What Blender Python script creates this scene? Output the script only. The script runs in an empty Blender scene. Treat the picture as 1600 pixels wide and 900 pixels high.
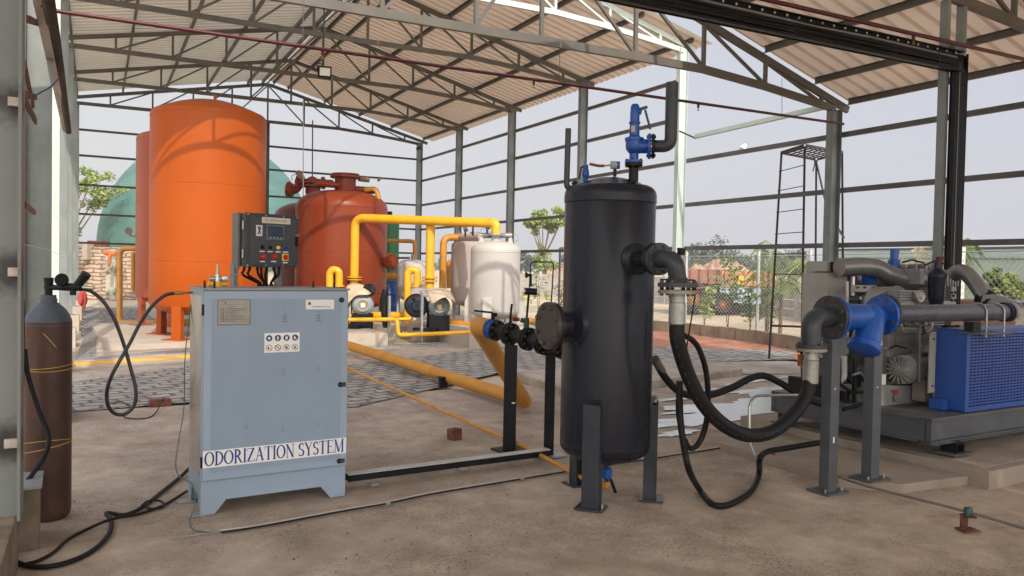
import bpy, bmesh, math, random
from mathutils import Vector, Matrix
from math import radians, sin, cos, pi, sqrt, atan2, hypot
random.seed(7)
C = bpy.context.scene.collection
scn = bpy.context.scene

# ------------------------------------------------------------ camera, sky, sun
F = 1253.0; TH = radians(27.5); PT = radians(1.436); RO = radians(1.1); EYE = 1.6
fw = Vector((sin(TH)*cos(PT), cos(TH)*cos(PT), -sin(PT)))
rt0 = Vector((cos(TH), -sin(TH), 0)); up0 = rt0.cross(fw)
rt = rt0*cos(RO) + up0*sin(RO); up = up0*cos(RO) - rt0*sin(RO)
cd = bpy.data.cameras.new('camera'); cam = bpy.data.objects.new('camera', cd); C.objects.link(cam)
cd.sensor_width = 36; cd.lens = 36*F/1600; cd.clip_start = 0.05; cd.clip_end = 3000
m = Matrix((rt, up, -fw)).transposed().to_4x4(); m.translation = Vector((0, 0, EYE)); cam.matrix_world = m
scn.camera = cam
SUN_EL = radians(37.5); SUN_AZ = radians(187)     # where the sun stands, clockwise from +Y
w = bpy.data.worlds.new("World"); scn.world = w; w.use_nodes = True
nt = w.node_tree; bg = nt.nodes['Background']
sky = nt.nodes.new('ShaderNodeTexSky'); sky.sky_type = 'NISHITA'; sky.sun_disc = False
sky.sun_elevation = SUN_EL; sky.sun_rotation = SUN_AZ; sky.dust_density = 6; sky.air_density = 1.5; sky.ozone_density = 1.5
mx = nt.nodes.new('ShaderNodeMix'); mx.data_type = 'RGBA'; mx.inputs[0].default_value = 0.86
mx.inputs[7].default_value = (4.0, 4.05, 4.6, 1)
nt.links.new(sky.outputs[0], mx.inputs[6])
hc0 = nt.nodes.new('ShaderNodeTexCoord'); hd = nt.nodes.new('ShaderNodeVectorMath'); hd.operation = 'DOT_PRODUCT'; hd.inputs[1].default_value = (.55, 0, 1.1); nt.links.new(hc0.outputs['Generated'], hd.inputs[0])
hr = nt.nodes.new('ShaderNodeMapRange'); hr.inputs[1].default_value = -.05; hr.inputs[2].default_value = .85; nt.links.new(hd.outputs['Value'], hr.inputs[0])
hx = nt.nodes.new('ShaderNodeMix'); hx.data_type = 'RGBA'; nt.links.new(hr.outputs[0], hx.inputs[0]); hx.inputs[6].default_value = (5.2, 5.15, 5.1, 1); hx.inputs[7].default_value = (3.95, 4.02, 4.65, 1); nt.links.new(hx.outputs[2], mx.inputs[7])
# thick haze scatters sunlight forward, so the sky brightens towards the sun
stc = nt.nodes.new('ShaderNodeTexCoord'); dt = nt.nodes.new('ShaderNodeVectorMath'); dt.operation = 'DOT_PRODUCT'
dt.inputs[1].default_value = (sin(SUN_AZ)*cos(SUN_EL), cos(SUN_AZ)*cos(SUN_EL), sin(SUN_EL)); nt.links.new(stc.outputs['Generated'], dt.inputs[0])
mr = nt.nodes.new('ShaderNodeMapRange'); mr.inputs[1].default_value = 0.0; mr.inputs[2].default_value = 1.0; mr.inputs[3].default_value = 1.0; mr.inputs[4].default_value = 3.3; mr.interpolation_type = 'SMOOTHSTEP'
nt.links.new(dt.outputs['Value'], mr.inputs[0]); gl = nt.nodes.new('ShaderNodeVectorMath'); gl.operation = 'SCALE'
nt.links.new(mx.outputs[2], gl.inputs[0]); nt.links.new(mr.outputs[0], gl.inputs['Scale']); nt.links.new(gl.outputs[0], bg.inputs[0]); bg.inputs[1].default_value = 0.13
sl = bpy.data.lights.new('sun', 'SUN'); sl.energy = 2.7; sl.angle = radians(0.6); sl.color = (1.0, 0.93, 0.82)
so = bpy.data.objects.new('sun', sl); C.objects.link(so); so.location = (0, -20, 30)
sd = Vector((sin(SUN_AZ)*cos(SUN_EL), cos(SUN_AZ)*cos(SUN_EL), sin(SUN_EL)))
so.rotation_euler = sd.to_track_quat('Z', 'Y').to_euler()
scn.view_settings.view_transform = 'Standard'; scn.view_settings.look = 'None'
scn.view_settings.exposure = 0.32; scn.view_settings.gamma = 1
scn.cycles.max_bounces = 8; scn.cycles.diffuse_bounces = 5

# ------------------------------------------------------------ measuring helpers
def ray(x, y): return fw + rt*((x-800)/F) + up*((450-y)/F)
O = Vector((0, 0, EYE))
def P(x, y, d): return O + ray(x, y)*d                     # a point at a given distance along the view
def G(x, y, z=0.0): v = ray(x, y); return O + v*((z-EYE)/v.z)  # a point on the ground
def AY(x, y, Y): v = ray(x, y); return O + v*(Y/v.y)
def AX(x, y, X): v = ray(x, y); return O + v*(X/v.x)

# ------------------------------------------------------------ materials
M = {}
def mat(name, col, rough=0.6, metal=0.0, var=0.12, scale=3.0, bump=0.0, bscale=40.0, col2=None, dirt=None, dscale=1.2, dlo=.52, dhi=.68, spec=0.5, coat=0.0, stretch=None, rvar=0.0):
    if name in M: return M[name]
    mt = bpy.data.materials.new(name); mt.use_nodes = True; n = mt.node_tree; N = n.nodes; L = n.links
    b = N['Principled BSDF']; b.inputs['Roughness'].default_value = rough; b.inputs['Metallic'].default_value = metal
    b.inputs['Specular IOR Level'].default_value = spec; b.inputs['Coat Weight'].default_value = coat
    tc = N.new('ShaderNodeTexCoord'); src = tc.outputs['Object']
    if stretch:
        mp = N.new('ShaderNodeMapping'); mp.inputs['Scale'].default_value = stretch; L.new(src, mp.inputs[0]); src = mp.outputs[0]
    c2 = col2 or tuple(max(0, c*(1-2.2*var)) for c in col)
    ns = N.new('ShaderNodeTexNoise'); ns.inputs['Scale'].default_value = scale; ns.inputs['Detail'].default_value = 6; ns.inputs['Roughness'].default_value = .6
    L.new(src, ns.inputs['Vector'])
    rp = N.new('ShaderNodeValToRGB'); rp.color_ramp.elements[0].position = .35; rp.color_ramp.elements[1].position = .65
    rp.color_ramp.elements[0].color = (*c2, 1); rp.color_ramp.elements[1].color = (*col, 1); L.new(ns.outputs[0], rp.inputs[0])
    out = rp.outputs[0]
    if dirt:
        n2 = N.new('ShaderNodeTexNoise'); n2.inputs['Scale'].default_value = dscale; n2.inputs['Detail'].default_value = 8; n2.inputs['Roughness'].default_value = .65
        L.new(src, n2.inputs['Vector'])
        r2 = N.new('ShaderNodeMapRange'); r2.inputs[1].default_value = dlo; r2.inputs[2].default_value = dhi; L.new(n2.outputs[0], r2.inputs[0])
        mm = N.new('ShaderNodeMix'); mm.data_type = 'RGBA'; L.new(r2.outputs[0], mm.inputs[0]); L.new(out, mm.inputs[6]); mm.inputs[7].default_value = (*dirt, 1); out = mm.outputs[2]
    L.new(out, b.inputs['Base Color'])
    if rvar:
        r3 = N.new('ShaderNodeMapRange'); r3.inputs[3].default_value = rough-rvar; r3.inputs[4].default_value = rough+rvar; L.new(ns.outputs[0], r3.inputs[0]); L.new(r3.outputs[0], b.inputs['Roughness'])
    if bump:
        n3 = N.new('ShaderNodeTexNoise'); n3.inputs['Scale'].default_value = bscale; n3.inputs['Detail'].default_value = 5; L.new(src, n3.inputs['Vector'])
        bp = N.new('ShaderNodeBump'); bp.inputs['Strength'].default_value = bump; bp.inputs['Distance'].default_value = .01; L.new(n3.outputs[0], bp.inputs['Height']); L.new(bp.outputs[0], b.inputs['Normal'])
    M[name] = mt; return mt

STEEL = mat('painted steel', (.215, .24, .23), .5, var=.12, scale=2.5, dirt=(.20, .17, .13), dscale=3, dlo=.6, dhi=.8, bump=.05)
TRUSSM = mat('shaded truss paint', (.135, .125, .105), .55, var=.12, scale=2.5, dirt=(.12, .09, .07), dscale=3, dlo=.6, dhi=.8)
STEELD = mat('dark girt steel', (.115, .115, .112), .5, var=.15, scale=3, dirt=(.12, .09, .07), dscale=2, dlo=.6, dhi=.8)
PALE = mat('pale sunlit steel paint', (.50, .58, .53), .5, var=.06, scale=2)  # lighter copy of the steel paint, with sunlight put into its colour
RUST = mat('rust', (.17, .055, .03), .9, var=.35, scale=8, bump=.3)
SHEET = mat('galvanised sheet', (.70, .585, .465), .45, metal=0.0, var=.10, scale=.35, dirt=(.62, .50, .39), dscale=.6, dlo=.45, dhi=.75)  # beige base carries warm light bounced off the ground, besides dust
SHEETL = mat('weathered grey sheet', (.62, .60, .53), .5, var=.08, scale=.35, dirt=(.52, .48, .40), dscale=.6, dlo=.45, dhi=.75)
REDP = mat('red pipe paint', (.085, .008, .010), .45, var=.1)
BLACK = mat('black rubber', (.012, .012, .013), .5, spec=.2, var=.2, scale=6, rvar=.1)
BLACKP = mat('black paint', (.014, .015, .017), .38, spec=.18, var=.15, scale=5, rvar=.08)
CHAR = mat('charcoal vessel paint', (.0175, .0185, .026), .27, var=.08, scale=5, rvar=.05, spec=.20, dirt=(.035,.034,.036), dscale=3, dlo=.6, dhi=.8, bump=.06, bscale=22, stretch=(1, 1, .25))
LEGP = mat('slate leg paint', (.036, .040, .050), .4, var=.15, scale=6, rvar=.1, spec=.25, dirt=(.10,.08,.065), dscale=5, dlo=.62, dhi=.8)
PIPEG = mat('dark grey pipe paint', (.040, .045, .052), .36, spec=.35, var=.1, scale=5, rvar=.08, dirt=(.10, .08, .06), dscale=5, dlo=.62, dhi=.8)
BOLT = mat('rusty bolt', (.13, .085, .055), .7, var=.3, scale=30)
BLUE = mat('blue valve paint', (.008, .085, .40), .35, var=.15, scale=8, dirt=(.15, .18, .25), dscale=9, dlo=.66, dhi=.72)
BLUEG = mat('blue guard paint', (.014, .070, .31), .42, var=.08, scale=3)
YEL = mat('yellow pipe paint', (.80, .42, .02), .4, var=.06, scale=4, dirt=(.45, .22, .03), dscale=3, dlo=.6, dhi=.85)
OCH = mat('ochre pipe paint', (.58, .26, .03), .42, var=.1, scale=4, dirt=(.36, .18, .06), dscale=3, dlo=.55, dhi=.8)
ORA = mat('orange tank paint', (.40, .075, .004), .40, spec=.22, var=.05, scale=1.5, rvar=.04, bump=.03, bscale=6, dirt=(.36, .065, .006), dscale=.8, dlo=.5, dhi=.8, stretch=(1, 1, .4))
OXI = mat('red oxide tank paint', (.24, .042, .014), .38, spec=.3, var=.08, scale=1.5, dirt=(.20, .036, .014), dscale=.9, dlo=.5, dhi=.8, stretch=(1, 1, .3))
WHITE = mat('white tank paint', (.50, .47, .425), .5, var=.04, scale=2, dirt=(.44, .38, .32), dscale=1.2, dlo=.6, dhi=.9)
GRN = mat('green tank paint', (.02, .17, .05), .4, var=.1)
GALV = mat('galvanised steel', (.42, .43, .43), .42, metal=.5, var=.15, scale=12)
STAIN = mat('stainless steel', (.50, .50, .48), .3, metal=.9, var=.12, scale=6, rvar=.1)
ALU = mat('grey machine casting', (.27, .27, .262), .45, metal=.2, var=.15, scale=7, bump=.15, bscale=60, rvar=.1)
ALUD = mat('dark machine casting', (.12, .12, .118), .5, metal=.2, var=.2, scale=8, bump=.15, bscale=60)
ENC = mat('grey machine housing', (.34, .33, .31), .5, var=.07, scale=3)
SKID = mat('skid grey paint', (.078, .085, .096), .45, var=.12, scale=4, dirt=(.13, .10, .08), dscale=3, dlo=.58, dhi=.75)
CAB = mat('cabinet light blue grey', (.275, .35, .44), .42, bump=.10, bscale=2.2, var=.05, scale=1.8, rvar=.05, dirt=(.25, .325, .43), dscale=2, dlo=.5, dhi=.7)
CABD = mat('cabinet door film', (.235, .305, .395), .40, bump=.14, bscale=2.2, var=.06, scale=1.5, stretch=(1, 1, .5), rvar=.06)
PANELM = mat('panel charcoal', (.045, .048, .055), .42, var=.06)
PLATEW = mat('white plate', (.74, .74, .72), .5, var=.03)
PLATEM = mat('brushed nameplate', (.30, .28, .25), .4, metal=.5, var=.08, scale=20)
INK = mat('black ink', (.03, .03, .035), .6, var=0)
NAVY = mat('blue lettering', (.012, .035, .23), .5, var=0)
REDI = mat('red ink', (.35, .04, .03), .5, var=0)
REDB = mat('red button', (.45, .02, .02), .35, var=0)
YELB = mat('yellow button', (.75, .55, .05), .35, var=0)
BRICK = mat('brick', (.22, .075, .045), .9, var=.25, scale=14, bump=.5)
CYLB = mat('brown gas cylinder paint', (.075, .029, .018), .5, var=.22, scale=5, dirt=(.10, .06, .04), dscale=12, dlo=.62, dhi=.72, bump=.12, bscale=30, rvar=.1)
CYLG = mat('grey blue cylinder shoulder', (.075, .092, .118), .5, var=.12, scale=8)
BRASS = mat('brass', (.45, .28, .08), .35, metal=.8, var=.1)
CONC = mat('concrete', (.33, .27, .215), .9, var=.14, scale=2, bump=.6, bscale=45, dirt=(.28, .22, .17), dscale=1.5)
CONCB = mat('brown concrete block', (.27, .20, .135), .9, var=.25, scale=4, bump=.8, bscale=30, dirt=(.13, .10, .08), dscale=3, dlo=.5, dhi=.7)
CONCW = mat('pale concrete pad', (.48, .41, .33), .9, var=.1, scale=2, bump=.4, bscale=40, dirt=(.42, .34, .27), dscale=2)
TARP = mat('cream cover cloth', (.62, .50, .36), .9, var=.1, scale=6, bump=.4, bscale=8)
MOTOR = mat('grey motor paint', (.30, .35, .36), .45, var=.06)
MIRR = mat('polished side plate', (.50, .50, .49), .22, metal=.85, var=.12, scale=4, rvar=.1)

# ------------------------------------------------------------ mesh builder
class MB:
    def __init__(s): s.v = []; s.f = []; s.mi = []; s.m = 0
    def add(s, vs, fs):
        o = len(s.v); s.v += [Vector(v) for v in vs]; s.f += [tuple(i+o for i in f) for f in fs]; s.mi += [s.m]*len(fs); return s
    def hexa(s, p): return s.add(p, [(0,3,2,1),(4,5,6,7),(0,1,5,4),(1,2,6,5),(2,3,7,6),(3,0,4,7)])
    def box(s, x0, x1, y0, y1, z0, z1):
        return s.hexa([(x0,y0,z0),(x1,y0,z0),(x1,y1,z0),(x0,y1,z0),(x0,y0,z1),(x1,y0,z1),(x1,y1,z1),(x0,y1,z1)])
    def obox(s, c, sz, rz=0.0, R=None):
        R = R or Matrix.Rotation(rz, 3, 'Z'); c = Vector(c); h = Vector(sz)/2
        return s.hexa([c + R@Vector((a*h.x, b*h.y, d*h.z)) for a,b,d in ((-1,-1,-1),(1,-1,-1),(1,1,-1),(-1,1,-1),(-1,-1,1),(1,-1,1),(1,1,1),(-1,1,1))])
    def bar(s, p0, p1, wd, h, upv=(0,0,1)):      # rectangular bar, wd sideways, h along upv
        p0 = Vector(p0); p1 = Vector(p1); a = (p1-p0).normalized(); u = Vector(upv); u = (u - a*u.dot(a))
        if u.length < 1e-4: u = Vector((1,0,0)) - a*a.x
        u.normalize(); sd = a.cross(u); q = []
        for p in (p0, p1):
            for i, j in ((-1,-1),(1,-1),(1,1),(-1,1)): q.append(p + sd*(i*wd/2) + u*(j*h/2))
        return s.hexa(q)
    def ibeam(s, p0, p1, wd, h, t=.009, upv=(0,0,1)):
        p0 = Vector(p0); p1 = Vector(p1); a = (p1-p0).normalized(); u = Vector(upv); u = (u-a*u.dot(a)).normalized()
        s.bar(p0+u*(h/2-t/2), p1+u*(h/2-t/2), wd, t, u); s.bar(p0-u*(h/2-t/2), p1-u*(h/2-t/2), wd, t, u); s.bar(p0, p1, t, h-2*t, u); return s
    def chan(s, p0, p1, wd, h, t=.008, upv=(0,0,1), side=1):
        p0 = Vector(p0); p1 = Vector(p1); a = (p1-p0).normalized(); u = Vector(upv); u = (u-a*u.dot(a)).normalized(); sd = a.cross(u)*side
        s.bar(p0+u*(h/2-t/2), p1+u*(h/2-t/2), wd, t, u); s.bar(p0-u*(h/2-t/2), p1-u*(h/2-t/2), wd, t, u)
        s.bar(p0-sd*(wd/2-t/2), p1-sd*(wd/2-t/2), t, h-2*t, u); return s
    def ang(s, p0, p1, w_, t=.006, upv=(0,0,1), side=1):
        p0 = Vector(p0); p1 = Vector(p1); a = (p1-p0).normalized(); u = Vector(upv); u = (u-a*u.dot(a)).normalized(); sd = a.cross(u)*side
        s.bar(p0, p1, w_, t, u); s.bar(p0+u*(w_/2+t/2)+sd*(w_/2-t/2), p1+u*(w_/2+t/2)+sd*(w_/2-t/2), t, w_, u); return s
    def cyl(s, p0, p1, r, r1=None, n=20, caps=True):
        return s.sweep([Vector(p0), Vector(p1)], [r, r if r1 is None else r1], n, caps)
    def sweep(s, path, rr, n=14, caps=True):
        path = [Vector(p) for p in path]; k = len(path)
        if not hasattr(rr, '__len__'): rr = [rr]*k
        o = len(s.v); t0 = (path[1]-path[0]).normalized()
        u = Vector((0,0,1)) if abs(t0.z) < .9 else Vector((1,0,0)); u = (u-t0*u.dot(t0)).normalized(); pt = t0; vs = []; fs = []
        for i in range(k):
            t = ((path[min(i+1,k-1)]-path[i]).normalized() + (path[i]-path[max(i-1,0)]).normalized())
            t = t.normalized() if t.length > 1e-6 else pt
            q = pt.rotation_difference(t); u = q@u; u = (u-t*u.dot(t)).normalized(); b = t.cross(u); pt = t
            for j in range(n): a = 2*pi*j/n; vs.append(path[i] + (u*cos(a)+b*sin(a))*rr[i])
        for i in range(k-1):
            for j in range(n): fs.append((i*n+j, i*n+(j+1)%n, (i+1)*n+(j+1)%n, (i+1)*n+j))
        if caps: fs.append(tuple(range(n-1,-1,-1))); fs.append(tuple((k-1)*n+j for j in range(n)))
        return s.add(vs, fs)
    def lathe(s, o, ax, prof, n=32):            # prof: (radius, distance along axis); closed at radius 0
        o = Vector(o); ax = Vector(ax).normalized(); u = Vector((0,0,1)) if abs(ax.z) < .9 else Vector((1,0,0))
        u = (u-ax*u.dot(ax)).normalized(); b = ax.cross(u); vs = []; fs = []; rows = []
        for r, t in prof:
            if r < 1e-5: rows.append([len(vs)]); vs.append(o+ax*t)
            else:
                rows.append([len(vs)+j for j in range(n)])
                for j in range(n): a = 2*pi*j/n; vs.append(o+ax*t+(u*cos(a)+b*sin(a))*r)
        for A, B in zip(rows, rows[1:]):
            for j in range(n):
                j2 = (j+1)%n
                if len(A) == 1 and len(B) == 1: continue
                if len(A) == 1: fs.append((A[0], B[j2], B[j]))
                elif len(B) == 1: fs.append((A[j], A[j2], B[0]))
                else: fs.append((A[j], A[j2], B[j2], B[j]))
        return s.add(vs, fs)
    def prism(s, pts, off):
        pts = [Vector(p) for p in pts]; off = Vector(off); n = len(pts)
        return s.add(pts+[p+off for p in pts], [tuple(range(n-1,-1,-1)), tuple(range(n,2*n))]+[(i,(i+1)%n,n+(i+1)%n,n+i) for i in range(n)])
    def quad(s, a, b, c, d): return s.add([a,b,c,d], [(0,1,2,3)])
    def flange(s, c, ax, R, t=.022, bolts=8, rb=None, bm=1, br=.011, face=1):
        c = Vector(c); ax = Vector(ax).normalized(); s.cyl(c-ax*t/2, c+ax*t/2, R, n=32)
        u = Vector((0,0,1)) if abs(ax.z) < .9 else Vector((1,0,0)); u = (u-ax*u.dot(ax)).normalized(); b = ax.cross(u); rb = rb or R*.8
        k = s.m; s.m = bm
        for j in range(bolts):
            a = 2*pi*(j+.5)/bolts; q = c+(u*cos(a)+b*sin(a))*rb; s.cyl(q-ax*(t/2+br*1.1), q+ax*(t/2+br*1.1), br, n=6)
        s.m = k; return s
    def build(s, name, mt, parent=None, smooth=True, bevel=0, loc=None, ang_=40):
        me = bpy.data.meshes.new(name); base = Vector((0,0,0))
        if parent is not None: base = world_loc(parent)
        elif loc is not None: base = Vector(loc)
        me.from_pydata([v-base for v in s.v], [], s.f)
        mts = mt if isinstance(mt, (list, tuple)) else [mt]
        for q in mts: me.materials.append(q)
        mi = [min(i, len(mts)-1) for i in s.mi]; me.polygons.foreach_set('material_index', mi)
        bm = bmesh.new(); bm.from_mesh(me); bmesh.ops.recalc_face_normals(bm, faces=bm.faces)
        if bevel: bmesh.ops.bevel(bm, geom=[e for e in bm.edges if e.is_manifold and e.calc_face_angle(0) > .6], offset=bevel, segments=2, affect='EDGES', profile=.7)
        bm.to_mesh(me); bm.free()
        if smooth: me.shade_smooth(); me.set_sharp_from_angle(angle=radians(ang_))
        o = bpy.data.objects.new(name, me); C.objects.link(o)
        if parent is not None: o.parent = parent
        else: o.location = base
        return o
def world_loc(o):
    v = Vector(o.location)
    while o.parent: o = o.parent; v += Vector(o.location)
    return v
def thing(name, label, cat, loc=(0,0,0), group=None):
    o = bpy.data.objects.new(name, None); C.objects.link(o); o.location = loc; o.empty_display_size = .1
    return tag(o, label, cat, group)
def tag(o, label=None, cat=None, group=None, kind=None):
    if label: o['label'] = label
    if cat: o['category'] = cat
    if group: o['group'] = group
    if kind: o['kind'] = kind
    return o
def fil(pts, r, n=7):                        # round the corners of a path
    pts = [Vector(p) for p in pts]; out = [pts[0]]
    for i in range(1, len(pts)-1):
        a, b, c = pts[i-1], pts[i], pts[i+1]; d0 = (a-b); d1 = (c-b); ang = d0.angle(d1)
        if ang > 3.1: out.append(b); continue
        t = min(r/math.tan(ang/2), d0.length*.49, d1.length*.49); A = b+d0.normalized()*t; B = b+d1.normalized()*t
        for k in range(n+1):
            q = k/n; out.append(A*(1-q)**2 + b*2*q*(1-q) + B*q*q)
    out.append(pts[-1]); return out
def spl(pts, n=8):                           # smooth curve through points
    pts = [Vector(p) for p in pts]; e = [2*pts[0]-pts[1]]+pts+[2*pts[-1]-pts[-2]]; out = []
    for i in range(1, len(e)-2):
        for k in range(n):
            t = k/n; a, b, c, d = e[i-1:i+3]
            out.append(.5*((2*b)+(c-a)*t+(2*a-5*b+4*c-d)*t*t+(3*b-a-3*c+d)*t**3))
    out.append(pts[-1]); return out
def text_part(name, body, size, org, ux, uy, mt, parent, depth=.0006, align='CENTER', sx=1.0):
    cu = bpy.data.curves.new(name, 'FONT'); cu.body = body; cu.size = size; cu.align_x = align; cu.align_y = 'CENTER'; cu.extrude = depth/2; cu.resolution_u = 3
    t = bpy.data.objects.new('tmp', cu); C.objects.link(t); dg = bpy.context.evaluated_depsgraph_get()
    me = bpy.data.meshes.new_from_object(t.evaluated_get(dg)); bpy.data.objects.remove(t); me.materials.clear(); me.materials.append(mt); me.name = name
    ux = Vector(ux).normalized(); uy = Vector(uy).normalized(); uz = ux.cross(uy)
    o = bpy.data.objects.new(name, me); C.objects.link(o); o.parent = parent
    B = Vector(org)-world_loc(parent)
    for v in me.vertices: v.co = B + ux*v.co.x*sx + uy*v.co.y + uz*v.co.z
    return o
# ------------------------------------------------------------ ground
def nodes_ground(name, c1, c2, c3, grit=True, scale=1.0, rough=.92, wet=None):
    mt = bpy.data.materials.new(name); mt.use_nodes = True; n = mt.node_tree; N = n.nodes; L = n.links; b = N['Principled BSDF']
    tc = N.new('ShaderNodeTexCoord')
    def noise(sc, det=8, ro=.6, dist=0):
        q = N.new('ShaderNodeTexNoise'); q.inputs['Scale'].default_value = sc*scale; q.inputs['Detail'].default_value = det; q.inputs['Roughness'].default_value = ro; q.inputs['Distortion'].default_value = dist
        L.new(tc.outputs['Object'], q.inputs['Vector']); return q.outputs[0]
    def ramp(src, a, bb, lo=.35, hi=.65):
        r = N.new('ShaderNodeValToRGB'); r.color_ramp.elements[0].position = lo; r.color_ramp.elements[1].position = hi; r.color_ramp.elements[0].color = (*a, 1); r.color_ramp.elements[1].color = (*bb, 1); L.new(src, r.inputs[0]); return r.outputs[0]
    def mul(a, bb, f=1.0):
        q = N.new('ShaderNodeMix'); q.data_type = 'RGBA'; q.blend_type = 'MULTIPLY'; q.inputs[0].default_value = f; L.new(a, q.inputs[6]); L.new(bb, q.inputs[7]); return q.outputs[2]
    base = ramp(noise(.45, 10, .68, .6), tuple(c*.86 for c in c2), c1, .38, .60)
    q = N.new('ShaderNodeMix'); q.data_type = 'RGBA'
    mr = N.new('ShaderNodeMapRange'); mr.inputs[1].default_value = .5; mr.inputs[2].default_value = .72; L.new(noise(.9, 6, .7, 1.2), mr.inputs[0]); L.new(mr.outputs[0], q.inputs[0]); L.new(base, q.inputs[6]); q.inputs[7].default_value = (*c3, 1)
    col = q.outputs[2]
    col = mul(col, ramp(noise(3.2, 8, .7), (.72, .69, .66), (1.14, 1.14, 1.14)), .9)
    if grit:
        fine = ramp(noise(75, 3, .7), (.42, .40, .38), (1, 1, 1), .36, .47)
        mk = N.new('ShaderNodeMapRange'); mk.inputs[1].default_value = .42; mk.inputs[2].default_value = .56; L.new(noise(1.1, 4, .6), mk.inputs[0])
        q2 = N.new('ShaderNodeMix'); q2.data_type = 'RGBA'; q2.blend_type = 'MULTIPLY'; L.new(mk.outputs[0], q2.inputs[0]); L.new(col, q2.inputs[6]); L.new(fine, q2.inputs[7]); col = q2.outputs[2]
        fl = ramp(noise(13, 10, .75, 1.5), (.50, .46, .43), (1, 1, 1), .30, .40)
        mk3 = N.new('ShaderNodeMapRange'); mk3.inputs[1].default_value = .50; mk3.inputs[2].default_value = .60; L.new(noise(.8, 5, .6, .5), mk3.inputs[0])
        q3 = N.new('ShaderNodeMix'); q3.data_type = 'RGBA'; q3.blend_type = 'MULTIPLY'; L.new(mk3.outputs[0], q3.inputs[0]); L.new(col, q3.inputs[6]); L.new(fl, q3.inputs[7]); col = q3.outputs[2]
        pal = ramp(noise(120, 2, .8), (1, 1, 1), (1.25, 1.22, 1.18), .55, .66); col = mul(col, pal, .6)
        # hairline cracks and brushed grit lines
        vt = N.new('ShaderNodeTexVoronoi'); vt.feature = 'DISTANCE_TO_EDGE'; vt.inputs['Scale'].default_value = .28
        ad = N.new('ShaderNodeVectorMath'); ad.operation = 'ADD'; nn = N.new('ShaderNodeTexNoise'); nn.inputs['Scale'].default_value = 2.5; nn.inputs['Detail'].default_value = 6
        L.new(tc.outputs['Object'], nn.inputs['Vector']); sc_ = N.new('ShaderNodeVectorMath'); sc_.operation = 'SCALE'; sc_.inputs['Scale'].default_value = 1.1; L.new(nn.outputs['Color'], sc_.inputs[0])
        L.new(tc.outputs['Object'], ad.inputs[0]); L.new(sc_.outputs[0], ad.inputs[1]); L.new(ad.outputs[0], vt.inputs['Vector'])
        ck = ramp(vt.outputs['Distance'], (.62, .58, .55), (1, 1, 1), .0, .0035); col = mul(col, ck, .5)
    L.new(col, b.inputs['Base Color']); b.inputs['Roughness'].default_value = rough
    bp = N.new('ShaderNodeBump'); bp.inputs['Strength'].default_value = .35; bp.inputs['Distance'].default_value = .02; L.new(noise(28, 8, .7), bp.inputs['Height']); L.new(bp.outputs[0], b.inputs['Normal'])
    return mt
FLOOR = nodes_ground('dusty concrete floor', (.46, .375, .295), (.37, .295, .23), (.33, .25, .185))
FIELD = nodes_ground('dry field', (.56, .45, .32), (.48, .38, .26), (.22, .25, .10), grit=False, scale=.12)
SLAB = nodes_ground('pale slab', (.42, .365, .30), (.36, .30, .245), (.46, .40, .335), scale=1.4)

def sheet(name, pts, z, mt, th=None, kind='structure'):
    b = MB(); pts = [Vector((p[0], p[1], z)) for p in pts]
    if th: b.prism([Vector((p.x, p.y, z-th)) for p in pts], (0, 0, th))
    else: b.add(pts, [tuple(range(len(pts)))])
    o = b.build(name, mt, smooth=False); tag(o, kind=kind); return o
sheet('ground', [(-900,-300),(1500,-300),(1500,1600),(-900,1600)], -.03, FIELD)
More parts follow.
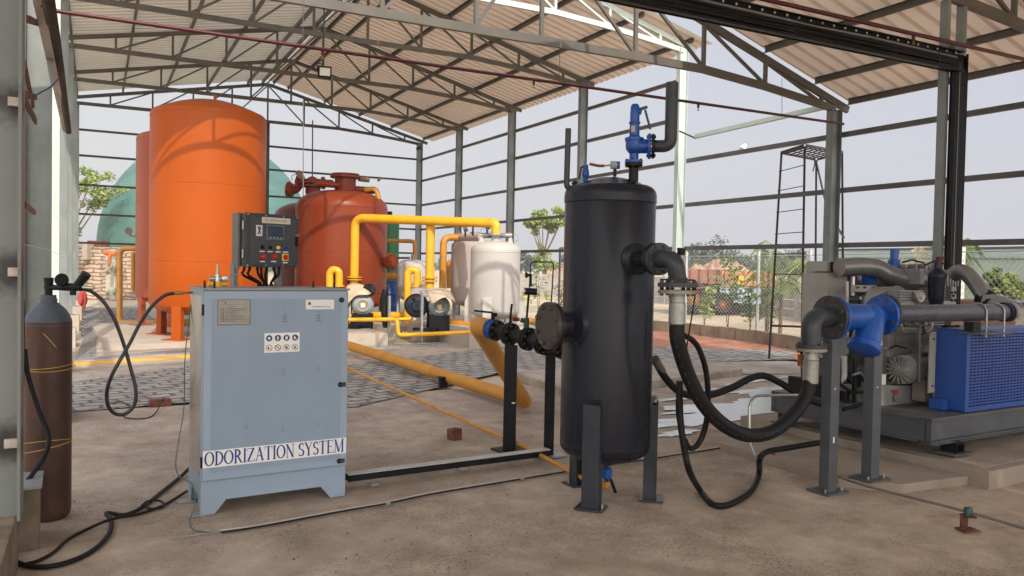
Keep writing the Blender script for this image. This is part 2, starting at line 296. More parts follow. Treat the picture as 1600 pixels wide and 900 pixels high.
# floor: fine grid with gentle unevenness
def floor_mesh():
    b = MB(); nx, ny = 110, 130; x0, x1, y0, y1 = -6, 11.2, -3, 9.6
    rnd = random.Random(3); import mathutils
    for j in range(ny+1):
        for i in range(nx+1):
            x = x0+(x1-x0)*i/nx; y = y0+(y1-y0)*j/ny
            z = .006*mathutils.noise.noise(Vector((x*.8, y*.8, 0)))+.004*mathutils.noise.noise(Vector((x*3, y*3, 2)))
            if i in (0, nx) or j in (0, ny): z = 0
            b.v.append(Vector((x, y, z-.004)))
    for j in range(ny):
        for i in range(nx):
            a = j*(nx+1)+i; b.f.append((a, a+1, a+nx+2, a+nx+1)); b.mi.append(0)
    return b
tag(floor_mesh().build('floor', FLOOR), kind='structure')
def paver_mat(name, c1, c2, mortar, bw, bh, rot=0.0, msz=.02, off=.5):
    mt = bpy.data.materials.new(name); mt.use_nodes = True; n = mt.node_tree; N = n.nodes; L = n.links; b = N['Principled BSDF']
    tc = N.new('ShaderNodeTexCoord'); mp = N.new('ShaderNodeMapping'); mp.inputs['Rotation'].default_value = (0, 0, rot); L.new(tc.outputs['Object'], mp.inputs[0])
    nz = N.new('ShaderNodeTexNoise'); nz.inputs['Scale'].default_value = 1.6; L.new(mp.outputs[0], nz.inputs[0])
    ad = N.new('ShaderNodeVectorMath'); ad.operation = 'MULTIPLY_ADD'; L.new(nz.outputs['Color'], ad.inputs[0]); ad.inputs[1].default_value = (.28, .28, 0); L.new(mp.outputs[0], ad.inputs[2])
    br = N.new('ShaderNodeTexBrick'); br.inputs['Scale'].default_value = 1; br.inputs['Brick Width'].default_value = bw; br.inputs['Row Height'].default_value = bh; br.inputs['Mortar Size'].default_value = msz
    br.inputs['Color1'].default_value = (*c1, 1); br.inputs['Color2'].default_value = (*c2, 1); br.inputs['Mortar'].default_value = (*mortar, 1); br.offset = off; br.inputs['Mortar Smooth'].default_value = .3
    L.new(ad.outputs[0], br.inputs['Vector'])
    n2 = N.new('ShaderNodeTexNoise'); n2.inputs['Scale'].default_value = 3; n2.inputs['Detail'].default_value = 8; L.new(tc.outputs['Object'], n2.inputs[0])
    rp = N.new('ShaderNodeValToRGB'); rp.color_ramp.elements[0].color = (.62, .6, .57, 1); rp.color_ramp.elements[1].color = (1.1, 1.1, 1.1, 1); rp.color_ramp.elements[0].position = .3; rp.color_ramp.elements[1].position = .65; L.new(n2.outputs[0], rp.inputs[0])
    q = N.new('ShaderNodeMix'); q.data_type = 'RGBA'; q.blend_type = 'MULTIPLY'; q.inputs[0].default_value = 1; L.new(br.outputs[0], q.inputs[6]); L.new(rp.outputs[0], q.inputs[7]); L.new(q.outputs[2], b.inputs['Base Color'])
    b.inputs['Roughness'].default_value = .85
    bp = N.new('ShaderNodeBump'); bp.invert = True; bp.inputs['Strength'].default_value = .8; bp.inputs['Distance'].default_value = .012; L.new(br.outputs['Fac'], bp.inputs['Height']); L.new(bp.outputs[0], b.inputs['Normal'])
    return mt
PAV = paver_mat('grey interlocking pavers', (.37, .35, .31), (.30, .285, .255), (.125, .105, .085), .30, .19, rot=radians(-14), msz=.026)
PAVR = paver_mat('red interlocking pavers', (.50, .19, .11), (.42, .20, .13), (.30, .17, .10), .22, .11, rot=radians(20), msz=.012)
STONE = paver_mat('dry stone paving', (.36, .31, .26), (.28, .25, .22), (.09, .08, .07), .5, .18, rot=radians(80), msz=.03)
# strips of ground beyond the floor, measured at their edges
sheet('path', [G(0,650),G(108,645),G(300,629),(2.6,8.75),G(660,612),G(780,583),G(900,577),G(1030,568),G(1240,562),(12.9,12.0),(10.2,13.3),G(900,541),G(790,541),G(545,570),G(300,572),G(110,598),G(0,606)], .008, PAV)
sheet('pavement', [G(1240,562),(11.25,9.6),(11.25,-3),(16,-3),(14.6,9.0),(13.4,12.2),(13.9,14.2),(14.6,17.5),(14.9,19.6),(10.6,19.0),(9.6,14.0),(10.2,13.3),(12.6,11.8)], .004, PAVR)
sheet('apron', [(-4,10.9),G(0,606),G(110,598),G(300,572),G(545,570),G(790,541),(10.0,14.0),(10.9,19),(10.9,30),(-4,30)], .0, nodes_ground('light concrete apron', (.45,.385,.31), (.39,.325,.26), (.48,.41,.335), scale=1.2))
# raised slab between floor and pavers
b = MB(); b.prism([(5.42,10.3,-.02),(5.22,8.62,-.02),(6.88,8.80,-.02),(8.94,9.36,-.02),(8.7,10.9,-.02)], (0,0,.12))
tag(b.build('slab', SLAB, smooth=False, bevel=.012), kind='structure')
sheet('ledge', [(5.5,8.7),(8.9,9.5),(11.2,8.8),(11.2,10.6),(8.7,11.2),(5.4,10.9),(-1,9.58),(-1,9.4)][0:6], .004, SLAB)
# compressor pads
b = MB(); b.prism([(4.98,4.18,-.02),(5.28,3.86,-.02),(6.1,3.80,-.02),(6.1,5.7,-.02),(5.0,5.5,-.02)], (0,0,.085)); tag(b.build('footing', CONC, bevel=.015, smooth=False), kind='structure')
b = MB(); b.prism([(5.98,3.65,-.02),(9.9,3.95,-.02),(9.7,6.4,-.02),(5.86,6.15,-.02)], (0,0,.155)); tag(b.build('plinth', CONC, bevel=.012, smooth=False), kind='structure')
b = MB(); b.prism([(6.06,3.74,-.02),(9.8,4.03,-.02),(9.6,6.3,-.02),(5.94,6.05,-.02)], (0,0,.158)); tag(b.build('plinth_screed', FLOOR, smooth=False), kind='structure')
# spilled water, a shallow film with an uneven rim
def puddle(cx, cy, rx, ry, seed, ang):
    rnd = random.Random(seed); n = 140; ph = [rnd.random()*6.3 for _ in range(6)]; pts = []
    for k in range(n):
        a = 2*pi*k/n; r = 1+sum(.20/(j+1)**.6*sin((j+2)*a*(1+j%3)+ph[j]) for j in range(6)); x = rx*r*cos(a); y = ry*r*sin(a)
        pts.append((cx+x*cos(ang)-y*sin(ang), cy+x*sin(ang)+y*cos(ang)))
    return pts
WAT = bpy.data.materials.new('spilled water'); WAT.use_nodes = True; n = WAT.node_tree; bb = n.nodes['Principled BSDF']; bb.inputs['Base Color'].default_value = (.46,.47,.50,1); bb.inputs['Roughness'].default_value = .32; bb.inputs['Specular IOR Level'].default_value = 1.0; bb.inputs['IOR'].default_value = 1.6; bb.inputs['Coat Weight'].default_value = 1; bb.inputs['Coat Roughness'].default_value = .18  # pale base colour stands in for the sky's reflection
tc = n.nodes.new('ShaderNodeTexCoord'); ns = n.nodes.new('ShaderNodeTexNoise'); ns.inputs['Scale'].default_value = 9; ns.inputs['Detail'].default_value = 6; n.links.new(tc.outputs['Object'], ns.inputs[0]); bp = n.nodes.new('ShaderNodeBump'); bp.inputs['Strength'].default_value = .12; bp.inputs['Distance'].default_value = .01; n.links.new(ns.outputs[0], bp.inputs['Height']); n.links.new(bp.outputs[0], bb.inputs['Normal']); n.links.new(bp.outputs[0], bb.inputs['Coat Normal'])
for i, a in enumerate([(7.5,7.15,1.75,.62,1,.1),(5.9,6.75,.9,.22,2,.1),(8.6,8.1,1.0,.2,3,.1),(8.6,8.75,.7,.1,4,.2),(5.1,6.2,.3,.08,5,.3),(6.6,7.9,.5,.08,6,.1),(7.2,8.3,.3,.06,7,.2),(6.3,6.2,.5,.07,8,0),(6.9,6.35,.35,.05,9,.1)]):
    sheet('water', puddle(*a[:4], a[4], a[5]), .006+.0007*i, WAT)

# ------------------------------------------------------------ the two open sheds
XL, XR, XC = -.55, 10.62, 5.15
# opaque metal sheet made slightly translucent, as added light for roof and floor
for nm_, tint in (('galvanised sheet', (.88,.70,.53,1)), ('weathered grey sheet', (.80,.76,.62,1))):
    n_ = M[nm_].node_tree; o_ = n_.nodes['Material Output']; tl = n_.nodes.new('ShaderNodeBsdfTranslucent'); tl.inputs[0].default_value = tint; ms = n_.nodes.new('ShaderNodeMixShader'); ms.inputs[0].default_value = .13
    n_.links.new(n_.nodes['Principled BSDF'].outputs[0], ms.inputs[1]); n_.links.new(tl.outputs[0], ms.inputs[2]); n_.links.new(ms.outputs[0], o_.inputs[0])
def zroof(x, hl, hr, hc): return hl+(hc-hl)*(x-XL)/(XC-XL) if x < XC else hr+(hc-hr)*(XR-x)/(XR-XC)
def zch(x, zl, zm, zr):      # cambered bottom chord
    if x < 7.5: return zl+(zm-zl)*min(1, (x-XL)/2.5)
    t = (x-7.5)/(XR-7.5); return zm+(zr-zm)*(t**1.4)
def truss(shed, Y, hl, hr, hc, zl, zm, zr, mt, node_x, deep=.1):
    tr = MB()
    xs = [XL]+node_x+[XR]
    pts = [Vector((x, Y, zch(x, zl, zm, zr))) for x in xs]
    for a, c in zip(pts, pts[1:]): tr.chan(a, c, .06, deep, .006, side=-1)
    t = tr.build('truss', mt, shed, smooth=False)
    tc_ = MB()
    tp = [Vector((x, Y, zroof(x, hl, hr, hc)-.05)) for x in [XL-.3]+[XC]+[XR+.3]]
    tp[0].z = zroof(XL, hl, hr, hc)-.05-.08; tp[2].z = zroof(XR, hl, hr, hc)-.05-.08
    for a, c in zip(tp, tp[1:]): tc_.chan(a, c, .06, deep, .006, side=-1)
    tc_.build('top_chord', mt, t, smooth=False)
    for x in node_x:
        a = Vector((x, Y, zch(x, zl, zm, zr))); c = Vector((x, Y, zroof(x, hl, hr, hc)-.06))
        if c.z-a.z > .08: MB().bar(a, c, .05, .05, (0,1,0)).build('strut', mt, t, smooth=False)
    for a, c in zip(xs, xs[1:]):
        lo, hi = (c, a) if a >= XC-.3 else (a, c)   # diagonals fall away from the ridge
        if a == xs[0] or c == xs[-1]: continue
        p = Vector((lo, Y+.004, zch(lo, zl, zm, zr)+.03)); q = Vector((hi, Y+.004, zroof(hi, hl, hr, hc)-.08))
        MB().bar(p, q, .04, .04, (0,1,0)).build('diagonal', mt, t, smooth=False)
    return t
def column(shed, x, y, ztop, mt, name='column', base=True, d=.2, bw=.12, ped=.0):
    b = MB(); t = .008
    for sx in (-1, 1): b.box(x+sx*d/2-t/2, x+sx*d/2+t/2, y-bw/2, y+bw/2, ped, ztop)
    b.box(x-d/2+t/2, x+d/2-t/2, y-t/2, y+t/2, ped, ztop)
    o = b.build(name, mt, shed, smooth=False)
    if base: MB().box(x-d/2-.06, x+d/2+.06, y-bw/2-.06, y+bw/2+.06, ped, ped+.014).build('base_plate', mt, o, smooth=False)
    return o
def roof_sheet(shed, x0, z0, x1, z1, y0, y1, mt, per=.25, hgt=.03, lap=2.4):
    b = MB(); prof = []; y = y0; k = 0
    while y < y1:
        prof += [(y, 0), (y+per*.52, 0), (y+per*.64, hgt), (y+per*.88, hgt)]; y += per
    prof = [(min(a, y1), h) for a, h in prof]+[(y1, 0)]
    nseg = 5; nrm = Vector((-(z1-z0), 0, x1-x0)).normalized(); 
    if nrm.z < 0: nrm = -nrm
    rows = []
    for i in range(nseg+1):
        t = i/nseg; rows.append([Vector((x0+(x1-x0)*t, a, z0+(z1-z0)*t))+nrm*h for a, h in prof])
    m = len(prof)
    for r in rows: b.v += r
    for i in range(nseg):
        for j in range(m-1): b.f.append((i*m+j, i*m+j+1, (i+1)*m+j+1, (i+1)*m+j)); b.mi.append(0)
    o = b.build('roof_sheet', mt, shed, smooth=True, ang_=20)
    return o
def purlin(shed, x, z, y0, y1, mt): MB().chan((x, y0, z), (x, y1, z), .05, .1, .004, side=1 if x < XC else -1).build('purlin', mt, shed, smooth=False)

# tall shed, further back
TALL = dict(hl=6.62, hr=6.28, hc=7.68); TCH = dict(zl=6.38, zm=6.38, zr=6.10)
tall = thing('steel_shed', 'tall open steel shed with gabled sheet roof over the orange and red tanks', 'shed', (XC, 20.5, 0))
TY = [13.05, 16.8, 20.6, 24.35, 28.0]
nodes_x = [XL+.95+1.2*k for k in range(4)]+[XC]+[XC+1.22*k for k in range(1, 5)]
nodes_x[4] = XC
for i, Y in enumerate(TY):
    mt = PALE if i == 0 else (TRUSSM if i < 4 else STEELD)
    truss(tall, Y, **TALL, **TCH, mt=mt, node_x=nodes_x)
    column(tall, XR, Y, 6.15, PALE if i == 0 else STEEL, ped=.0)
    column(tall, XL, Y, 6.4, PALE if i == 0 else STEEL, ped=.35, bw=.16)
for Y in (28.0,):
    column(tall, 5.15, Y, 6.35, STEELD, d=.12, bw=.1)
def zr_t(x): return zroof(x, **TALL)
for x in (-.5, .75, 2.0, 3.25, 4.5, 4.98): purlin(tall, x, zr_t(x)+.05, 12.9, 28.1, TRUSSM)
for x in (5.32, 5.8, 7.05, 8.3, 9.5, 10.75): purlin(tall, x, zr_t(x)+.05, 12.9, 28.1, TRUSSM)
roof_sheet(tall, -.95, zr_t(XL)+.105-.085, XC-.01, 7.68+.105, 12.75, 28.0, SHEETL)
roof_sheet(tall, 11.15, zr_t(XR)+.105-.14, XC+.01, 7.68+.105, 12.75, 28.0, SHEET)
for z in (2.07, 2.96, 3.86, 4.76, 5.55):
    MB().chan((XR+.14, 13.1, z), (XR+.14, 28.1, z), .06, .075, .005).build('girt', STEELD, tall, smooth=False)
    MB().chan((XL-.1, 28.14, z+.05), (XR+.1, 28.14, z), .06, .065, .005).build('girt', STEELD, tall, smooth=False)
for y in (17.6,): MB().bar((XR+.14, 18.0, 0), (XR+.14, 18.0, 2.05), .04, .04).build('girt_post', STEELD, tall, smooth=False)
# low shed around the camera
LOW = dict(hl=4.95, hr=4.42, hc=6.15); LCH = dict(zl=4.55, zm=4.57, zr=4.27)
low = thing('steel_shed', 'lower open steel shed whose roof shelters the black vessel and the compressor', 'shed', (XC, 4.5, 0))
def zr_l(x): return zroof(x, **LOW)
lnodes = [XC+.28+1.22*k for k in range(-4, 0)]+[XC]+[XC+.28+1.22*k for k in range(1, 5)]
for Y in (9.2, 5.45, 1.7, -2.0, -5.7):
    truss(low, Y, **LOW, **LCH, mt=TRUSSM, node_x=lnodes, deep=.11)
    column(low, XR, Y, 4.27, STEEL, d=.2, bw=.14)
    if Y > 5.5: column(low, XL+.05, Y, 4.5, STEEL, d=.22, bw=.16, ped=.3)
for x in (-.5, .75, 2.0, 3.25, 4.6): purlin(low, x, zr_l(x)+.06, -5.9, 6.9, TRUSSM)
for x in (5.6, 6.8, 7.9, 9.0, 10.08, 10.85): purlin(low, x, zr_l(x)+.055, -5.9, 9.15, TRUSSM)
roof_sheet(low, -1.7, zr_l(XL)-.17, XC-.01, 6.15+.115, -6.0, 7.0, SHEETL)  # far edge cut short and unseen eave lengthened to shape the sun patches
zq = zr_l(7.3)+.105
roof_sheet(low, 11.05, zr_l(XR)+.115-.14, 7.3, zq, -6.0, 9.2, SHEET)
roof_sheet(low, 7.3, zq, XC+.01, 6.15+.115, -6.0, 7.0, SHEET)  # far edge cut short, out of view, to let sun through
for z in (2.07, 2.96, 3.86):
    MB().chan((XR+.14, -2.4, z), (XR+.14, 13.05, z), .06, .08, .005).build('girt', STEELD, low, smooth=False)
# a cross brace of pale angle near the eave
MB().ang(AX(1087,216,10.45), AX(1290,172,10.45)+Vector((0,0,.02)), .07).build('brace', PALE, low, smooth=False)
MB().bar(AX(1062,205,10.45), AX(1087,216,10.45), .03, .03).build('brace', STEELD, low, smooth=False)
# nearest left column with burnt bracket stubs
cn = MB(); xn, yn = -.53, 4.72; z0 = .3
cn.box(-.75, -.336, yn-.006, yn+.006, z0, 4.5); cn.box(-.336, -.322, yn-.11, yn+.11, z0, 4.5)
CM_ = mat('grey column paint', (.16,.175,.165), .5, var=.06, scale=2, dirt=(.15,.15,.13), dscale=3)
# burn stains spread round the welded stubs
n_ = CM_.node_tree; bs_ = n_.nodes['Principled BSDF']; lk_ = bs_.inputs['Base Color'].links[0].from_socket; tc_ = n_.nodes.new('ShaderNodeTexCoord'); nz_ = n_.nodes.new('ShaderNodeTexNoise'); nz_.inputs['Scale'].default_value = 14; nz_.inputs['Detail'].default_value = 5; n_.links.new(tc_.outputs['Object'], nz_.inputs[0]); cur_ = lk_
for px_, py_ in ((22,160), (18,425), (14,692)):
    c = AY(px_, py_, yn)-Vector(low.location); ds = n_.nodes.new('ShaderNodeVectorMath'); ds.operation = 'DISTANCE'; ds.inputs[1].default_value = (c.x, c.y, c.z); n_.links.new(tc_.outputs['Object'], ds.inputs[0])
    ad_ = n_.nodes.new('ShaderNodeMath'); ad_.operation = 'MULTIPLY_ADD'; n_.links.new(nz_.outputs[0], ad_.inputs[0]); ad_.inputs[1].default_value = .14; n_.links.new(ds.outputs['Value'], ad_.inputs[2])
    mr_ = n_.nodes.new('ShaderNodeMapRange'); mr_.inputs[1].default_value = .12; mr_.inputs[2].default_value = .21; mr_.inputs[3].default_value = 1; mr_.inputs[4].default_value = 0; n_.links.new(ad_.outputs[0], mr_.inputs[0])
    mq_ = n_.nodes.new('ShaderNodeMix'); mq_.data_type = 'RGBA'; n_.links.new(mr_.outputs[0], mq_.inputs[0]); n_.links.new(cur_, mq_.inputs[6]); mq_.inputs[7].default_value = (.02,.018,.016,1); cur_ = mq_.outputs[2]
n_.links.new(cur_, bs_.inputs['Base Color'])
colm = cn.build('column', CM_, low, smooth=False)
SOOT = mat('burnt steel', (.03,.025,.022), .9, var=.3, scale=20)
for zc in (3.03-.02, 1.62-.02+.0):
    pass
STUB = mat('pale burnt stub', (.50,.42,.37), .8, var=.15, scale=20)
for px_, py_ in ((22,160), (22,425), (16,692)):
    c = AY(px_, py_, yn-.012)
    MB().box(c.x-.025, c.x+.035, yn-.04, yn-.009, c.z-.022, c.z+.022).build('bracket_stub', STUB, colm, smooth=False, bevel=.003)
MB().prism([(-1.2,3.2,-.02),(-.345,3.2,-.02),(-.345,4.86,-.02),(-1.2,4.86,-.02)], (0,0,.32)).build('pedestal', CONCB, low, smooth=False, bevel=.015)
for Y in (9.2,):
    MB().box(XL-.3, XL+.35, Y-.3, Y+.3, -.02, .3).build('pedestal', CONC, low, smooth=False, bevel=.015)
for Y in TY: MB().box(XL-.25, XL+.25, Y-.25, Y+.25, -.02, .35).build('pedestal', CONCW, tall, smooth=False, bevel=.015)
# cable trays, sprinkler pipes, lamps
ct = thing('cable_tray', 'black ladder tray of bundled cables crossing under the roof and down the twin posts', 'cable tray', (6, 5.45, 3.8))
b = MB(); zt = 3.84
for dz, dy in ((.10,-.03), (-.10,-.03)): b.bar((1.0,5.36+dy,zt+dz), (8.02,5.36+dy,zt+dz), .05, .012)
b.bar((1.0,5.40,zt), (8.02,5.40,zt), .012, .21); b.bar((8.04,5.40,zt+.1), (8.04,5.40,1.0), .012, .2, (1,0,0)); b.bar((8.13,5.36,zt+.1), (8.13,5.36,1.0), .05, .01, (1,0,0)); b.bar((7.95,5.36,zt-.1), (7.95,5.36,1.0), .05, .01, (1,0,0))
b.build('tray', BLACKP, ct, smooth=False)
rn = random.Random(5)
for k in range(9):
    z = zt-.08+.02*k; xx = 8.11-.018*k; pts = [(1.0+i*.7, 5.345-.02*rn.random(), z+.008*rn.uniform(-1,1)) for i in range(10)]+[(xx-.03,5.345,z),(xx,5.345,z-.06)]+[(xx+.004*rn.uniform(-1,1), 5.345, z-.35-.35*i) for i in range(8) if z-.35-.35*i > 1]
    MB().sweep(fil(pts, .05, 3), .011+.003*(k % 2), 6).build('cable', BLACK if k != 6 else mat('grey cable', (.2,.2,.2), .5), ct)
b = MB()
for k in range(46): MB().bar((1.3+.15*k, 5.32, zt+.085), (1.3+.15*k, 5.32, zt+.065), .004, .02, (1,0,0)).build('cable_tie', mat('pale cable tie', (.45,.45,.42), .5), ct, smooth=False)
for k in range(9):
    x = 2.2+.68*k; rn2 = rn.uniform(-.03,.03); MB().sweep([(x,5.325,zt+.05),(x+rn2*.3,5.32,zt-.03),(x+rn2,5.31,zt-.12)], .0025, 4).build('loose_tie', INK, ct)
tw = thing('twin_post', 'pair of grey steel posts carrying the black cable tray down to the compressor', 'post', (8.04, 5.45, 0))
for x in (7.93, 8.2): MB().chan((x,5.47,.13), (x,5.47,4.5), .09, .05, .006, upv=(1,0,0), side=1).build('post', STEEL, tw, smooth=False)
def sprinkler_pipe(name, y, z, x0, x1, label, drops):
    t = thing(name, label, 'pipe', (x0, y, z)); MB().cyl((x0,y,z), (x1,y,z), .021, n=10).build('pipe', REDP, t)
    for x in drops:
        s_ = MB().cyl((x,y,z-.02), (x,y,z-.07), .02, .014, n=8).build('sprinkler_drop', REDP, t); MB().cyl((x,y,z-.07), (x,y,z-.10), .008, n=8).cyl((x,y,z-.10), (x,y,z-.105), .02, n=10).build('sprinkler_head', BRASS, s_)
    return t
sprinkler_pipe('sprinkler_pipe', 9.0, 4.0, -.5, 10.6, 'long thin red pipe crossing the whole shed beneath the far truss', [AY(504,80,9).x, AY(834,128,9).x, AY(1091,168,9).x])
sprinkler_pipe('sprinkler_pipe', 5.3, 4.0, 3.0, 11.0, 'short run of red pipe above the black cable tray at the right', [7.2])
for x, lb_ in ((AY(875,100,9).x, 'thin rod holding the long red pipe just left of the vessel top'), (AY(1222,170,9).x, 'thin rod holding the long red pipe above the pale brace at right'), (AY(474,20,9).x, 'thin rod holding the long red pipe left of the floodlight')): tag(MB().cyl((x,9,4.02), (x,9.02,4.56), .004, n=6).build('hanger_rod', STEELD, None, loc=(x,9,4.02)), lb_, 'rod', 'hanger rods of the red pipe')
lt = thing('cable_tray', 'rusty cable ladder running along the left columns at head height of the truss', 'cable tray', (-.33, 8, 3.6))
p0 = AX(52,-20,-.36); p1 = AX(106,215,-.30)
b = MB(); b.bar(P(58,-8,6.2), P(103,204,11.5), .075, .03); b.build('side_rail', mat('pale rail', (.42,.38,.33), .6, var=.15, dirt=(.25,.12,.08), dscale=6), lt, smooth=False)
b = MB()
for k, (a, c) in enumerate(((80,107),(84,108),(76,106.5))): b.sweep(spl([P(a-6,-8,6.1), P((a+c)/2-3,90,8.0), P(c,206,11.4)], 6), .034, 6)
b.build('cable', mat('rusty dark cable', (.06,.03,.02), .8, var=.4, scale=10), lt)
for k in range(5): t = k/5+.08+.03*math.sin(k*3); MB().bar(P(62+40*t,-8+212*t,6.2+5.2*t**1.3), P(80+26*t,-8+212*t,6.1+5.2*t**1.3), .02, .03).build('rung', RUST, lt, smooth=False)
# red brackets between the first two left columns
for (a, c) in (((41,33),(60,42)),((41,85),(52,50)),((41,135),(55,165))):
    pass
rb_ = thing('wall_brace', 'rusty red steel braces between the two nearest left columns', 'brace', (-.5, 6, 3))
for (a, c, wv) in (((44,30),(58,36),.05),((38,100),(52,165),.05),((40,148),(56,152),.05),((40,160),(56,190),.05),((38,320),(54,332),.04)):
    MB().bar(P(*a,5.2), P(*c,7.0), .02, wv).build('brace', RUST if wv > .045 else BLACKP, rb_, smooth=False)
tag(MB().sweep(spl([P(50,152,7.4),P(66,143,7.4),P(80,135,7.5),P(93,121,7.7)], 5), .008, 6).build('rope', mat('blue rope', (.02,.05,.12), .8), None), 'dark blue rope tied between the second left column and cable ladder', 'rope')
fl = thing('floodlight', 'small square floodlight hung under the ridge of the low shed', 'floodlight', AY(507,113,9.15))
c = AY(507,113,9.15); MB().obox(c, (.155,.05,.135), radians(-8)).build('housing', BLACKP, fl, bevel=.006)
MB().obox(c+Vector((-.002,-.029,0)), (.115,.006,.09), radians(-8)).build('glass', mat('frosted lamp glass', (.75,.72,.62), .3), fl)
MB().sweep([c+Vector((-.08,0,.0)), c+Vector((-.08,.03,.1)), c+Vector((.0,.05,.1)), Vector((c.x,9.2,4.55))], .008, 6).build('bracket', BLACKP, fl)
for (x, y_, d, lb) in ((1163,232,15.5,'white bullet camera on the right girt beside the pale column'), (656,232,29.2,'small camera at the far right corner of the tall shed')):
    c = P(x, y_, d); t = thing('security_camera', lb, 'camera', c); s_ = d/15.5
    MB().cyl(c+Vector((-.12,-.05,-.04)), c+Vector((.02,.02,.05)), .055, .05, n=14).build('housing', PLATEW if d < 20 else BLACKP, t); MB().bar(c+Vector((.02,0,0)), c+Vector((.12,.03,-.06)), .03, .03).build('bracket', PLATEW if d < 20 else BLACKP, t, smooth=False)
for i, (x, y0_, y1_, d) in enumerate(((473.5, 155, 445, 19.0), (488, 188, 280, 25))):
    a = P(x, y1_, d); c = P(x+.5, y0_, d); tag(MB().cyl(a, c, .012 if i == 0 else .02, n=6).build('conduit', GALV if i == 0 else STEELD, None, loc=a), ['thin grey conduit dropping in front of the red oxide tank from the roof', 'dark vertical rod standing above the manifold of the left red tank'][i], 'conduit')
# ------------------------------------------------------------ plants and far scenery
def leafmat(name, a, b_):
    m_ = mat(name, a, .6, var=.1, scale=1.5, col2=b_); m_.node_tree.nodes['Principled BSDF'].inputs['Transmission Weight'].default_value = 0; return m_
LEAF = leafmat('fresh leaves', (.16, .24, .055), (.07, .13, .03)); LEAFD = leafmat('dull far leaves', (.085, .115, .06), (.05, .08, .045)); LEAFL = leafmat('yellow green leaves', (.30, .36, .09), (.14, .20, .05)); DRY = leafmat('dry palm leaves', (.34, .28, .13), (.18, .18, .07))
BARK = mat('bark', (.16, .12, .085), .9, var=.25, scale=8, bump=.5)
def leaves(b, c, r, n, sz, rn, flat=1.0):
    c = Vector(c)
    for _ in range(n):
        v = Vector((rn.gauss(0,1), rn.gauss(0,1), rn.gauss(0,1))).normalized()*r*(rn.random()**.45); v.z *= flat
        p = c+v; a = Vector((rn.gauss(0,1), rn.gauss(0,1), rn.gauss(0,.6))).normalized(); d = a.cross(Vector((rn.gauss(0,1), rn.gauss(0,1), rn.gauss(0,1)))).normalized(); s_ = sz*rn.uniform(.6,1.4)
        b.add([p-a*s_, p+d*s_*.45, p+a*s_, p-d*s_*.45], [(0,1,2,3)])
def tree(name, label, base, h, trunk_h, blobs, sz, mt, seed=1, tr=.12, group=None, n=220, cat='tree'):
    rn = random.Random(seed); base = Vector(base); t = thing(name, label, cat, base, group); b = MB()
    top = base+Vector((rn.uniform(-.3,.3), 0, trunk_h)); mid = (base+top)/2+Vector((rn.uniform(-.15,.15)*trunk_h*.3,0,0))
    b.sweep(spl([base, mid, top], 5), [tr*(1-.05*i) for i in range(11)], 8)
    for c, r in blobs: b.sweep(spl([top-Vector((0,0,trunk_h*.25)), (top+base+Vector(c))/2+Vector((0,0,-.1*h)), base+Vector(c)], 4), [tr*.5*(1-.09*i) for i in range(9)], 5)
    b.build('trunk', BARK, t); f_ = MB()
    for c, r in blobs:
        for _ in range(5): 
            o_ = Vector((rn.gauss(0,1), rn.gauss(0,1), rn.gauss(0,.8)))*r*.5; leaves(f_, base+Vector(c)+o_, r*.5, n//5, sz, rn, .8)
    f_.build('crown', mt, t, smooth=False); return t
def blobsof(rn, n, w_, z0, z1, r): return [((rn.uniform(-w_,w_), rn.uniform(-w_*.6,w_*.6), rn.uniform(z0,z1)), r*rn.uniform(.7,1.2)) for _ in range(n)]
rn = random.Random(11)
gz = -.03
def gp(x, y): return G(x, y, gz)
b0 = P(98, 420, 42); b0.z = gz
tree('tree', 'leafy yellow green tree behind the left columns, beside the green dome', b0, 7, 3.0, blobsof(rn, 15, 1.6, 1.6, 6.0, .85), .10, LEAFL, 3, .16, n=420)
b0 = P(38, 420, 30); b0.z = gz
tree('tree', 'green tree glimpsed between the two nearest left columns', b0, 6.5, 2.6, blobsof(rn, 10, 1.2, 1.6, 5.6, .9), .12, LEAF, 4, .14, n=380)
b0 = P(851, 440, 55); b0.z = gz
def at_px(l, d, base): return [((P(x, y, d)-base), r) for x, y, r in l]
tree('tree', 'lone slender tree with a forked trunk left of the black vessel', b0, 6, 3.2, at_px([(835,345,.65),(848,333,.7),(862,338,.75),(874,346,.6),(858,350,.6),(842,355,.45),(880,338,.4),(830,352,.35)],55,b0), .12, LEAFL, 8, .13, n=420)
b0 = P(855, 425, 50); b0.z = gz
tree('shrub', 'bushy shrub at the foot of the lone slender tree', b0, 2, .8, at_px([(852,405,.6),(845,420,.5),(862,412,.5),(850,394,.35),(838,446,.5),(850,455,.5)],50,b0), .09, LEAFL, 9, .05, n=260, cat='shrub')
for i, (x, y, r, d, lb) in enumerate([(822,408,3.2,200,'hazy far tree left of the lone slender tree'),(1095,405,3.5,150,'low far tree crown above the earth mound, left one'),(1122,402,5.2,160,'broad far tree rising above the middle of the truck bed'),(1170,412,3.2,170,'dark far tree just left of the galvanised fence post'),(1233,412,4.2,150,'rounded far tree seen through the ladder tower'),(600,414,3.0,260,'tiny far tree between the red tank and shed corner'),(893,406,2.2,140,'far tree half hidden by the black vessel')]):
    b0 = P(x, y, d); b0.z = gz; tree('tree', lb, b0, 8, 4, [((P(x+dx, y+dy, d)-b0), r*.62) for dx, dy in ((0,0),(-r*4.5,3),(r*4.5,2),(-r*2,-4),(r*2.4,-3))], d*.0022, LEAFD, 20+i, .3, n=300, group='far trees on the horizon')
f_ = MB(); rn = random.Random(44)
for k in range(150):
    x = -200+k*14+rn.uniform(-6,6); d = rn.uniform(330,420)
    c = P(x, 400, d); c.z = rn.uniform(1.0,2.8); leaves(f_, c, rn.uniform(2.2,4.2), 60, .85, rn, .6)
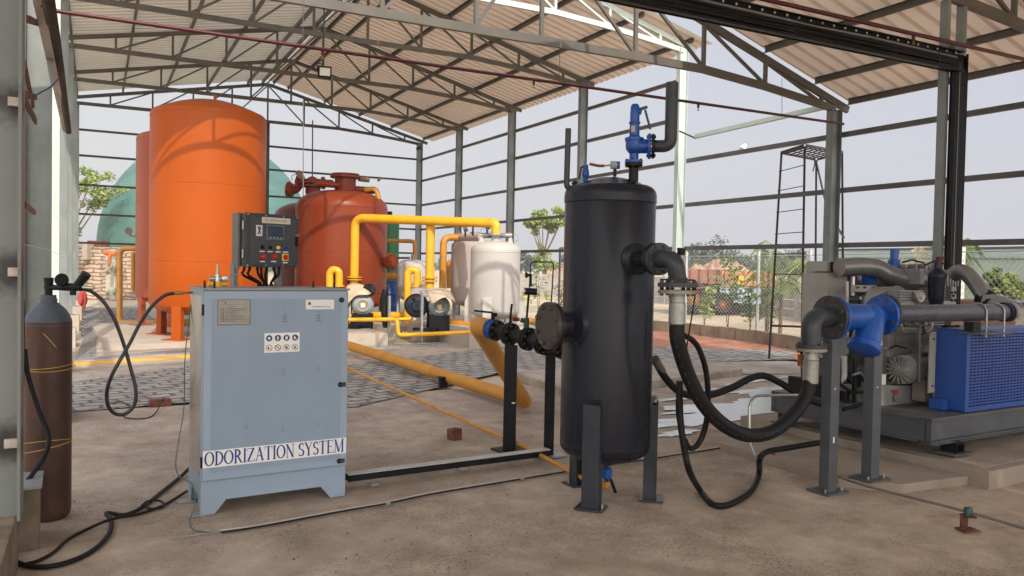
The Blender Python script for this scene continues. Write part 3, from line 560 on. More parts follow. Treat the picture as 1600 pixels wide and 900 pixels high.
tag(f_.build('treeline', LEAFD, smooth=False, loc=(0,300,0)), 'low hazy line of trees along the horizon', 'treeline', kind='stuff')
# scrub on the dry field
f_ = MB()
for k in range(900):
    x = rn.uniform(780,1330); y = rn.choice([rn.uniform(447,470), rn.uniform(432,447)]); c = gp(x, y); leaves(f_, c+Vector((0,0,.1)), .35, 5, .12, rn, .4)
tag(f_.build('scrub', LEAFL, smooth=False, loc=(20,40,0)), 'low yellow green scrub growing across the dry field', 'scrub', kind='stuff')
# mounds of red earth
EARTH = mat('red earth', (.44, .27, .17), .95, var=.2, scale=1.5, bump=.6, bscale=4)
def mound(label, x0, x1, ytop, d, seed):
    import mathutils
    a = P(x0, 430, d); c = P(x1, 430, d); L_ = (c-a); L_.z = 0; n_ = 110; mt_ = 26; b = MB(); ax = L_.normalized(); sd_ = Vector((-ax.y, ax.x, 0)); hh = P((x0+x1)/2, ytop, d).z
    for i in range(n_+1):
        for j in range(mt_+1):
            u_ = i/n_; v_ = j/mt_; env = min(1, sin(pi*u_)**.45)*sin(pi*v_)**.8; nz = .66+.28*mathutils.noise.noise(Vector((u_*4+seed, v_*2, 0)))+.09*mathutils.noise.noise(Vector((u_*20, v_*9, seed)))
            p = a+L_*u_+sd_*(v_-.5)*7; b.v.append(Vector((p.x, p.y, gz-.05+max(0,env*nz*hh*1.25))))
    for i in range(n_):
        for j in range(mt_): k = i*(mt_+1)+j; b.f.append((k, k+1, k+mt_+2, k+mt_+1)); b.mi.append(0)
    tag(b.build('earth_mound', EARTH, loc=(a.x,a.y,gz)), label, 'mound')
mound('long heap of red earth behind the orange truck bed', 1060, 1180, 398, 75, 3)
mound('heap of red earth seen left of the black vessel', 838, 925, 407, 80, 8)
# precast boundary wall: posts and planks
wl = thing('boundary_wall', 'low grey precast wall of concrete planks and posts across the field', 'wall', gp(1000, 480))
WP = mat('weathered precast', (.44, .41, .36), .9, var=.15, scale=1.5, bump=.3)
pts = [gp(790, 461), gp(900, 466), gp(1000, 472), gp(1125, 482), gp(1190, 490), gp(1245, 499), gp(1290, 508)]
for a, c in zip(pts, pts[1:]):
    nn_ = max(1, round((c-a).length/2.2))
    for i in range(nn_):
        p = a+(c-a)*(i/nn_); q = a+(c-a)*((i+1)/nn_)
        MB().box(p.x-.07, p.x+.07, p.y-.07, p.y+.07, gz, gz+1.45).build('post', WP, wl, smooth=False)
        pb = MB()
        for k in range(4): pb.bar(Vector((p.x,p.y,gz+.18+k*.33)), Vector((q.x,q.y,gz+.18+k*.33)), .05, .31)
        pb.build('plank', WP, wl, smooth=False)
# green fabric screen at right
GF = mat('green shade fabric', (.42, .52, .46), .8, var=.06, scale=.8, bump=.3, bscale=3, stretch=(1,1,3))
gs = thing('fabric_screen', 'tall pale green fabric screen behind the compressor', 'screen', P(1450, 500, 22))
a0 = P(1303, 390, 27); a1 = P(1500, 388, 21.5); a2 = P(1760, 384, 16.5); b = MB(); rows = []
for k in range(41):
    t = k/40; p = a0.lerp(a1, t*2) if t < .5 else a1.lerp(a2, t*2-1); wv = .04*sin(k*1.7)
    for z, s_ in ((gz,0), (.8,wv), (1.6,-wv), (2.05,wv*.4), (p.z,0)): b.v.append(Vector((p.x+s_, p.y+s_, z)))
for k in range(40):
    for j in range(4): q = k*5+j; b.f.append((q, q+5, q+6, q+1)); b.mi.append(0)
o_ = b.build('fabric', GF, gs); o_.modifiers.new('t','SOLIDIFY').thickness = .004
MB().sweep([a0+Vector((0,0,.0)), a1, a2], .03, 6).build('top_rail', STEELD, gs); 
b = MB(); q0 = a0.copy(); q1 = a1.copy(); q2 = a2.copy()
for q in (q0,q1,q2): q.z -= .28
b.sweep([q0+Vector((-.05,-.05,0)), q1+Vector((-.05,-.05,0)), q2+Vector((-.05,-.05,0))], .012, 5).build('tie_rope', STEELD, gs)
# chain link fence with its block kerb
cf = thing('chain_link_fence', 'galvanised chain link fence beyond the right girts with saplings behind', 'fence', G(1182, 533))
fa = G(900, 504); fb = G(1070, 521); fc = G(1182, 534); fd = G(1262, 549); fe = fd+(fd-fc).normalized()*7
hF = 1.95; CW = mat('chain link wire', (.5,.5,.5), .5, metal=.3, var=0)
fp = [fa, fb, fc, fd, fe]
for i, p in enumerate(fp):
    MB().cyl((p.x,p.y,0), (p.x,p.y,2.1), .035, n=10).build('post', mat('pale fence post', (.55,.57,.55), .5), cf)
for a, c in zip(fp, fp[1:]):
    L_ = (c-a).length; ax = (c-a).normalized(); b = MB(); s_ = .11
    k = -int(hF/s_)
    while k*s_ < L_:
        for dr in (1, -1):
            x0 = k*s_; u0, z0 = (x0, 0) if dr > 0 else (x0+hF, 0); u1, z1 = (x0+hF, hF) if dr > 0 else (x0, hF)
            # clip to the panel
            def cl(u, z, U, Z_): 
                if u < 0: z = z+(Z_-z)*(0-u)/(U-u); u = 0
                if u > L_: z = z+(Z_-z)*(L_-u)/(U-u); u = L_
                return u, z
            if max(u0,u1) <= 0 or min(u0,u1) >= L_: continue
            A = cl(u0,z0,u1,z1); B_ = cl(u1,z1,u0,z0)
            b.sweep([a+ax*A[0]+Vector((0,0,.12+A[1]*.93)), a+ax*B_[0]+Vector((0,0,.12+B_[1]*.93))], .0032, 3, caps=False)
        k += 1
    b.build('wire_mesh', CW, cf, smooth=False); MB().cyl(a+Vector((0,0,1.98)), c+Vector((0,0,1.98)), .01, n=5).build('top_wire', CW, cf)
kb = thing('block_kerb', 'low kerb of worn concrete blocks along the foot of the chain link fence', 'kerb', G(1100, 524))
for a, c in zip(fp[:4], fp[1:]):
    nn_ = round((c-a).length/.62); rk = random.Random(int(c.x*10))
    for i in range(nn_):
        p = a+(c-a)*((i+.5)/nn_); dr = atan2((c-a).y, (c-a).x); MB().obox((p.x-.12, p.y-.12, .13+rk.uniform(-.01,.01)), ((c-a).length/nn_-.02, .12, .3), dr+rk.uniform(-.02,.02)).build('block', mat('worn kerb block', (.36,.29,.21), .9, var=.2, scale=3, bump=.5), kb, smooth=False, bevel=.012)
# saplings and palms
def sapling(label, x, y, h, d=None, mt=LEAF, seed=1, sz=.07, n=90, sp=.28):
    rn = random.Random(seed); p = G(x, y); t = thing('sapling', label, 'plant', p, 'young plants along the fence'); b = MB(); f_ = MB()
    for k in range(2):
        top = p+Vector((rn.uniform(-.15,.15), rn.uniform(-.1,.1), h*rn.uniform(.8,1))); b.sweep([p, (p+top)/2+Vector((rn.uniform(-.05,.05),0,0)), top], [.014,.01,.005], 5)
        for j in range(5): leaves(f_, p.lerp(top, .45+.13*j)+Vector((rn.uniform(-sp,sp)*.7, rn.uniform(-sp,sp)*.7, 0)), sp*.7, n//6, sz, rn)
    b.build('stem', BARK, t); f_.build('foliage', mt, t, smooth=False); return t
sapling('tall leafy sapling in front of the truck wheels', 1137, 522, 2.0, seed=1, n=170, sp=.38)
sapling('small bushy sapling near the big hose coupling', 1100, 512, 1.15, seed=2, n=130, sp=.34, mt=LEAFL)
sapling('short plant left of the ladder tower base', 1172, 524, 1.25, seed=3, n=90, mt=LEAF)
sapling('low plant right beside the galvanised fence post', 1196, 527, 1.3, seed=4, n=70)
sapling('small plant at the left end of the fence, near the black vessel', 1062, 512, 1.2, seed=5, n=90)
sapling('spindly plant seen past the left of the vessel, taller one', 842, 497, 1.5, seed=6, n=60, sz=.05)
sapling('spindly plant seen past the left of the vessel, shorter one', 878, 500, 1.3, seed=7, n=60, sz=.05)
def palm(label, x, y, h, seed, d, n=14, L_=.9, mt=LEAF):
    rn = random.Random(seed); p = P(x, y, d); base = Vector((p.x, p.y, 0)); t = thing('palm', label, 'palm', base, 'young palms by the fence'); MB().sweep([base, base+Vector((.02,0,h*.5)), base+Vector((0,0,h))], [.05,.04,.03], 7).build('trunk', BARK, t); f_ = MB()
    for k in range(n):
        a = rn.uniform(0, 6.28); u_ = Vector((cos(a), sin(a), 0)); c = base+Vector((0,0,h*rn.uniform(.55,1))); e = rn.uniform(.2,1.2)
        pts = spl([c, c+u_*L_*.45*cos(e)+Vector((0,0,L_*.5*sin(e)+.1)), c+u_*L_+Vector((0,0,L_*.5*sin(e)-.15))], 6)
        for j in range(1, len(pts)-1):
            w_ = .14*sin(pi*j/len(pts))+.03; s_ = u_.cross(Vector((0,0,1)))
            for sg in (-1,1): f_.add([pts[j], pts[j]+Vector((0,0,.012)), pts[j+1]+s_*sg*w_+Vector((0,0,-.08)), pts[j+1]+s_*sg*w_*.95+Vector((0,0,-.10))], [(0,1,2,3)])
        f_.sweep(pts, .008, 4)
    f_.build('frond', mt, t, smooth=False); return t
palm('young palm with upright fronds between fence post and ladder tower', 1199, 500, 1.9, 1, 19.5, L_=.9)
palm('slender palm right behind the ladder tower', 1219, 500, 1.5, 2, 18.5, L_=.7)
palm('palm beside the grey machine housing', 1262, 500, 1.6, 3, 18.0, L_=.8, mt=LEAFL)
palm('yellowing palm in front of the green screen', 1428, 500, 2.0, 4, 20.0, L_=1.0, mt=DRY, n=18)
palm('thin green palm behind the twin posts', 1494, 500, 2.2, 5, 15.0, L_=.5)
b0 = P(1572, 600, 12.5); b0.z = 0
tree('shrub', 'bright green leafy shrub in front of the green screen at the right', b0, 1.6, .6, at_px([(1556,432,.16),(1575,438,.18),(1590,446,.2),(1548,455,.13),(1566,462,.2),(1585,470,.2),(1600,455,.2),(1563,445,.15)],12.5,b0), .034, LEAFL, 31, .02, n=420, cat='shrub')
MB_ = MB(); pp = P(1501, 470, 14); tag(MB().box(pp.x-.05, pp.x+.05, pp.y-.03, pp.y+.03, 0, P(1501,386,14).z).build('fence_post', mat('pale fence post', (.55,.57,.55), .5), None, loc=(pp.x,pp.y,0)), 'pale upright post standing before the green screen', 'post')
# parked tipper trailer and tractor in the field
TRO = mat('orange trailer paint', (.50,.24,.07), .7, var=.15, scale=2, dirt=(.38,.22,.12), dscale=2); TRR = mat('rusty trailer side', (.30,.13,.085), .8, var=.2, scale=2); TYR = mat('tyre rubber', (.02,.02,.022), .8, var=.2)
TRB = mat('pale blue chassis paint', (.38,.48,.55), .6, var=.12)
tr = thing('tipper_trailer', 'orange high-sided tipper trailer parked beyond the fence', 'trailer', P(1150, 490, 30))
dT = 30
def tp(x, y, d=dT): return P(x, y, d)
a = tp(1128,458); c = tp(1209,459); ax = (c-a); ax.z = 0; ax.normalize(); sd_ = Vector((-ax.y, ax.x, 0))
def tbox(b, x0, x1, y0, y1, dep=2.0, off=0.0):
    p = tp(x0,y1)+sd_*off; q = tp(x1,y1)+sd_*off; zt = tp((x0+x1)/2,y0).z; zb = tp((x0+x1)/2,y1).z
    return b.hexa([Vector((p.x,p.y,zb)),Vector((q.x,q.y,zb)),Vector((q.x,q.y,zb))+sd_*dep,Vector((p.x,p.y,zb))+sd_*dep]+[Vector((v.x,v.y,zt)) for v in (p,q,q+sd_*dep,p+sd_*dep)])
tbox(MB(), 1128,1210,424,447).build('body', TRO, tr, smooth=False)
for x in (1132,1147,1162,1177,1192,1206): tbox(MB(), x,x+2.4,424,447, .08, -.08).build('rib', TRO, tr, smooth=False)
tbox(MB(), 1152,1164,431,445, .05, -.05).build('panel', mat('yellow panel', (.75,.45,.02), .6), tr, smooth=False)
tbox(MB(), 1124,1190,463,474, 1.6, .1).build('chassis', TRB, tr, smooth=False)
tbox(MB(), 1126,1150,450,462, .1, .1).build('bracket', TRB, tr, smooth=False); tbox(MB(), 1172,1190,450,462, .1, .1).build('bracket', TRB, tr, smooth=False)
b = MB(); b.bar(tp(1149,463), tp(1158,450), .09, .09).bar(tp(1158,450), tp(1167,463), .09, .09).bar(tp(1149,463), tp(1167,463), .09, .08); b.build('drawbar', TRB, tr, smooth=False)
for x in (1134, 1160): q = tp(x,482)+sd_*.2; MB().lathe(q, sd_, [(0,0),(.2,.02),(.25,.05),(.42,.0),(.46,.05),(.46,.25),(.42,.3),(0,.3)], 24).build('wheel', TYR, tr)
tc_ = thing('tractor', 'blue tractor with big black tyres half hidden by saplings', 'tractor', P(1095, 495, 28)); dT = 28
tbox(MB(), 1080,1124,437,449, .7, .5).build('hood', mat('tractor blue', (.05,.22,.50), .5, var=.1), tc_, smooth=False, bevel=.03)
tbox(MB(), 1070,1130,450,468, .8, .4).build('engine', mat('sooty engine', (.035,.035,.035), .7, var=.3), tc_, smooth=False)
for x, r in ((1082,.62),(1128,.42)):
    for off in (-.1, 1.3):
        q = tp(x, 494)+sd_*off; q.z = r; wh = MB().lathe(q, sd_, [(r*.45,.0),(r*.8,-.02),(r*.96,.03),(r,.1),(r,.25),(r*.96,.33),(r*.8,.36),(r*.45,.34)], 28).build('wheel', TYR, tc_); MB().lathe(q, sd_, [(0,.06),(r*.2,.02),(r*.42,.08),(r*.46,.03),(r*.46,.3),(0,.3)], 20).build('rim', mat('rusty rim', (.25,.08,.04), .7), wh)
MB().bar(tp(1072,452), tp(1112,447), .5, .05).build('fender', TRR, tc_, smooth=False)
t2 = thing('tipper_trailer', 'rust red flat trailer standing left of the orange one', 'trailer', P(1105, 455, 36)); dT = 36
tbox(MB(), 1062,1142,421,443).build('body', TRR, t2, smooth=False)
for x in (1064,1078,1092,1106,1120,1134): tbox(MB(), x,x+2,421,443,.08,-.08).build('rib', TRR, t2, smooth=False)
for x in (1075,1125): q = tp(x,470)+sd_*.2; q.z = .45; MB().lathe(q, sd_, [(0,0),(.42,.0),(.46,.05),(.46,.25),(.42,.3),(0,.3)], 20).build('wheel', TYR, t2)
# big green fabric dome
DOME = mat('green dome fabric', (.095, .20, .17), .6, var=.16, scale=.6, bump=1.0, bscale=2.2, stretch=(.3,.3,2.2), dirt=(.06,.15,.13), dscale=.4)
dc = P(328, 390, 50); R_ = 158*50/1253; dm = thing('fabric_dome', 'huge green fabric gas dome behind the orange tanks', 'dome', (dc.x, dc.y, 0))
MB().lathe((dc.x,dc.y,1.2), (0,0,1), [(R_*.955,.0),(R_*.985,.5),(R_*1.0,1.0)]+[(R_*cos(a), 1.2+R_*1.1*sin(a)) for a in [k*pi/2/18 for k in range(18)]]+[(0,1.2+R_*1.1)], 64).build('membrane', DOME, dm)
b = MB(); 
for k in range(28): a = 2*pi*k/28; b.cyl((dc.x+R_*.95*cos(a), dc.y+R_*.95*sin(a), 0), (dc.x+R_*.95*cos(a), dc.y+R_*.95*sin(a), 1.25), .09, n=6)
MB().lathe((dc.x,dc.y,-.05), (0,0,1), [(R_*.93,0),(R_*.93,1.25),(R_*.90,1.27)], 48).build('tank_wall', CONCW, dm)
# stacked stone wall at the back left
SW = paver_mat('stacked rough stone', (.56,.42,.32), (.48,.35,.26), (.22,.16,.12), .6, .16, msz=.03)
sw_t = SW.node_tree
mpn = [q for q in sw_t.nodes if q.type == 'MAPPING'][0]; mpn.inputs['Rotation'].default_value = (radians(90), 0, 0)
a = P(100, 470, 33); c = P(230, 470, 33); st = thing('stone_wall', 'stacked rough stone wall with red brick coping behind the back left corner', 'wall', (a.x, a.y, 0))
def wallbox(x0, x1, yt, d, dep=.5, zb=0, zt=None): a = P(x0, 430, d); c = P(x1, 430, d); zt = zt or P((x0+x1)/2, yt, d).z; n_ = Vector((fw.x, fw.y, 0)).normalized()*dep; return MB().hexa([Vector((v.x,v.y,z)) for z in (zb,zt) for v in (a,c,c+n_,a+n_)])
wallbox(90,240,386,33).build('wall', SW, st, smooth=False)
wallbox(136,160,376,33.2,.6,zb=2.0).build('coping', BRICK, st, smooth=False)
wallbox(128,136,380,32.7,.6,zb=1.6).build('capstone', CONCW, st, smooth=False)
wallbox(165,180,392,32.4).build('plaster_pier', mat('stained plaster', (.50,.47,.38), .9, var=.1, scale=2, dirt=(.12,.12,.07), dscale=2, dlo=.5, dhi=.6), st, smooth=False)
tag(MB().sweep(spl([P(164,393,31.5), P(172,396,31.4), P(171,405,31.4), P(170,416,31.4)], 6), [.07]*18+[.03], 8).sweep([P(164,395,31.5), P(181,397,31.4)], .1, 8).build('orange_pipe', mat('orange pipe', (.55,.16,.05), .6), None), 'short bent orange pipe end on top of the plastered pier', 'pipe')
sheet('paving', [G(127,529),G(122,482),G(215,480),G(250,505),G(240,528)], .006, STONE)
sheet('gravel', [G(118,562,.0),G(149,562),G(152,505),G(150,480),G(135,480),G(133,520)], .010, mat('dark gravel', (.30,.28,.25), .95, var=.35, scale=14, bump=1.0, bscale=12))
# red hose reel and orange-red wheel seen through the left columns
for (x, y, d, r, lb) in ((44,412,11.5,.27,'red hose reel seen edge-on between the two nearest left columns'), (128,467,24,.33,'small orange red valve wheel beside the left pedestals')):
    c = P(x, y, d); t = thing('hose_reel' if x < 100 else 'handwheel', lb, 'reel' if x < 100 else 'wheel', c); ax = Vector((.95,.30,0)).normalized(); RR = mat('faded red plastic', (.50,.07,.045), .5, var=.1)
    for s_ in ((-.07,.07) if x < 100 else (0,)): MB().lathe(c+ax*s_, ax, [(.02,0),(r*.9,0),(r,.01),(r,.03),(r*.9,.035),(.02,.03)], 28).build('rim', RR, t)
    MB().cyl(c-ax*.07, c+ax*.1, r*.55, n=20).build('drum', RR, t); MB().bar(c+Vector((0,.05,0)), Vector((c.x,c.y+.05,0)), .05, .05).build('stand', STEELD, t, smooth=False)

# ------------------------------------------------------------ tanks
def tank(name, label, cx, cy, R_, zb, zt, mt, dome=.3, bot=.25, legs=None, legw=.14, leg_mt=None, knuckle=.12, group=None, cone=False, seams=(), n=56):
    t = thing(name, label, 'tank', (cx, cy, 0), group)
    prof = []
    K = 8
    for k in range(K+1): a = -pi/2+pi/2*k/K; prof.append((R_*cos(a) if k else 0, zb+bot*sin(a)))
    body = list(prof)
    for s_ in sorted(seams): body += [(R_, s_-.012), (R_+.005, s_-.004), (R_+.005, s_+.004), (R_, s_+.012)]
    body.append((R_, zt))
    if cone: body += [(R_+.006, zt), (R_+.006, zt+.012), (R_, zt+.016)]+[((R_-.11)+.11*cos(a), zt+.016+.12*sin(a)) for a in (.35,.7,1.05,1.35)]+[((R_-.1)*(1-t) if t < 1 else 0, zt+.13+(dome-.13)*(1-(1-t)**2)) for t in (.15,.35,.6,.8,1)]
    else:
        for k in range(1, 9): a = pi/2*k/8; body.append((R_*cos(a)**.8 if k < 8 else 0, zt+dome*sin(a)))
    MB().lathe((cx,cy,0), (0,0,1), body, n).build('shell', mt, t, ang_=25)
    for a in (legs or []):
        x = cx+(R_-legw*.35)*cos(radians(a)); y = cy+(R_-legw*.35)*sin(radians(a))
        l_ = MB().obox((x,y,(zb+.25)/2+.05), (legw*.55, legw, zb+.3), radians(a)).build('leg', leg_mt or mt, t, smooth=False, bevel=.004)
        MB().obox((x,y,.10), (legw*2.1, legw*2.1, .02), radians(a)).build('foot_plate', leg_mt or mt, l_, smooth=False)
    return t
sheet('tank_pad', [(.2,15.9),(3.8,16.4),(3.5,22),(-.1,21.6)], .09, CONCW, .11)
oc = Vector((2.06, 17.45)); OR_ = 1.115
ot = tank('storage_tank', 'large bright orange upright tank, the front one of two', oc.x, oc.y, OR_, .78, 4.49, ORA, dome=.40, bot=.28, legs=(-128,-38,52,142), legw=.2, cone=True, seams=(1.62,3.12))
MB().bar((oc.x+.5, oc.y-OR_*.89, .95), (oc.x+.5, oc.y-OR_*.89, 1.6), .014, .012, (0,1,0)).build('weld_seam', ORA, ot, smooth=False)
MB().cyl((oc.x+.1,oc.y,4.8),(oc.x+.1,oc.y,5.02),.03,n=8).build('vent_pipe', ORA, ot)
q = oc+Vector((OR_*cos(radians(-128)), OR_*sin(radians(-128)))); 
o2 = P(290, 400, 19.6); t_ = tank('storage_tank', 'dull orange upright tank mostly hidden behind the bright one', o2.x, o2.y, OR_, .8, 4.48, mat('dull orange tank paint', (.36,.07,.028), .42, var=.06, scale=1.2), dome=.36, bot=.28, legs=(-110,-160,60), legw=.2, cone=True, seams=(1.62,3.0))
c = P(220,350,19.1); MB().cyl(c, c+Vector((.0,0,.1)), .05, n=8).cyl(P(219,360,19.0), P(232,361,18.9), .015, n=6).build('valve', PLATEW, t_)
g_ = thing('pressure_gauge', 'small round gauge on a thin arm beside the hidden orange tank', 'gauge', P(200,362,20)); MB().cyl(P(201,361,20), P(201,361,19.95), .09, n=16).build('dial', mat('gauge case', (.25,.18,.14), .5), g_); MB().sweep([P(202,364,20), P(205,369,20), P(215,369,19.5)], .02, 6).build('arm', STEELD, g_)
rc = P(533.5, 400, 19.2)
r1 = tank('process_tank', 'broad red oxide tank with open flanged neck, nearer of two', rc.x, rc.y, 1.075, .75, 2.95, OXI, dome=.42, bot=.25, legs=(-100,-10,80,170), legw=.18, seams=(1.9,2.93))
r1n = MB(); c0 = Vector((rc.x,rc.y,0)); r1n.cyl(c0+Vector((.07,0,3.3)), c0+Vector((.07,0,3.68)), .25, n=28); r1n.build('neck', OXI, r1)
r1n = MB().flange(c0+Vector((.07,0,3.70)), (0,0,1), .36, .05, 14, .31, bm=1, br=.015); r1n.flange(c0+Vector((.07,0,3.755)), (0,0,1), .33, .03, 1); r1n.build('flange', [OXI, OXI], r1)
MB().sweep(fil([c0+Vector((-.7,-.2,3.48)), c0+Vector((.05,-.1,3.48))], .05), .075, 12).build('side_pipe', OXI, r1)
MB().sweep(fil([c0+Vector((.2,.05,3.42)), c0+Vector((.75,.05,3.42)), c0+Vector((.80,.05,3.42))], .1), .085, 12).build('side_pipe', OXI, r1)
MB().sweep(fil([P(570,297,19), P(588,294,19), P(592,312,19)], .15), .06, 12).build('lifting_loop', OCH, r1)
e_ = MB().cyl(P(603,409,19.0), P(609,409,18.95), .13, n=24); e_.flange(P(611,409,18.95), P(612,409,18.9)-P(600,409,19.05), .20, .07, 10, .16, br=.02); e_.build('side_nozzle', [OXI, PIPEG], r1)
for x, d in ((560,19.2),(592,19.2)): 
    MB().cyl(P(x,279,19.3), P(x+17 if x < 580 else x+2,281,19.3), .065, n=12).build('actuator', [mat('tan actuator', (.30,.18,.10), .6)], r1)
rb = P(496, 400, 23); r2 = tank('process_tank', 'darker red oxide tank standing behind and left of the broad one', rb.x, rb.y, 1.2, .75, 2.95, mat('dark red oxide', (.21,.045,.03), .45, var=.1), dome=.42, bot=.25, legs=(-90,0,90,180), legw=.18)
mf = thing('pipe_manifold', 'red oxide pipe manifold with valves spanning the tops of both red tanks', 'pipework', P(490,300,20)); dm_ = 20.5
MB().cyl(P(489,303,dm_), P(489,280,dm_), .19, n=20).build('neck', OXI, mf)
for y in (291, 286): MB().flange(P(489,y,dm_), (0,0,1), .32, .04, 12, .27, br=.015).build('flange', [OXI,OXI], mf)
MB().sweep(fil([P(447,298,dm_), P(463,297,dm_), P(470,285,dm_), P(520,287,dm_)], .15), .10, 14).build('header', OXI, mf)
for x, y, r in ((452,294,.17),(465,288,.17),(505,286,.16)): c = P(x,y,dm_); MB().flange(c, P(x+5,y,dm_)-c, r, .06, 8, r*.82, br=.015).build('flange', [OXI,OXI], mf)
MB().cyl(P(448,296,dm_), P(458,297,dm_), .17, n=16).build('blind_end', OXI, mf)
MB().cyl(P(466,276,dm_), P(472,272,dm_), .13, n=14).build('actuator', mat('tan actuator', (.30,.18,.10), .6), mf)
MB().sweep([P(465,285,dm_), P(465,275,dm_)], .04, 6).build('valve_stem', BLACKP, mf)
MB().sweep(spl([P(457,282,dm_), P(456,275,dm_), P(463,272,dm_)], 5), .008, 5).build('tubing', BLACKP, mf)
MB().lathe(P(488,281,dm_), (0,0,1), [(.14,0),(.1,.06),(0,.1)], 14).build('cap', OXI, mf)
gt = P(608, 400, 25); t_ = tank('gas_bottle', 'tall green tank peeking out behind the broad red tank', gt.x, gt.y, .30, .2, 2.85, GRN, dome=.25, bot=.05); MB().cyl((gt.x,gt.y,3.05),(gt.x,gt.y,3.28),.08,n=10).build('cap', BLACKP, t_)
bb_ = P(609, 460, 22.5); bd = thing('blue_drum', 'blue drum standing below the ochre pipe, right of the red tank', 'drum', (bb_.x,bb_.y,.0)); MB().lathe((bb_.x,bb_.y,0), (0,0,1), [(0,.1),(.28,.1),(.29,.45),(.305,.47),(.29,.5),(.29,.8),(.305,.82),(.29,.85),(.28,1.18),(0,1.18)], 28).build('body', mat('blue plastic', (.02,.12,.42), .4), bd)
sp = P(645, 440, 21.5); t_ = tank('small_tank', 'small white upright tank seen between the two yellow risers', sp.x, sp.y, .42, .85, 1.58, mat('grey white tank paint', (.52,.49,.48), .5, var=.04), dome=.2, bot=.2, legs=(-120,-30,60,150), legw=.08); MB().cyl((sp.x,sp.y,1.75),(sp.x,sp.y,1.9),.06,n=10).build('neck', GALV, t_)
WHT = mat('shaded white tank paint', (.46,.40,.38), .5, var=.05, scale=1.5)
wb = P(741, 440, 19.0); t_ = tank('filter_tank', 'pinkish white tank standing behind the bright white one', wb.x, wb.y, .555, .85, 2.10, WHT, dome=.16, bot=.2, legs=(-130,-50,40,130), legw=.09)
MB().cyl((wb.x,wb.y,2.23),(wb.x,wb.y,2.43),.12,n=18).build('neck', GALV, t_)
wc = P(773.5, 440, 16.6); wt = tank('filter_tank', 'bright white upright tank with two lifting lugs, front one', wc.x, wc.y, .515, .72, 1.96, WHITE, dome=.19, bot=.20, seams=(1.92,), n=48)
MB().cyl((wc.x,wc.y,2.10),(wc.x,wc.y,2.27),.095,n=20).build('neck', WHITE, wt)
MB().flange((wc.x,wc.y,2.28),(0,0,1),.19,.035,8,.14,br=.01).build('neck_flange', [GALV,BOLT], wt)
for sx in (-1,1):
    q = Vector((wc.x,wc.y,0))+rt0*sx*.30-Vector((fw.x,fw.y,0))*.05; lug = [q+rt0*dx+Vector((0,0,z)) for dx,z in ((-.07,2.02),(.08,2.0) if sx>0 else (.08,2.06),(.035,2.22),(-.025,2.22))]; MB().prism(lug, Vector((fw.x,fw.y,0))*.015).build('lifting_lug', WHITE, wt, smooth=False)
    q = Vector((wc.x,wc.y,0))+rt0*sx*.51; MB().prism([q+rt0*dx*sx+Vector((0,0,z)) for dx,z in ((-.03,1.10),(.02,1.10),(.11,.88),(.11,.40),(-.03,.40))], Vector((fw.x,fw.y,0))*.05).build('leg', WHITE, wt, smooth=False)
q = P(761,480,14.1); MB().prism([P(754,465,16.06),P(769,465,16.06),P(769,509,16.06),P(754,509,16.06)], fw*.05).build('leg', WHITE, wt, smooth=False)
# pipe and instruments joining the two white tank tops
ph = thing('pipe_header', 'grey pipe header with instruments joining the tops of the two white tanks', 'pipework', P(735,370,15.5))
MB().sweep([P(721,371,18.4), P(752,371,17.3)], .085, 12).build('pipe', WHT, ph)
MB().sweep([P(752,368,16.8), P(800,368,16.8)], .055, 10).build('pipe', GALV, ph)
for x,y in ((727,358),(761,355),(797,366)): MB().cyl(P(x-3,y,16.9), P(x+3,y-2,16.9), .07, n=12).build('pressure_switch', mat('rusty switch', (.18,.09,.05), .7, var=.2), ph); MB().cyl(P(x,y+3,16.9), P(x,y+12,16.9), .02, n=6).build('stem', BLACKP, ph)
MB().cyl(P(739,354,17), P(739,368,17), .02, n=8).build('valve_stem', BLACKP, ph)
for x,y in ((757,362),(804,372)): MB().lathe(P(x,y,16.6), fw, [(.075,0),(.085,.01),(.085,.03),(.075,.035)], 18).build('dial', GALV, ph)
# ------------------------------------------------------------ yellow pipework
P0 = P; KS = 1.14
def P(x, y, d): return P0(x, y, d*KS)
def pipe(name, label, pts, r, mt, fr=.16, cat='pipe', flanges=(), grp=None):
    t = thing(name, label, cat, pts[0], grp); MB().sweep(fil(pts, fr*KS), r*KS, 16).build('pipe', mt, t)
    for (p, ax, R_) in flanges:
        for s_ in (-1, 1): MB().flange(Vector(p)+Vector(ax)*s_*.028, ax, R_*KS, .022, 8, R_*.82, br=.012).build('flange', [mt, BOLT], t)
    return t
d1, d2 = 16.0, 14.7
A = P(553,470,d1); B_ = P(556,336,d1); Cc = P(781,349,14.6); D_ = P(780,366,14.6); J = P(673,345,15.2)
yp = pipe('yellow_pipe', 'bright yellow pipe arching from the left blower over to the front white tank', [Vector((A.x,A.y,1.0)), Vector((A.x,A.y,B_.z-.07)), Vector((wc.x,wc.y,P(773,346,14.6).z-.04)), Vector((wc.x,wc.y,2.3))], .087, YEL, .2, flanges=[(Vector((A.x,A.y,P(555,435,d1).z)), (0,0,1), .15)])
jb = Vector((A.x,A.y,B_.z-.07)).lerp(Vector((wc.x,wc.y,P(773,346,14.6).z-.04)), .54)
jb = P(673,344,15.3)
MB().cyl(Vector((jb.x,jb.y,1.1)), Vector((jb.x,jb.y,jb.z-.0)), .097, n=16).build('branch', YEL, yp)
for z in (P(673,439,15.3).z, P(673,434,15.3).z): MB().flange((jb.x,jb.y,z),(0,0,1),.17,.022,8,.145,br=.012).build('flange', [YEL,BOLT], yp)
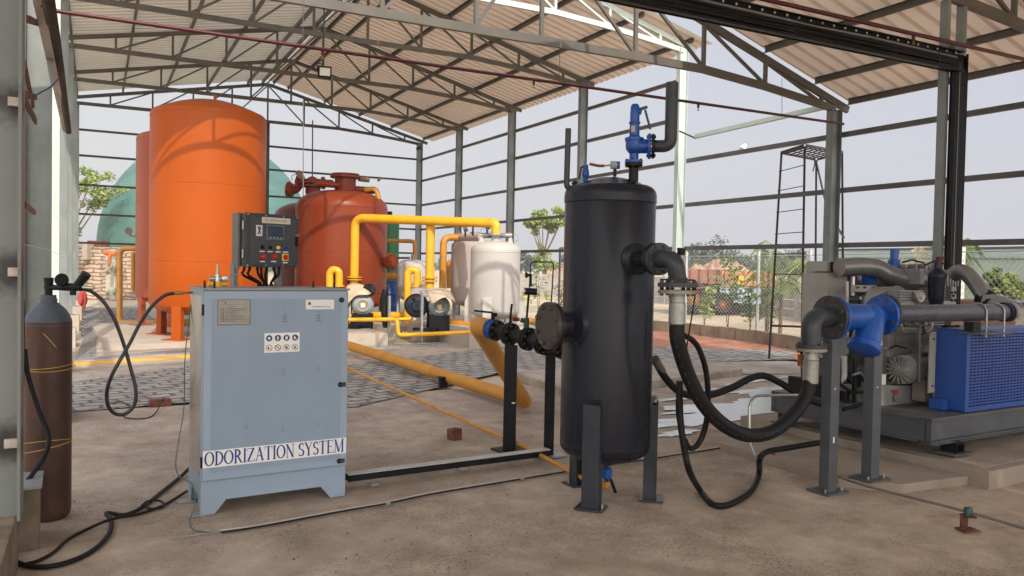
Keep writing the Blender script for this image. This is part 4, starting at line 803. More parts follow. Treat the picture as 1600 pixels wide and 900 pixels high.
a = P(492,362,16.8); pipe('yellow_pipe', 'yellow pipe turning down just right of the control panel', [P(440,357,17.2), P(494,358,16.8), Vector((a.x,a.y,1.0))], .055, YEL, .16, flanges=[(Vector((a.x,a.y,P(492,439,16.8).z)),(0,0,1),.09)])
def hook(label, x, d):
    pts = [P(x-11,530,d), P(x-11,428,d), P(x-7,421,d), P(x+4,423,d), P(x+4,447,d)]; pts[0].z = .3
    t = pipe('yellow_pipe', label, pts, .075, YEL, .1); MB().flange(P(x+3,447,d),(0,0,1),.13,.03,6,.1,br=.012).build('flange',[YEL,BOLT],t); MB().bar(P(x-6,418,d), P(x+6,419,d), .03, .02).build('handle', BLACKP, t, smooth=False)
hook('short yellow gooseneck pipe above the cabinet right corner', 526, 15.8); hook('yellow gooseneck pipe beside the tarp covered blower', 648, 15.6)
pipe('ochre_pipe', 'ochre pipe bending from the rear white tank down behind the right blower', [P(722,371,16.4), P(693,371,16.2), P(691,470,16.2)], .07, OCH, .16, flanges=[(P(720,371,16.4),(rt0),.1)])
pipe('ochre_pipe', 'thin ochre pipe rising between green tank and small white tank', [P(606,376,20), P(648,377,20), P(648,425,20)], .05, OCH, .1)
pipe('ochre_pipe', 'ochre pipe stub behind the rear white tank left edge', [P(708,408,17.5), P(701,409,17.5), P(701,450,17.5)], .05, OCH, .08)
pipe('ochre_pipe', 'short ochre pipe crossing above the blue drum', [P(596,432,21), P(625,432,21)], .1, OCH, .08)
pipe('steel_rod', 'thin grey steel rod sticking out right from the red tank', [P(613,403,19.5), P(640,403,19.3)], .025, STEELD, .08, cat='rod')
pipe('yellow_pipe', 'thick yellow suction pipe running low behind the left blower', [P(540,493,16.2), P(630,493,16.0), P(637,490,15.9)], .075, YEL, .1)
pipe('ochre_pipe', 'thick ochre pipe low under the left blower', [P(540,508,16.6), P(640,508,16.5)], .085, OCH, .1)
pipe('yellow_pipe', 'thin yellow pipe stepping down in front of both blowers', [P(545,499.5,14.3), P(621,499,14.0), P(622,524,14.0), P(736,519,13.6)], .035, YEL, .09, flanges=[(P(633,523,14.0), (rt0), .055)])
pipe('yellow_pipe', 'thin yellow pipe stub ending at the right blower frame', [P(617,499,14.2), P(642,498,14.2)], .028, YEL, .09)
pipe('ochre_pipe', 'ochre pipe ending near the front white tank foot', [P(702,504,14.9), P(742,512,14.4)], .085, OCH, .1)
pipe('ochre_pipe', 'ochre drain pipe behind the blind flange at the white tank foot', [P(800,495,14.8), P(842,505,14.8)], .06, OCH, .1)
l0 = P(188,388,18.2); pipe('ochre_pipe', 'ochre pipe looping down and along the ground left of the orange tank', [P(214,388.5,18.4), P(187,388,18.4), P(187,505,17.6), P(305,503,17.0)], .062, OCH, .18)
pipe('ochre_pipe', 'thin ochre riser just in front of the hidden orange tank', [P(208,395,19.2), P(208,455,19.2)], .05, OCH, .1)
pipe('yellow_pipe', 'long thin yellow pipe lying on the apron left of the cabinet', [P0(100,573,12.0), P0(300,559,13.4), P0(420,552,14.2)], .05, mat('sunlit ochre pipe', (.66,.36,.06), .4, var=.06), .1)
# blowers on pads
def blower(label, x, y, d, hide=False):
    c = P(x, y, d); d *= KS; t = thing('roots_blower', label, 'blower', Vector((c.x,c.y,.25))); ax = -Vector((sin(radians(18)), cos(radians(18)), 0)); sdv = Vector((-ax.y, ax.x, 0))
    R_ = 17*d/1253
    MB().lathe(c, -ax, [(0,.0),(R_*.42,.0),(R_*.46,.015),(R_*.6,.02),(R_*.9,.06),(R_,.12),(R_,.28),(R_*.92,.30),(R_*.86,.62),(0,.62)], 32).build('motor', MOTOR, t)
    MB().lathe(c, ax, [(R_*.56,-.02),(R_*.60,.006),(R_*.52,.012),(R_*.44,.0)], 28).build('fan_ring', MOTOR, t)
    MB().lathe(c+ax*.004, ax, [(0,.0),(R_*.43,.0),(R_*.43,.004),(0,.006)], 24).build('fan_grille', mat('ochre grille', (.34,.25,.12), .6), t)
    MB().obox(c+ax*.012, (R_*.38,.01,R_*.38), atan2(ax.y,ax.x)+pi/2).build('data_plate', PLATEW, t, smooth=False)
    MB().obox((c.x-ax.x*.25,c.y-ax.y*.25,(c.z-R_+.28)/2), (R_*1.9,.55,c.z-R_-.2), atan2(ax.y,ax.x)+pi/2).build('motor_base', BLACKP, t, smooth=False)
    k = c-sdv*0+rt0*(-.47)-ax*.1
    MB().lathe(k, ax, [(0,.06),(.10,.06),(.12,.02),(.22,.0),(.25,-.04),(.25,-.3),(.21,-.34),(0,-.34)], 30).build('blower_casing', mat('dark blue blower casing', (.012,.017,.04), .45, var=.3, scale=12), t)
    for j in range(6): a = j*pi/3; q = k+ax*.03+(rt0*cos(a)+Vector((0,0,1))*sin(a))*.165; MB().obox(q, (.07,.03,.04), a).build('casing_lug', mat('dark blue blower casing', (0,0,0)), t, smooth=False, bevel=.004)
    fr = MB(); q = k+rt0*.24
    fr.bar(Vector((q.x,q.y,.25)), Vector((q.x,q.y,c.z+.1)), .05, .05).bar(Vector((k.x,k.y,.3)), Vector((c.x,c.y,.3)), .5, .06); fr.build('base_frame', BLACKP, t, smooth=False)
    return t, c, ax, R_
bl1 = blower('grey motor and blower half hidden behind the cabinet right edge', 567, 477, 14.9)
bl2 = blower('blower with dark blue casing and cream cloth cover beside the white tank', 687, 479, 14.6)
def cloth(t, pts_grid, name='cover_cloth'):
    b = MB(); R0 = len(pts_grid); Cn = len(pts_grid[0])
    for r_ in pts_grid: b.v += [Vector(p) for p in r_]
    for i in range(R0-1):
        for j in range(Cn-1): k = i*Cn+j; b.f.append((k,k+1,k+Cn+1,k+Cn)); b.mi.append(0)
    o = b.build(name, TARP, t); s_ = o.modifiers.new('s','SUBSURF'); s_.levels = 2; s_.render_levels = 2; o.modifiers.new('t','SOLIDIFY').thickness = .006; return o
d = 14.5
cl_ = cloth(bl2[0], [[P(656,452,15.2),P(680,449,15.2),P(704,450,15.2),P(711,470,15.3)],[P(664,453,14.6),P(682,451,14.5),P(702,453,14.5),P(712,471,14.7)],[P(670,462,14.4),P(684,461,14.3),P(700,461,14.35),P(711,474,14.4)],[P(673,478,14.4),P(681,472,14.3),P(690,464,14.3),P(706,464,14.4)]]); 
d = 14.8
cloth(bl1[0], [[P(540,444,15.3),P(556,442,15.2),P(570,444,15.2),P(582,456,15.2)],[P(540,455,15.0),P(556,453,14.9),P(566,451,14.8),P(580,461,14.8)],[P(540,478,14.9),P(548,470,14.9),P(553,463,14.85),P(560,461,14.85)]])
MB().lathe(P(576,453,15), fw, [(0,0),(.12,0),(.14,.03),(.14,.15),(0,.15)], 20).build('belt_pulley', BLACKP, bl1[0])
MB().prism([P(545,462,15.0),P(558,462,14.95),P(549,495,14.95),P(545,500,15.0)], fw*.03).build('guard_plate', TARP, bl1[0], smooth=False)
cw = thing('wire_coil', 'loose coil of thin wire hanging beside the left blower', 'wire', P(592,455,14.8)); rn = random.Random(9)
for k in range(4): c = P(592+rn.uniform(-2,4), 452+rn.uniform(-3,6), 14.8); rr = .13+.03*k*rn.random(); MB().sweep([c+(rt0*cos(a)*rr*1.1+Vector((0,0,1))*sin(a)*rr*.75) for a in [j*2*pi/24 for j in range(25)]], .005, 5, caps=False).build('loop', INK, cw)
for i, (x, y0_, y1_, d) in enumerate(((607,462,543,14.2),(658.5,455,517,14.0))):
    c = P(x,y1_,d); t = thing('junction_post', ['grey steel post with black wrapped switch beside the left blower','grey steel post with crossed top bracket before the right blower'][i], 'post', (c.x,c.y,.1)); MB().chan((c.x,c.y,.1),(c.x,c.y,P(x,y0_,d).z),.07,.04,.006,upv=(1,0,0)).build('post', GALV, t, smooth=False)
    if i: MB().bar(P(648,455,d),P(672,453,d),.03,.02).build('crossbar', GALV, t, smooth=False); MB().bar(P(652,452,d),P(659,462,d),.02,.02).bar(P(666,452,d),P(659,462,d),.02,.02).build('crossbar', GALV, t, smooth=False)
    else: MB().sweep([P(602,452,14.4),P(601,470,14.4),P(602,500,14.4),P(603,512,14.4)], [.06,.10,.08,.06], 10).build('switch_cover', BLACK, t); MB().cyl(P(610,470,14.2),P(609,540,14.2),.01,n=6).build('conduit', GALV, t)
def pad(label, pts, h): 
    t_ = MB().prism([(p.x,p.y,-.02) for p in pts], (0,0,h+.02)).build('concrete_pad', CONCW, smooth=False, bevel=.012, loc=(pts[0].x,pts[0].y,0)); return tag(t_, label, 'pad')
def padpx(x0, x1, yf, h, dep, label):
    a = G(x0, yf); c = G(x1, yf-3); n_ = Vector((c.y-a.y, -(c.x-a.x), 0)).normalized()*-dep; pad(label, [a, c, c+n_, a+n_], h)
padpx(500, 606, 544, .26, 1.5, 'raised concrete pad carrying the left blower'); padpx(664, 732, 534, .34, 1.6, 'raised concrete pad carrying the right blower')
padpx(624, 663, 530, .30, 1.2, 'left step of the pad under the right blower')
tray = thing('cable_tray', 'flat galvanised cable tray along the apron edge before the blowers', 'cable tray', G(600,545)); 
for a, c in ((P(545,546,13.4),P(745,534,14.6)),(P(122,562,11.2),P(302,546,12.6))):
    MB().bar(a, c, .16, .03).bar(a+Vector((0,-.09,-.02)), c+Vector((0,-.09,-.02)), .02, .07).build('tray_run', GALV, tray, smooth=False)
P = P0
padpx(733, 822, 544, .40, 1.5, 'tall concrete pad under the bright white tank')
# ------------------------------------------------------------ odorization cabinet
an = math.atan2(.07, .945); UX = Vector((cos(an), sin(an), 0)); UY = Vector((-sin(an), cos(an), 0)); UZ = Vector((0,0,1)); CO = Vector((.600, 5.345, 0)); CW_, CD_, CH_ = .948, .42, 1.435
def cl(x, y, z): return CO+UX*x+UY*y+UZ*z
def cbox(b, x0, x1, y0, y1, z0, z1): return b.hexa([cl(x0,y0,z0),cl(x1,y0,z0),cl(x1,y1,z0),cl(x0,y1,z0),cl(x0,y0,z1),cl(x1,y0,z1),cl(x1,y1,z1),cl(x0,y1,z1)])
cb = thing('odorization_cabinet', 'light blue grey steel cabinet lettered ODORIZATION SYSTEM, standing on four feet', 'cabinet', CO+UX*.47+UY*.2)
sk = MB()
fp_ = [(0,0),(.085,0),(.155,.085),(.775,.085),(.845,0),(.948,0),(.948,.215),(0,.215)]
sk.prism([cl(x,0,z) for x,z in fp_], UY*.006); sk.prism([cl(x,CD_-.006,z) for x,z in fp_], UY*.006)
sp_ = [(0.007,0),(.06,0),(.10,.11),(.32,.11),(.36,0),(.413,0),(.413,.215),(.007,.215)]
for x in (0, CW_-.006): sk.prism([cl(x,y,z) for y,z in sp_], UX*.006)
sk.build('skirt', CAB, cb, smooth=False)
b = MB(); cbox(b, 0, CW_, .0, CD_, .216, CH_-.012); b.build('body', CAB, cb, smooth=False, bevel=.004)
cbox(MB(), -.002, .0005, .03, CD_-.03, .24, CH_-.05).build('side_panel', MIRR, cb, smooth=False)
cbox(MB(), -.006, CW_+.006, -.028, CD_+.006, CH_-.011, CH_+.002).build('top_plate', mat('cabinet top grey', (.26,.27,.27), .5, var=.1), cb, smooth=False)
dr = cbox(MB(), .006, CW_-.004, -.026, -.002, .222, CH_-.016).build('door', CAB, cb, smooth=False, bevel=.005)
cbox(MB(), .05, CW_-.05, -.0272, -.0262, .27, CH_-.065).build('door_film', CABD, dr, smooth=False)
for z in (1.36, .78, .255):
    c = cl(CW_-.055, -.028, z); lk = MB().lathe(c, -UY, [(0,0),(.017,0),(.017,.006),(.012,.008),(.012,.004),(0,.004)], 20).build('lock', BLACKP, dr); MB().obox(c-UY*.008, (.018,.004,.004), an+.6).build('lock_slot', STAIN, lk, smooth=False)
    if z < 1: MB().obox(c+UX*.022-UY*.002, (.03,.012,.03), an).build('latch_cover', INK, lk, smooth=False, bevel=.003)
for z in (1.30, .34): MB().obox(cl(-.001,-.014,z), (.012,.02,.07), an).build('hinge', BLACKP, cb, smooth=False, bevel=.002)
tx = cbox(MB(), .004, CW_-.006, -.0285, -.0272, .305, .413).build('lettered_strip', PLATEW, dr, smooth=False)
# serif capitals drawn as strokes (thick stems, thin arms, serifs)
TK, TN = .16, .058
def glyph(ch):
    S = []; W = dict(O=.86,D=.80,R=.80,I=.34,Z=.72,A=.84,T=.74,N=.84,S=.60,Y=.78,E=.72,M=1.02)[ch]
    def st(x0,z0,x1,z1,t): S.append((x0,z0,x1,z1,t))
    def arc(cx,cz,rx,rz,a0,a1,n=14,thick=True):
        p = []
        for k in range(n+1): a = radians(a0+(a1-a0)*k/n); p.append((cx+rx*cos(a), cz+rz*sin(a), TN+(TK-TN)*abs(cos(a))**1.3 if thick else TN))
        for q, r_ in zip(p, p[1:]): S.append((q[0],q[1],r_[0],r_[1],(q[2]+r_[2])/2))
    def ser(x, z, w_=.30): st(x-w_/2, z+(.02 if z < .5 else -.02), x+w_/2, z+(.02 if z < .5 else -.02), .045)
    if ch == 'O': arc(W/2,.5,W/2-.07,.475,0,360,30)
    if ch == 'D': st(.17,0,.17,1,TK); arc(.2,.5,W-.29,.475,-90,90,18); ser(.14,0); ser(.14,1)
    if ch == 'R': st(.17,0,.17,1,TK); arc(.22,.74,.33,.24,-90,90,12); st(.17,.5,.24,.5,TN); st(.17,.975,.24,.975,TN); st(.36,.5,.68,.03,TK*.9); ser(.15,0); ser(.14,1,.26); ser(.72,0,.16)
    if ch == 'I': st(.17,0,.17,1,TK); ser(.17,0); ser(.17,1)
    if ch == 'Z': st(.06,.97,.66,.97,.05); st(.06,.03,.68,.03,.05); st(.10,.04,.60,.96,TK); st(.06,.97,.05,.78,.04); st(.68,.03,.70,.22,.04)
    if ch == 'A': st(.12,.02,.40,.98,TN); st(.40,1.0,.70,.02,TK); st(.22,.36,.60,.36,TN); ser(.11,0,.22); ser(.72,0,.26)
    if ch == 'T': st(.37,0,.37,1,TK); st(.03,.97,.71,.97,.05); st(.03,.97,.02,.78,.04); st(.71,.97,.72,.78,.04); ser(.37,0)
    if ch == 'N': st(.14,0,.14,1,TN); st(.12,.98,.70,.02,TK); st(.70,0,.70,1,TN); ser(.13,0,.24); ser(.10,1,.18); ser(.70,1,.24)
    if ch == 'S': arc(.31,.74,.20,.225,40,270,14); arc(.31,.26,.22,.235,90,-140,14); st(.49,.98,.49,.74,.035); st(.07,.02,.07,.28,.035)
    if ch == 'Y': st(.10,.98,.40,.46,TK*.95); st(.68,.98,.42,.46,TN); st(.41,0,.41,.48,TK); ser(.09,1,.26); ser(.68,1,.22); ser(.41,0)
    if ch == 'E': st(.17,0,.17,1,TK); st(.12,.97,.62,.97,.045); st(.12,.03,.66,.03,.045); st(.17,.51,.50,.51,.045); st(.62,.97,.63,.80,.035); st(.66,.03,.68,.24,.035); st(.50,.42,.50,.60,.03); ser(.13,0,.22); ser(.13,1,.22)
    if ch == 'M': st(.14,0,.14,1,TN); st(.15,.98,.50,.04,TK); st(.50,.04,.86,.98,TN); st(.88,0,.88,1,TK); ser(.14,0,.24); ser(.10,1,.2); ser(.87,0,.26); ser(.90,1,.2)
    return S, W
tot = sum((.34 if c_ == ' ' else glyph(c_)[1]+.03) for c_ in 'ODORIZATION SYSTEM'); HH = .088; xs = .014; sc = (CW_-.036)/tot; cur = 0; lt_ = MB()
for c_ in 'ODORIZATION SYSTEM':
    if c_ == ' ': cur += .34; continue
    S, W_ = glyph(c_)
    for x0,z0,x1,z1,t in S:
        a = Vector(((cur+x0)*sc, 0, z0*HH)); c = Vector(((cur+x1)*sc, 0, z1*HH)); dv = (c-a); 
        if dv.length < 1e-6: continue
        dv.normalize(); nm = Vector((-dv.z, 0, dv.x)); hw = t/2*Vector((nm.x*sc, 0, nm.z*HH)).length; e = dv*hw*.3
        q = [a-e-nm*hw, c+e-nm*hw, c+e+nm*hw, a-e+nm*hw]
        lt_.prism([cl(xs+v.x, -.0286, .317+v.z) for v in q], -UY*.0008)
    cur += W_+.03
lt_.build('lettering', NAVY, tx, smooth=False)
def plate(x0, x1, z0, z1, m_, name, par, th=.0015, off=.0272): return cbox(MB(), x0, x1, -off-th, -off, z0, z1).build(name, m_, par, smooth=False)
# rating plate with engraved rows
rp_ = plate(.085, .285, 1.205, 1.365, STAIN if False else PLATEM, 'rating_plate', dr, .003)
b = MB()
for x0,x1,z0,z1 in ((.085,.088,1.205,1.365),(.282,.285,1.205,1.365),(.085,.285,1.362,1.365),(.085,.285,1.205,1.208),(.092,.278,1.334,1.3355),(.12,.122,1.225,1.305)): cbox(b, x0,x1,-.0325,-.0303,z0,z1)
rnd = random.Random(2)
for k in range(9): z = 1.318-.0115*k; cbox(b, .096,.274-(.08 if k == 0 else 0),-.0318,-.0303,z,z+.0012)
for k in range(8): z = 1.312-.0115*k; cbox(b, .098,.118,-.0316,-.0303,z-.004,z-.001); cbox(b, .13,.13+rnd.uniform(.05,.13),-.0316,-.0303,z-.004,z-.0015)
cbox(b, .128,.136,-.0318,-.0303,1.340,1.352); b.build('engraving', mat('engraved rows', (.10,.09,.085), .5, var=0), rp_, smooth=False)
text_part('engraved_heading', 'RATING DATA', .010, cl(.19,-.0308,1.346), UX, UZ, INK, rp_) if False else None
# maker's plate
mp_ = plate(.648, .842, 1.297, 1.362, PLATEW, 'maker_plate', dr, .002)
b = MB(); fx, fz = .672, 1.337
for k, (dx, dz) in enumerate(((-.006,0),(0,.004),(.006,0))): b.prism([cl(fx+dx+a_, -.0295, fz+dz+c_) for a_, c_ in ((-.004,-.006),(.0,-.012),(.004,-.006),(.002,.004),(0,.013),(-.003,.004))], -UY*.0006)
b.build('flame_mark', mat('dark red ink', (.16,.02,.02), .5, var=0), mp_, smooth=False)
text_part('maker_lettering', 'SV ELEMENTS CO. LLC', .0155, cl(.753,-.0297,1.314), UX, UZ, INK, mp_, sx=.86)
# safety sign: four blue round symbols over four red crossed rings
sg = plate(.378, .608, 1.018, 1.145, PLATEW, 'safety_sign', dr, .0018)
SO = -.0293
def disc(b, x, z, r, th=.0005, n=28): b.prism([cl(x+r*cos(2*pi*k/n), SO, z+r*sin(2*pi*k/n)) for k in range(n)], -UY*th)
def ring(b, x, z, r, w_, th=.0006, n=28):
    for k in range(n):
        a0 = 2*pi*k/n; a1 = 2*pi*(k+1)/n; b.prism([cl(x+q*cos(a), SO, z+q*sin(a)) for q,a in ((r-w_,a0),(r,a0),(r,a1),(r-w_,a1))], -UY*th)
DK = mat('dark navy ink', (.012,.025,.10), .5, var=0); MAR = mat('maroon ink', (.22,.05,.045), .5, var=0)
for k in range(4):
    x = .408+.0567*k; z = 1.112; b = MB(); disc(b, x, z, .0205); s_ = b.build('mandatory_symbol', DK, sg, smooth=False)
    w_ = MB()
    def pl(pts, th=.0011): w_.prism([cl(x+a_*.001, SO, z+c_*.001) for a_, c_ in pts], -UY*th)
    if k == 0: pl([(-8,5),(-6,8),(6,8),(8,5),(8,-2),(4,-9),(0,-11),(-4,-9),(-8,-2)])
    if k == 1: pl([(-6,-12),(4,-12),(5,-2),(9,4),(6,5),(3,1),(3,11),(0,13),(-3,11),(-5,9),(-6,0)])
    if k == 2: pl([(-9,5),(9,5),(8,1),(7,-5),(5,-11),(-5,-11),(-7,-5),(-8,1)]); pl([(-7,7),(7,7),(5,12),(-5,12)])
    if k == 3: pl([(-9,-10),(10,-10),(10,-5),(2,-3),(0,10),(-7,10)])
    w_.build('pictogram', PLATEW, s_, smooth=False)
    z = 1.049; b = MB(); ring(b, x, z, .0205, .0032 if k != 1 else .005); s_ = b.build('prohibition_symbol', MAR if k in (0,1,2) else mat('grey brown ink', (.16,.10,.09), .5, var=0), sg, smooth=False)
    w_ = MB()
    if k == 0: pl([(-12,-4),(-6,4),(-1,2),(2,-5),(-3,-9),(-8,-8)])
    if k == 1: pl([(-9,-2.2),(-9,2.2),(5,2.2),(5,-2.2)])
    if k == 2: pl([(-6,-10),(4,-10),(7,0),(5,9),(-4,10),(-7,3)])
    if k == 3: pl([(-8,8),(8,8),(8,5),(-1,-6),(8,-6),(8,-10),(-9,-10),(-9,-7),(2,5),(-8,5)])
    w_.build('pictogram', INK if k != 2 else mat('dark red ink', (0,0,0)), s_, smooth=False)
    b = MB(); ro = SO-.0004; dd = .0145
    b.prism([cl(x+a_, ro, z+c_) for a_, c_ in ((-dd,dd-.002),(-dd+.002,dd),(dd,-dd+.002),(dd-.002,-dd))], -UY*.0009)
    b.build('slash', MAR, s_, smooth=False)
# faint sheet maker's stamps printed up the door
ST = mat('faint grey stamp', (.14,.175,.22), .6, var=.25, scale=40)
for x, z, s_, tx_ in ((.508,1.245,.036,'JSL'),(.735,1.245,.034,'JSL'),(.505,.895,.034,'JSL'),(.735,.90,.030,'JSL'),(.27,.55,.028,'JSL'),(.505,.52,.030,'JSL'),(.735,.53,.028,'JSL'),(.508,1.335,.022,'C'),(.505,.985,.02,'C')):
    text_part('stamp', tx_, s_, cl(x,-.0279,z), UZ, -UX, ST if z > 1 else mat('fainter grey stamp', (.19,.24,.30), .6, var=.15, scale=30), dr, .0004, sx=1.5)
# lifting eyes and gooseneck fitting on top
for x, y in ((.02,.05),(.07,.0),(.77,.2),(.92,.2)):
    c = cl(x, y, CH_+.02); MB().sweep([c+(UX*.25+UY*.97).normalized()*cos(a)*.016+UZ*sin(a)*.024 for a in [k*2*pi/14 for k in range(15)]], .006, 6, caps=False).build('lifting_eye', BLACKP, cb)
c = cl(-.05, .15, 1.41)
for a_, z_ in ((.0,.0),(.0,.0)): pass
for x, y in ((-.03,.02),(-.03,CD_-.06),(CW_-.02,CD_-.1)): cbox(MB(), x-.05, x+.06, y-.03, y+.04, 0, .008).build('anchor_plate', GALV, cb, smooth=False)
# small odorant valve set behind the top edge
vs = thing('valve_set', 'small brass and chrome valve with yellow body behind the cabinet top left', 'valve', cl(.14,.3,CH_))
vb = cl(.155,.33,CH_)
MB().cyl(vb+UZ*.0, vb+UZ*.04, .03, n=14).build('body', YEL, vs); MB().cyl(vb-UX*.06+UZ*.02, vb+UX*.06+UZ*.02, .018, n=10).build('body', YEL, vs)
MB().cyl(vb-UX*.05+UZ*.055, vb+UX*.05+UZ*.055, .016, n=10).cyl(vb+UZ*.04, vb+UZ*.085, .022, .016, n=12).build('bonnet', STAIN, vs); MB().cyl(vb+UZ*.085, vb+UZ*.15, .012, .008, n=10).build('stem', mat('pale brass stem', (.55,.45,.30), .4, metal=.6), vs)
MB().lathe(vb+UX*.045+UZ*.055-UY*.02, -UY, [(0,0),(.02,0),(.022,.006),(.018,.008),(0,.007)], 18).build('gauge', STAIN, vs)
MB().sweep(spl([vb+UX*.06+UZ*.055, vb+UX*.10+UZ*.08, vb+UX*.16+UZ*.09], 5), .003, 5).build('tubing', STAIN, vs)

# ------------------------------------------------------------ control panel on two posts
pa = radians(22); VX = Vector((cos(pa), sin(pa), 0)); VY = Vector((-sin(pa), cos(pa), 0)); PO = P(384, 416.5, 5.62); PW, PH_, PD = .428, .378, .15
def pc(x, y, z): return PO+VX*x+VY*y+UZ*z
def pbx(b, x0, x1, y0, y1, z0, z1): return b.hexa([pc(x0,y0,z0),pc(x1,y0,z0),pc(x1,y1,z0),pc(x0,y1,z0),pc(x0,y0,z1),pc(x1,y0,z1),pc(x1,y1,z1),pc(x0,y1,z1)])
cp = thing('control_panel', 'charcoal control panel box with touch screen and buttons above the cabinet', 'control panel', PO+VX*.2+VY*.1-UZ*.12)
pbx(MB(), .0, PW, .02, PD, 0, PH_).build('enclosure', mat('panel side grey', (.12,.12,.115), .45, var=.08), cp, smooth=False, bevel=.006)
pd = pbx(MB(), -.004, PW+.004, .0, .02, -.002, PH_+.002).build('door', PANELM, cp, smooth=False, bevel=.006)
pbx(MB(), .03, PW-.012, -.004, .0, .016, PH_-.03).build('raised_panel', mat('panel face charcoal', (.058,.062,.070), .4, var=.05), pd, smooth=False, bevel=.002)
for x in (.012, .155, .30, PW-.012):
    for z in (.01, PH_-.01): MB().cyl(pc(x,0,z), pc(x,-.005,z), .006, n=10).build('screw', STAIN, pd)
for z in (.29, .09): MB().cyl(pc(-.012,.02,z-.03), pc(-.012,.02,z+.03), .008, n=10).build('hinge', GALV, cp)
for x in (-.02,): pbx(MB(), x-.012, x+.003, .05, .13, -.02, PH_).build('side_rail', mat('panel rail grey', (.16,.155,.145), .45), cp, smooth=False)
np_ = pbx(MB(), .12, .355, -.0065, -.0045, .313, .355).build('nameplate', mat('cream nameplate', (.66,.60,.52), .5, var=.05), pd, smooth=False)
text_part('nameplate_lettering', 'PLC CONTROL PANEL', .020, pc(.2375,-.0069,.334), VX, UZ, mat('brown lettering', (.28,.12,.09), .5, var=0), np_, sx=.92)
scb = pbx(MB(), .155, .30, -.012, -.0045, .195, .300).build('touch_screen', mat('screen bezel', (.16,.18,.20), .4), pd, smooth=False, bevel=.003)
pbx(MB(), .164, .291, -.0135, -.012, .206, .293).build('display', mat('dark blue display', (.055,.075,.105), .12, var=.02), scb, smooth=False)
for k in range(4): pbx(MB(), .18+.028*k, .192+.028*k, -.0148, -.0135, .209, .213).build('display_key', PLATEW, scb, smooth=False)
lg = pbx(MB(), .075, .124, -.0065, -.0045, .218, .295).build('logo_plate', PLATEW, pd, smooth=False)
b = MB()
for pts in ([(-.016,.026),(-.006,.026),(.016,-.026),(.006,-.026)], [(.018,.022),(.010,.024),(-.018,-.024),(-.010,-.026)]): b.prism([pc(.0995+x,-.0066,.255+z) for x,z in pts], -VY*.0008)
b.build('logo_mark', NAVY, lg, smooth=False)
MB().prism([pc(.0995+.010*cos(k*pi/5),-.0066,.281+.009*sin(k*pi/5)) for k in range(10)], -VY*.0009).build('logo_flame', REDI, lg, smooth=False)
bs = [(.125,.14,.010,BLACKP,0),(.19,.14,.010,BLACKP,0),(.255,.14,.011,YELB,0),(.318,.14,.011,NAVY,0),(.128,.072,.019,REDB,1),(.22,.074,.017,REDB,1)]
for x, z, r, m_, bigb in bs:
    k_ = MB().lathe(pc(x,-.004,z), -VY, [(0,0),(r+.003,0),(r+.003,.005),(r,.006),(r*.95,.016+.008*bigb),(r*.6,.02+.008*bigb),(0,.02+.008*bigb)], 20).build('push_button' if bigb else 'indicator', m_, pd)
    pbx(MB(), x-.02, x+.02, -.0055, -.0042, z-.034-.004*bigb, z-.026-.004*bigb).build('button_label', PLATEW, pd, smooth=False)
pbx(MB(), .288, .342, -.008, -.0042, .045, .098).build('switch_plate', YELB, pd, smooth=False); MB().lathe(pc(.315,-.008,.072), -VY, [(0,0),(.019,0),(.017,.008),(0,.008)], 18).bar(pc(.315,-.022,.054), pc(.315,-.022,.090), .012, .02, VY).build('rotary_switch', REDB, pd)
pbx(MB(), .295, .335, -.0055, -.0042, .028, .037).build('button_label', PLATEW, pd, smooth=False)
hh = pbx(MB(), PW-.028, PW-.008, -.016, -.004, .155, .225).build('handle', BLACKP, pd, smooth=False, bevel=.003); pbx(MB(), PW-.03, PW-.006, -.02, -.004, .228, .243).build('handle_catch', STAIN, hh, smooth=False)
for x in (.0, .36): MB().chan(pc(x-.02,.12,-.14), pc(x-.02,.12,.02), .05, .03, .004, upv=tuple(VX)).build('post', STEEL, cp, smooth=False)
rnd = random.Random(4)
for k in range(7):
    x = .03+.045*k+rnd.uniform(-.01,.01); MB().cyl(pc(x,.06,.0), pc(x,.06,-.022), .011, n=8).build('cable_gland', BLACKP, cp)
    MB().sweep(spl([pc(x,.06,-.02), pc(x+rnd.uniform(.0,.03),.08,-.06), pc(.17+.02*k+rnd.uniform(-.02,.02),.12,-.115), pc(.2+.02*k,.16,-.14)], 6), .009, 7).build('cable', BLACK, cp)

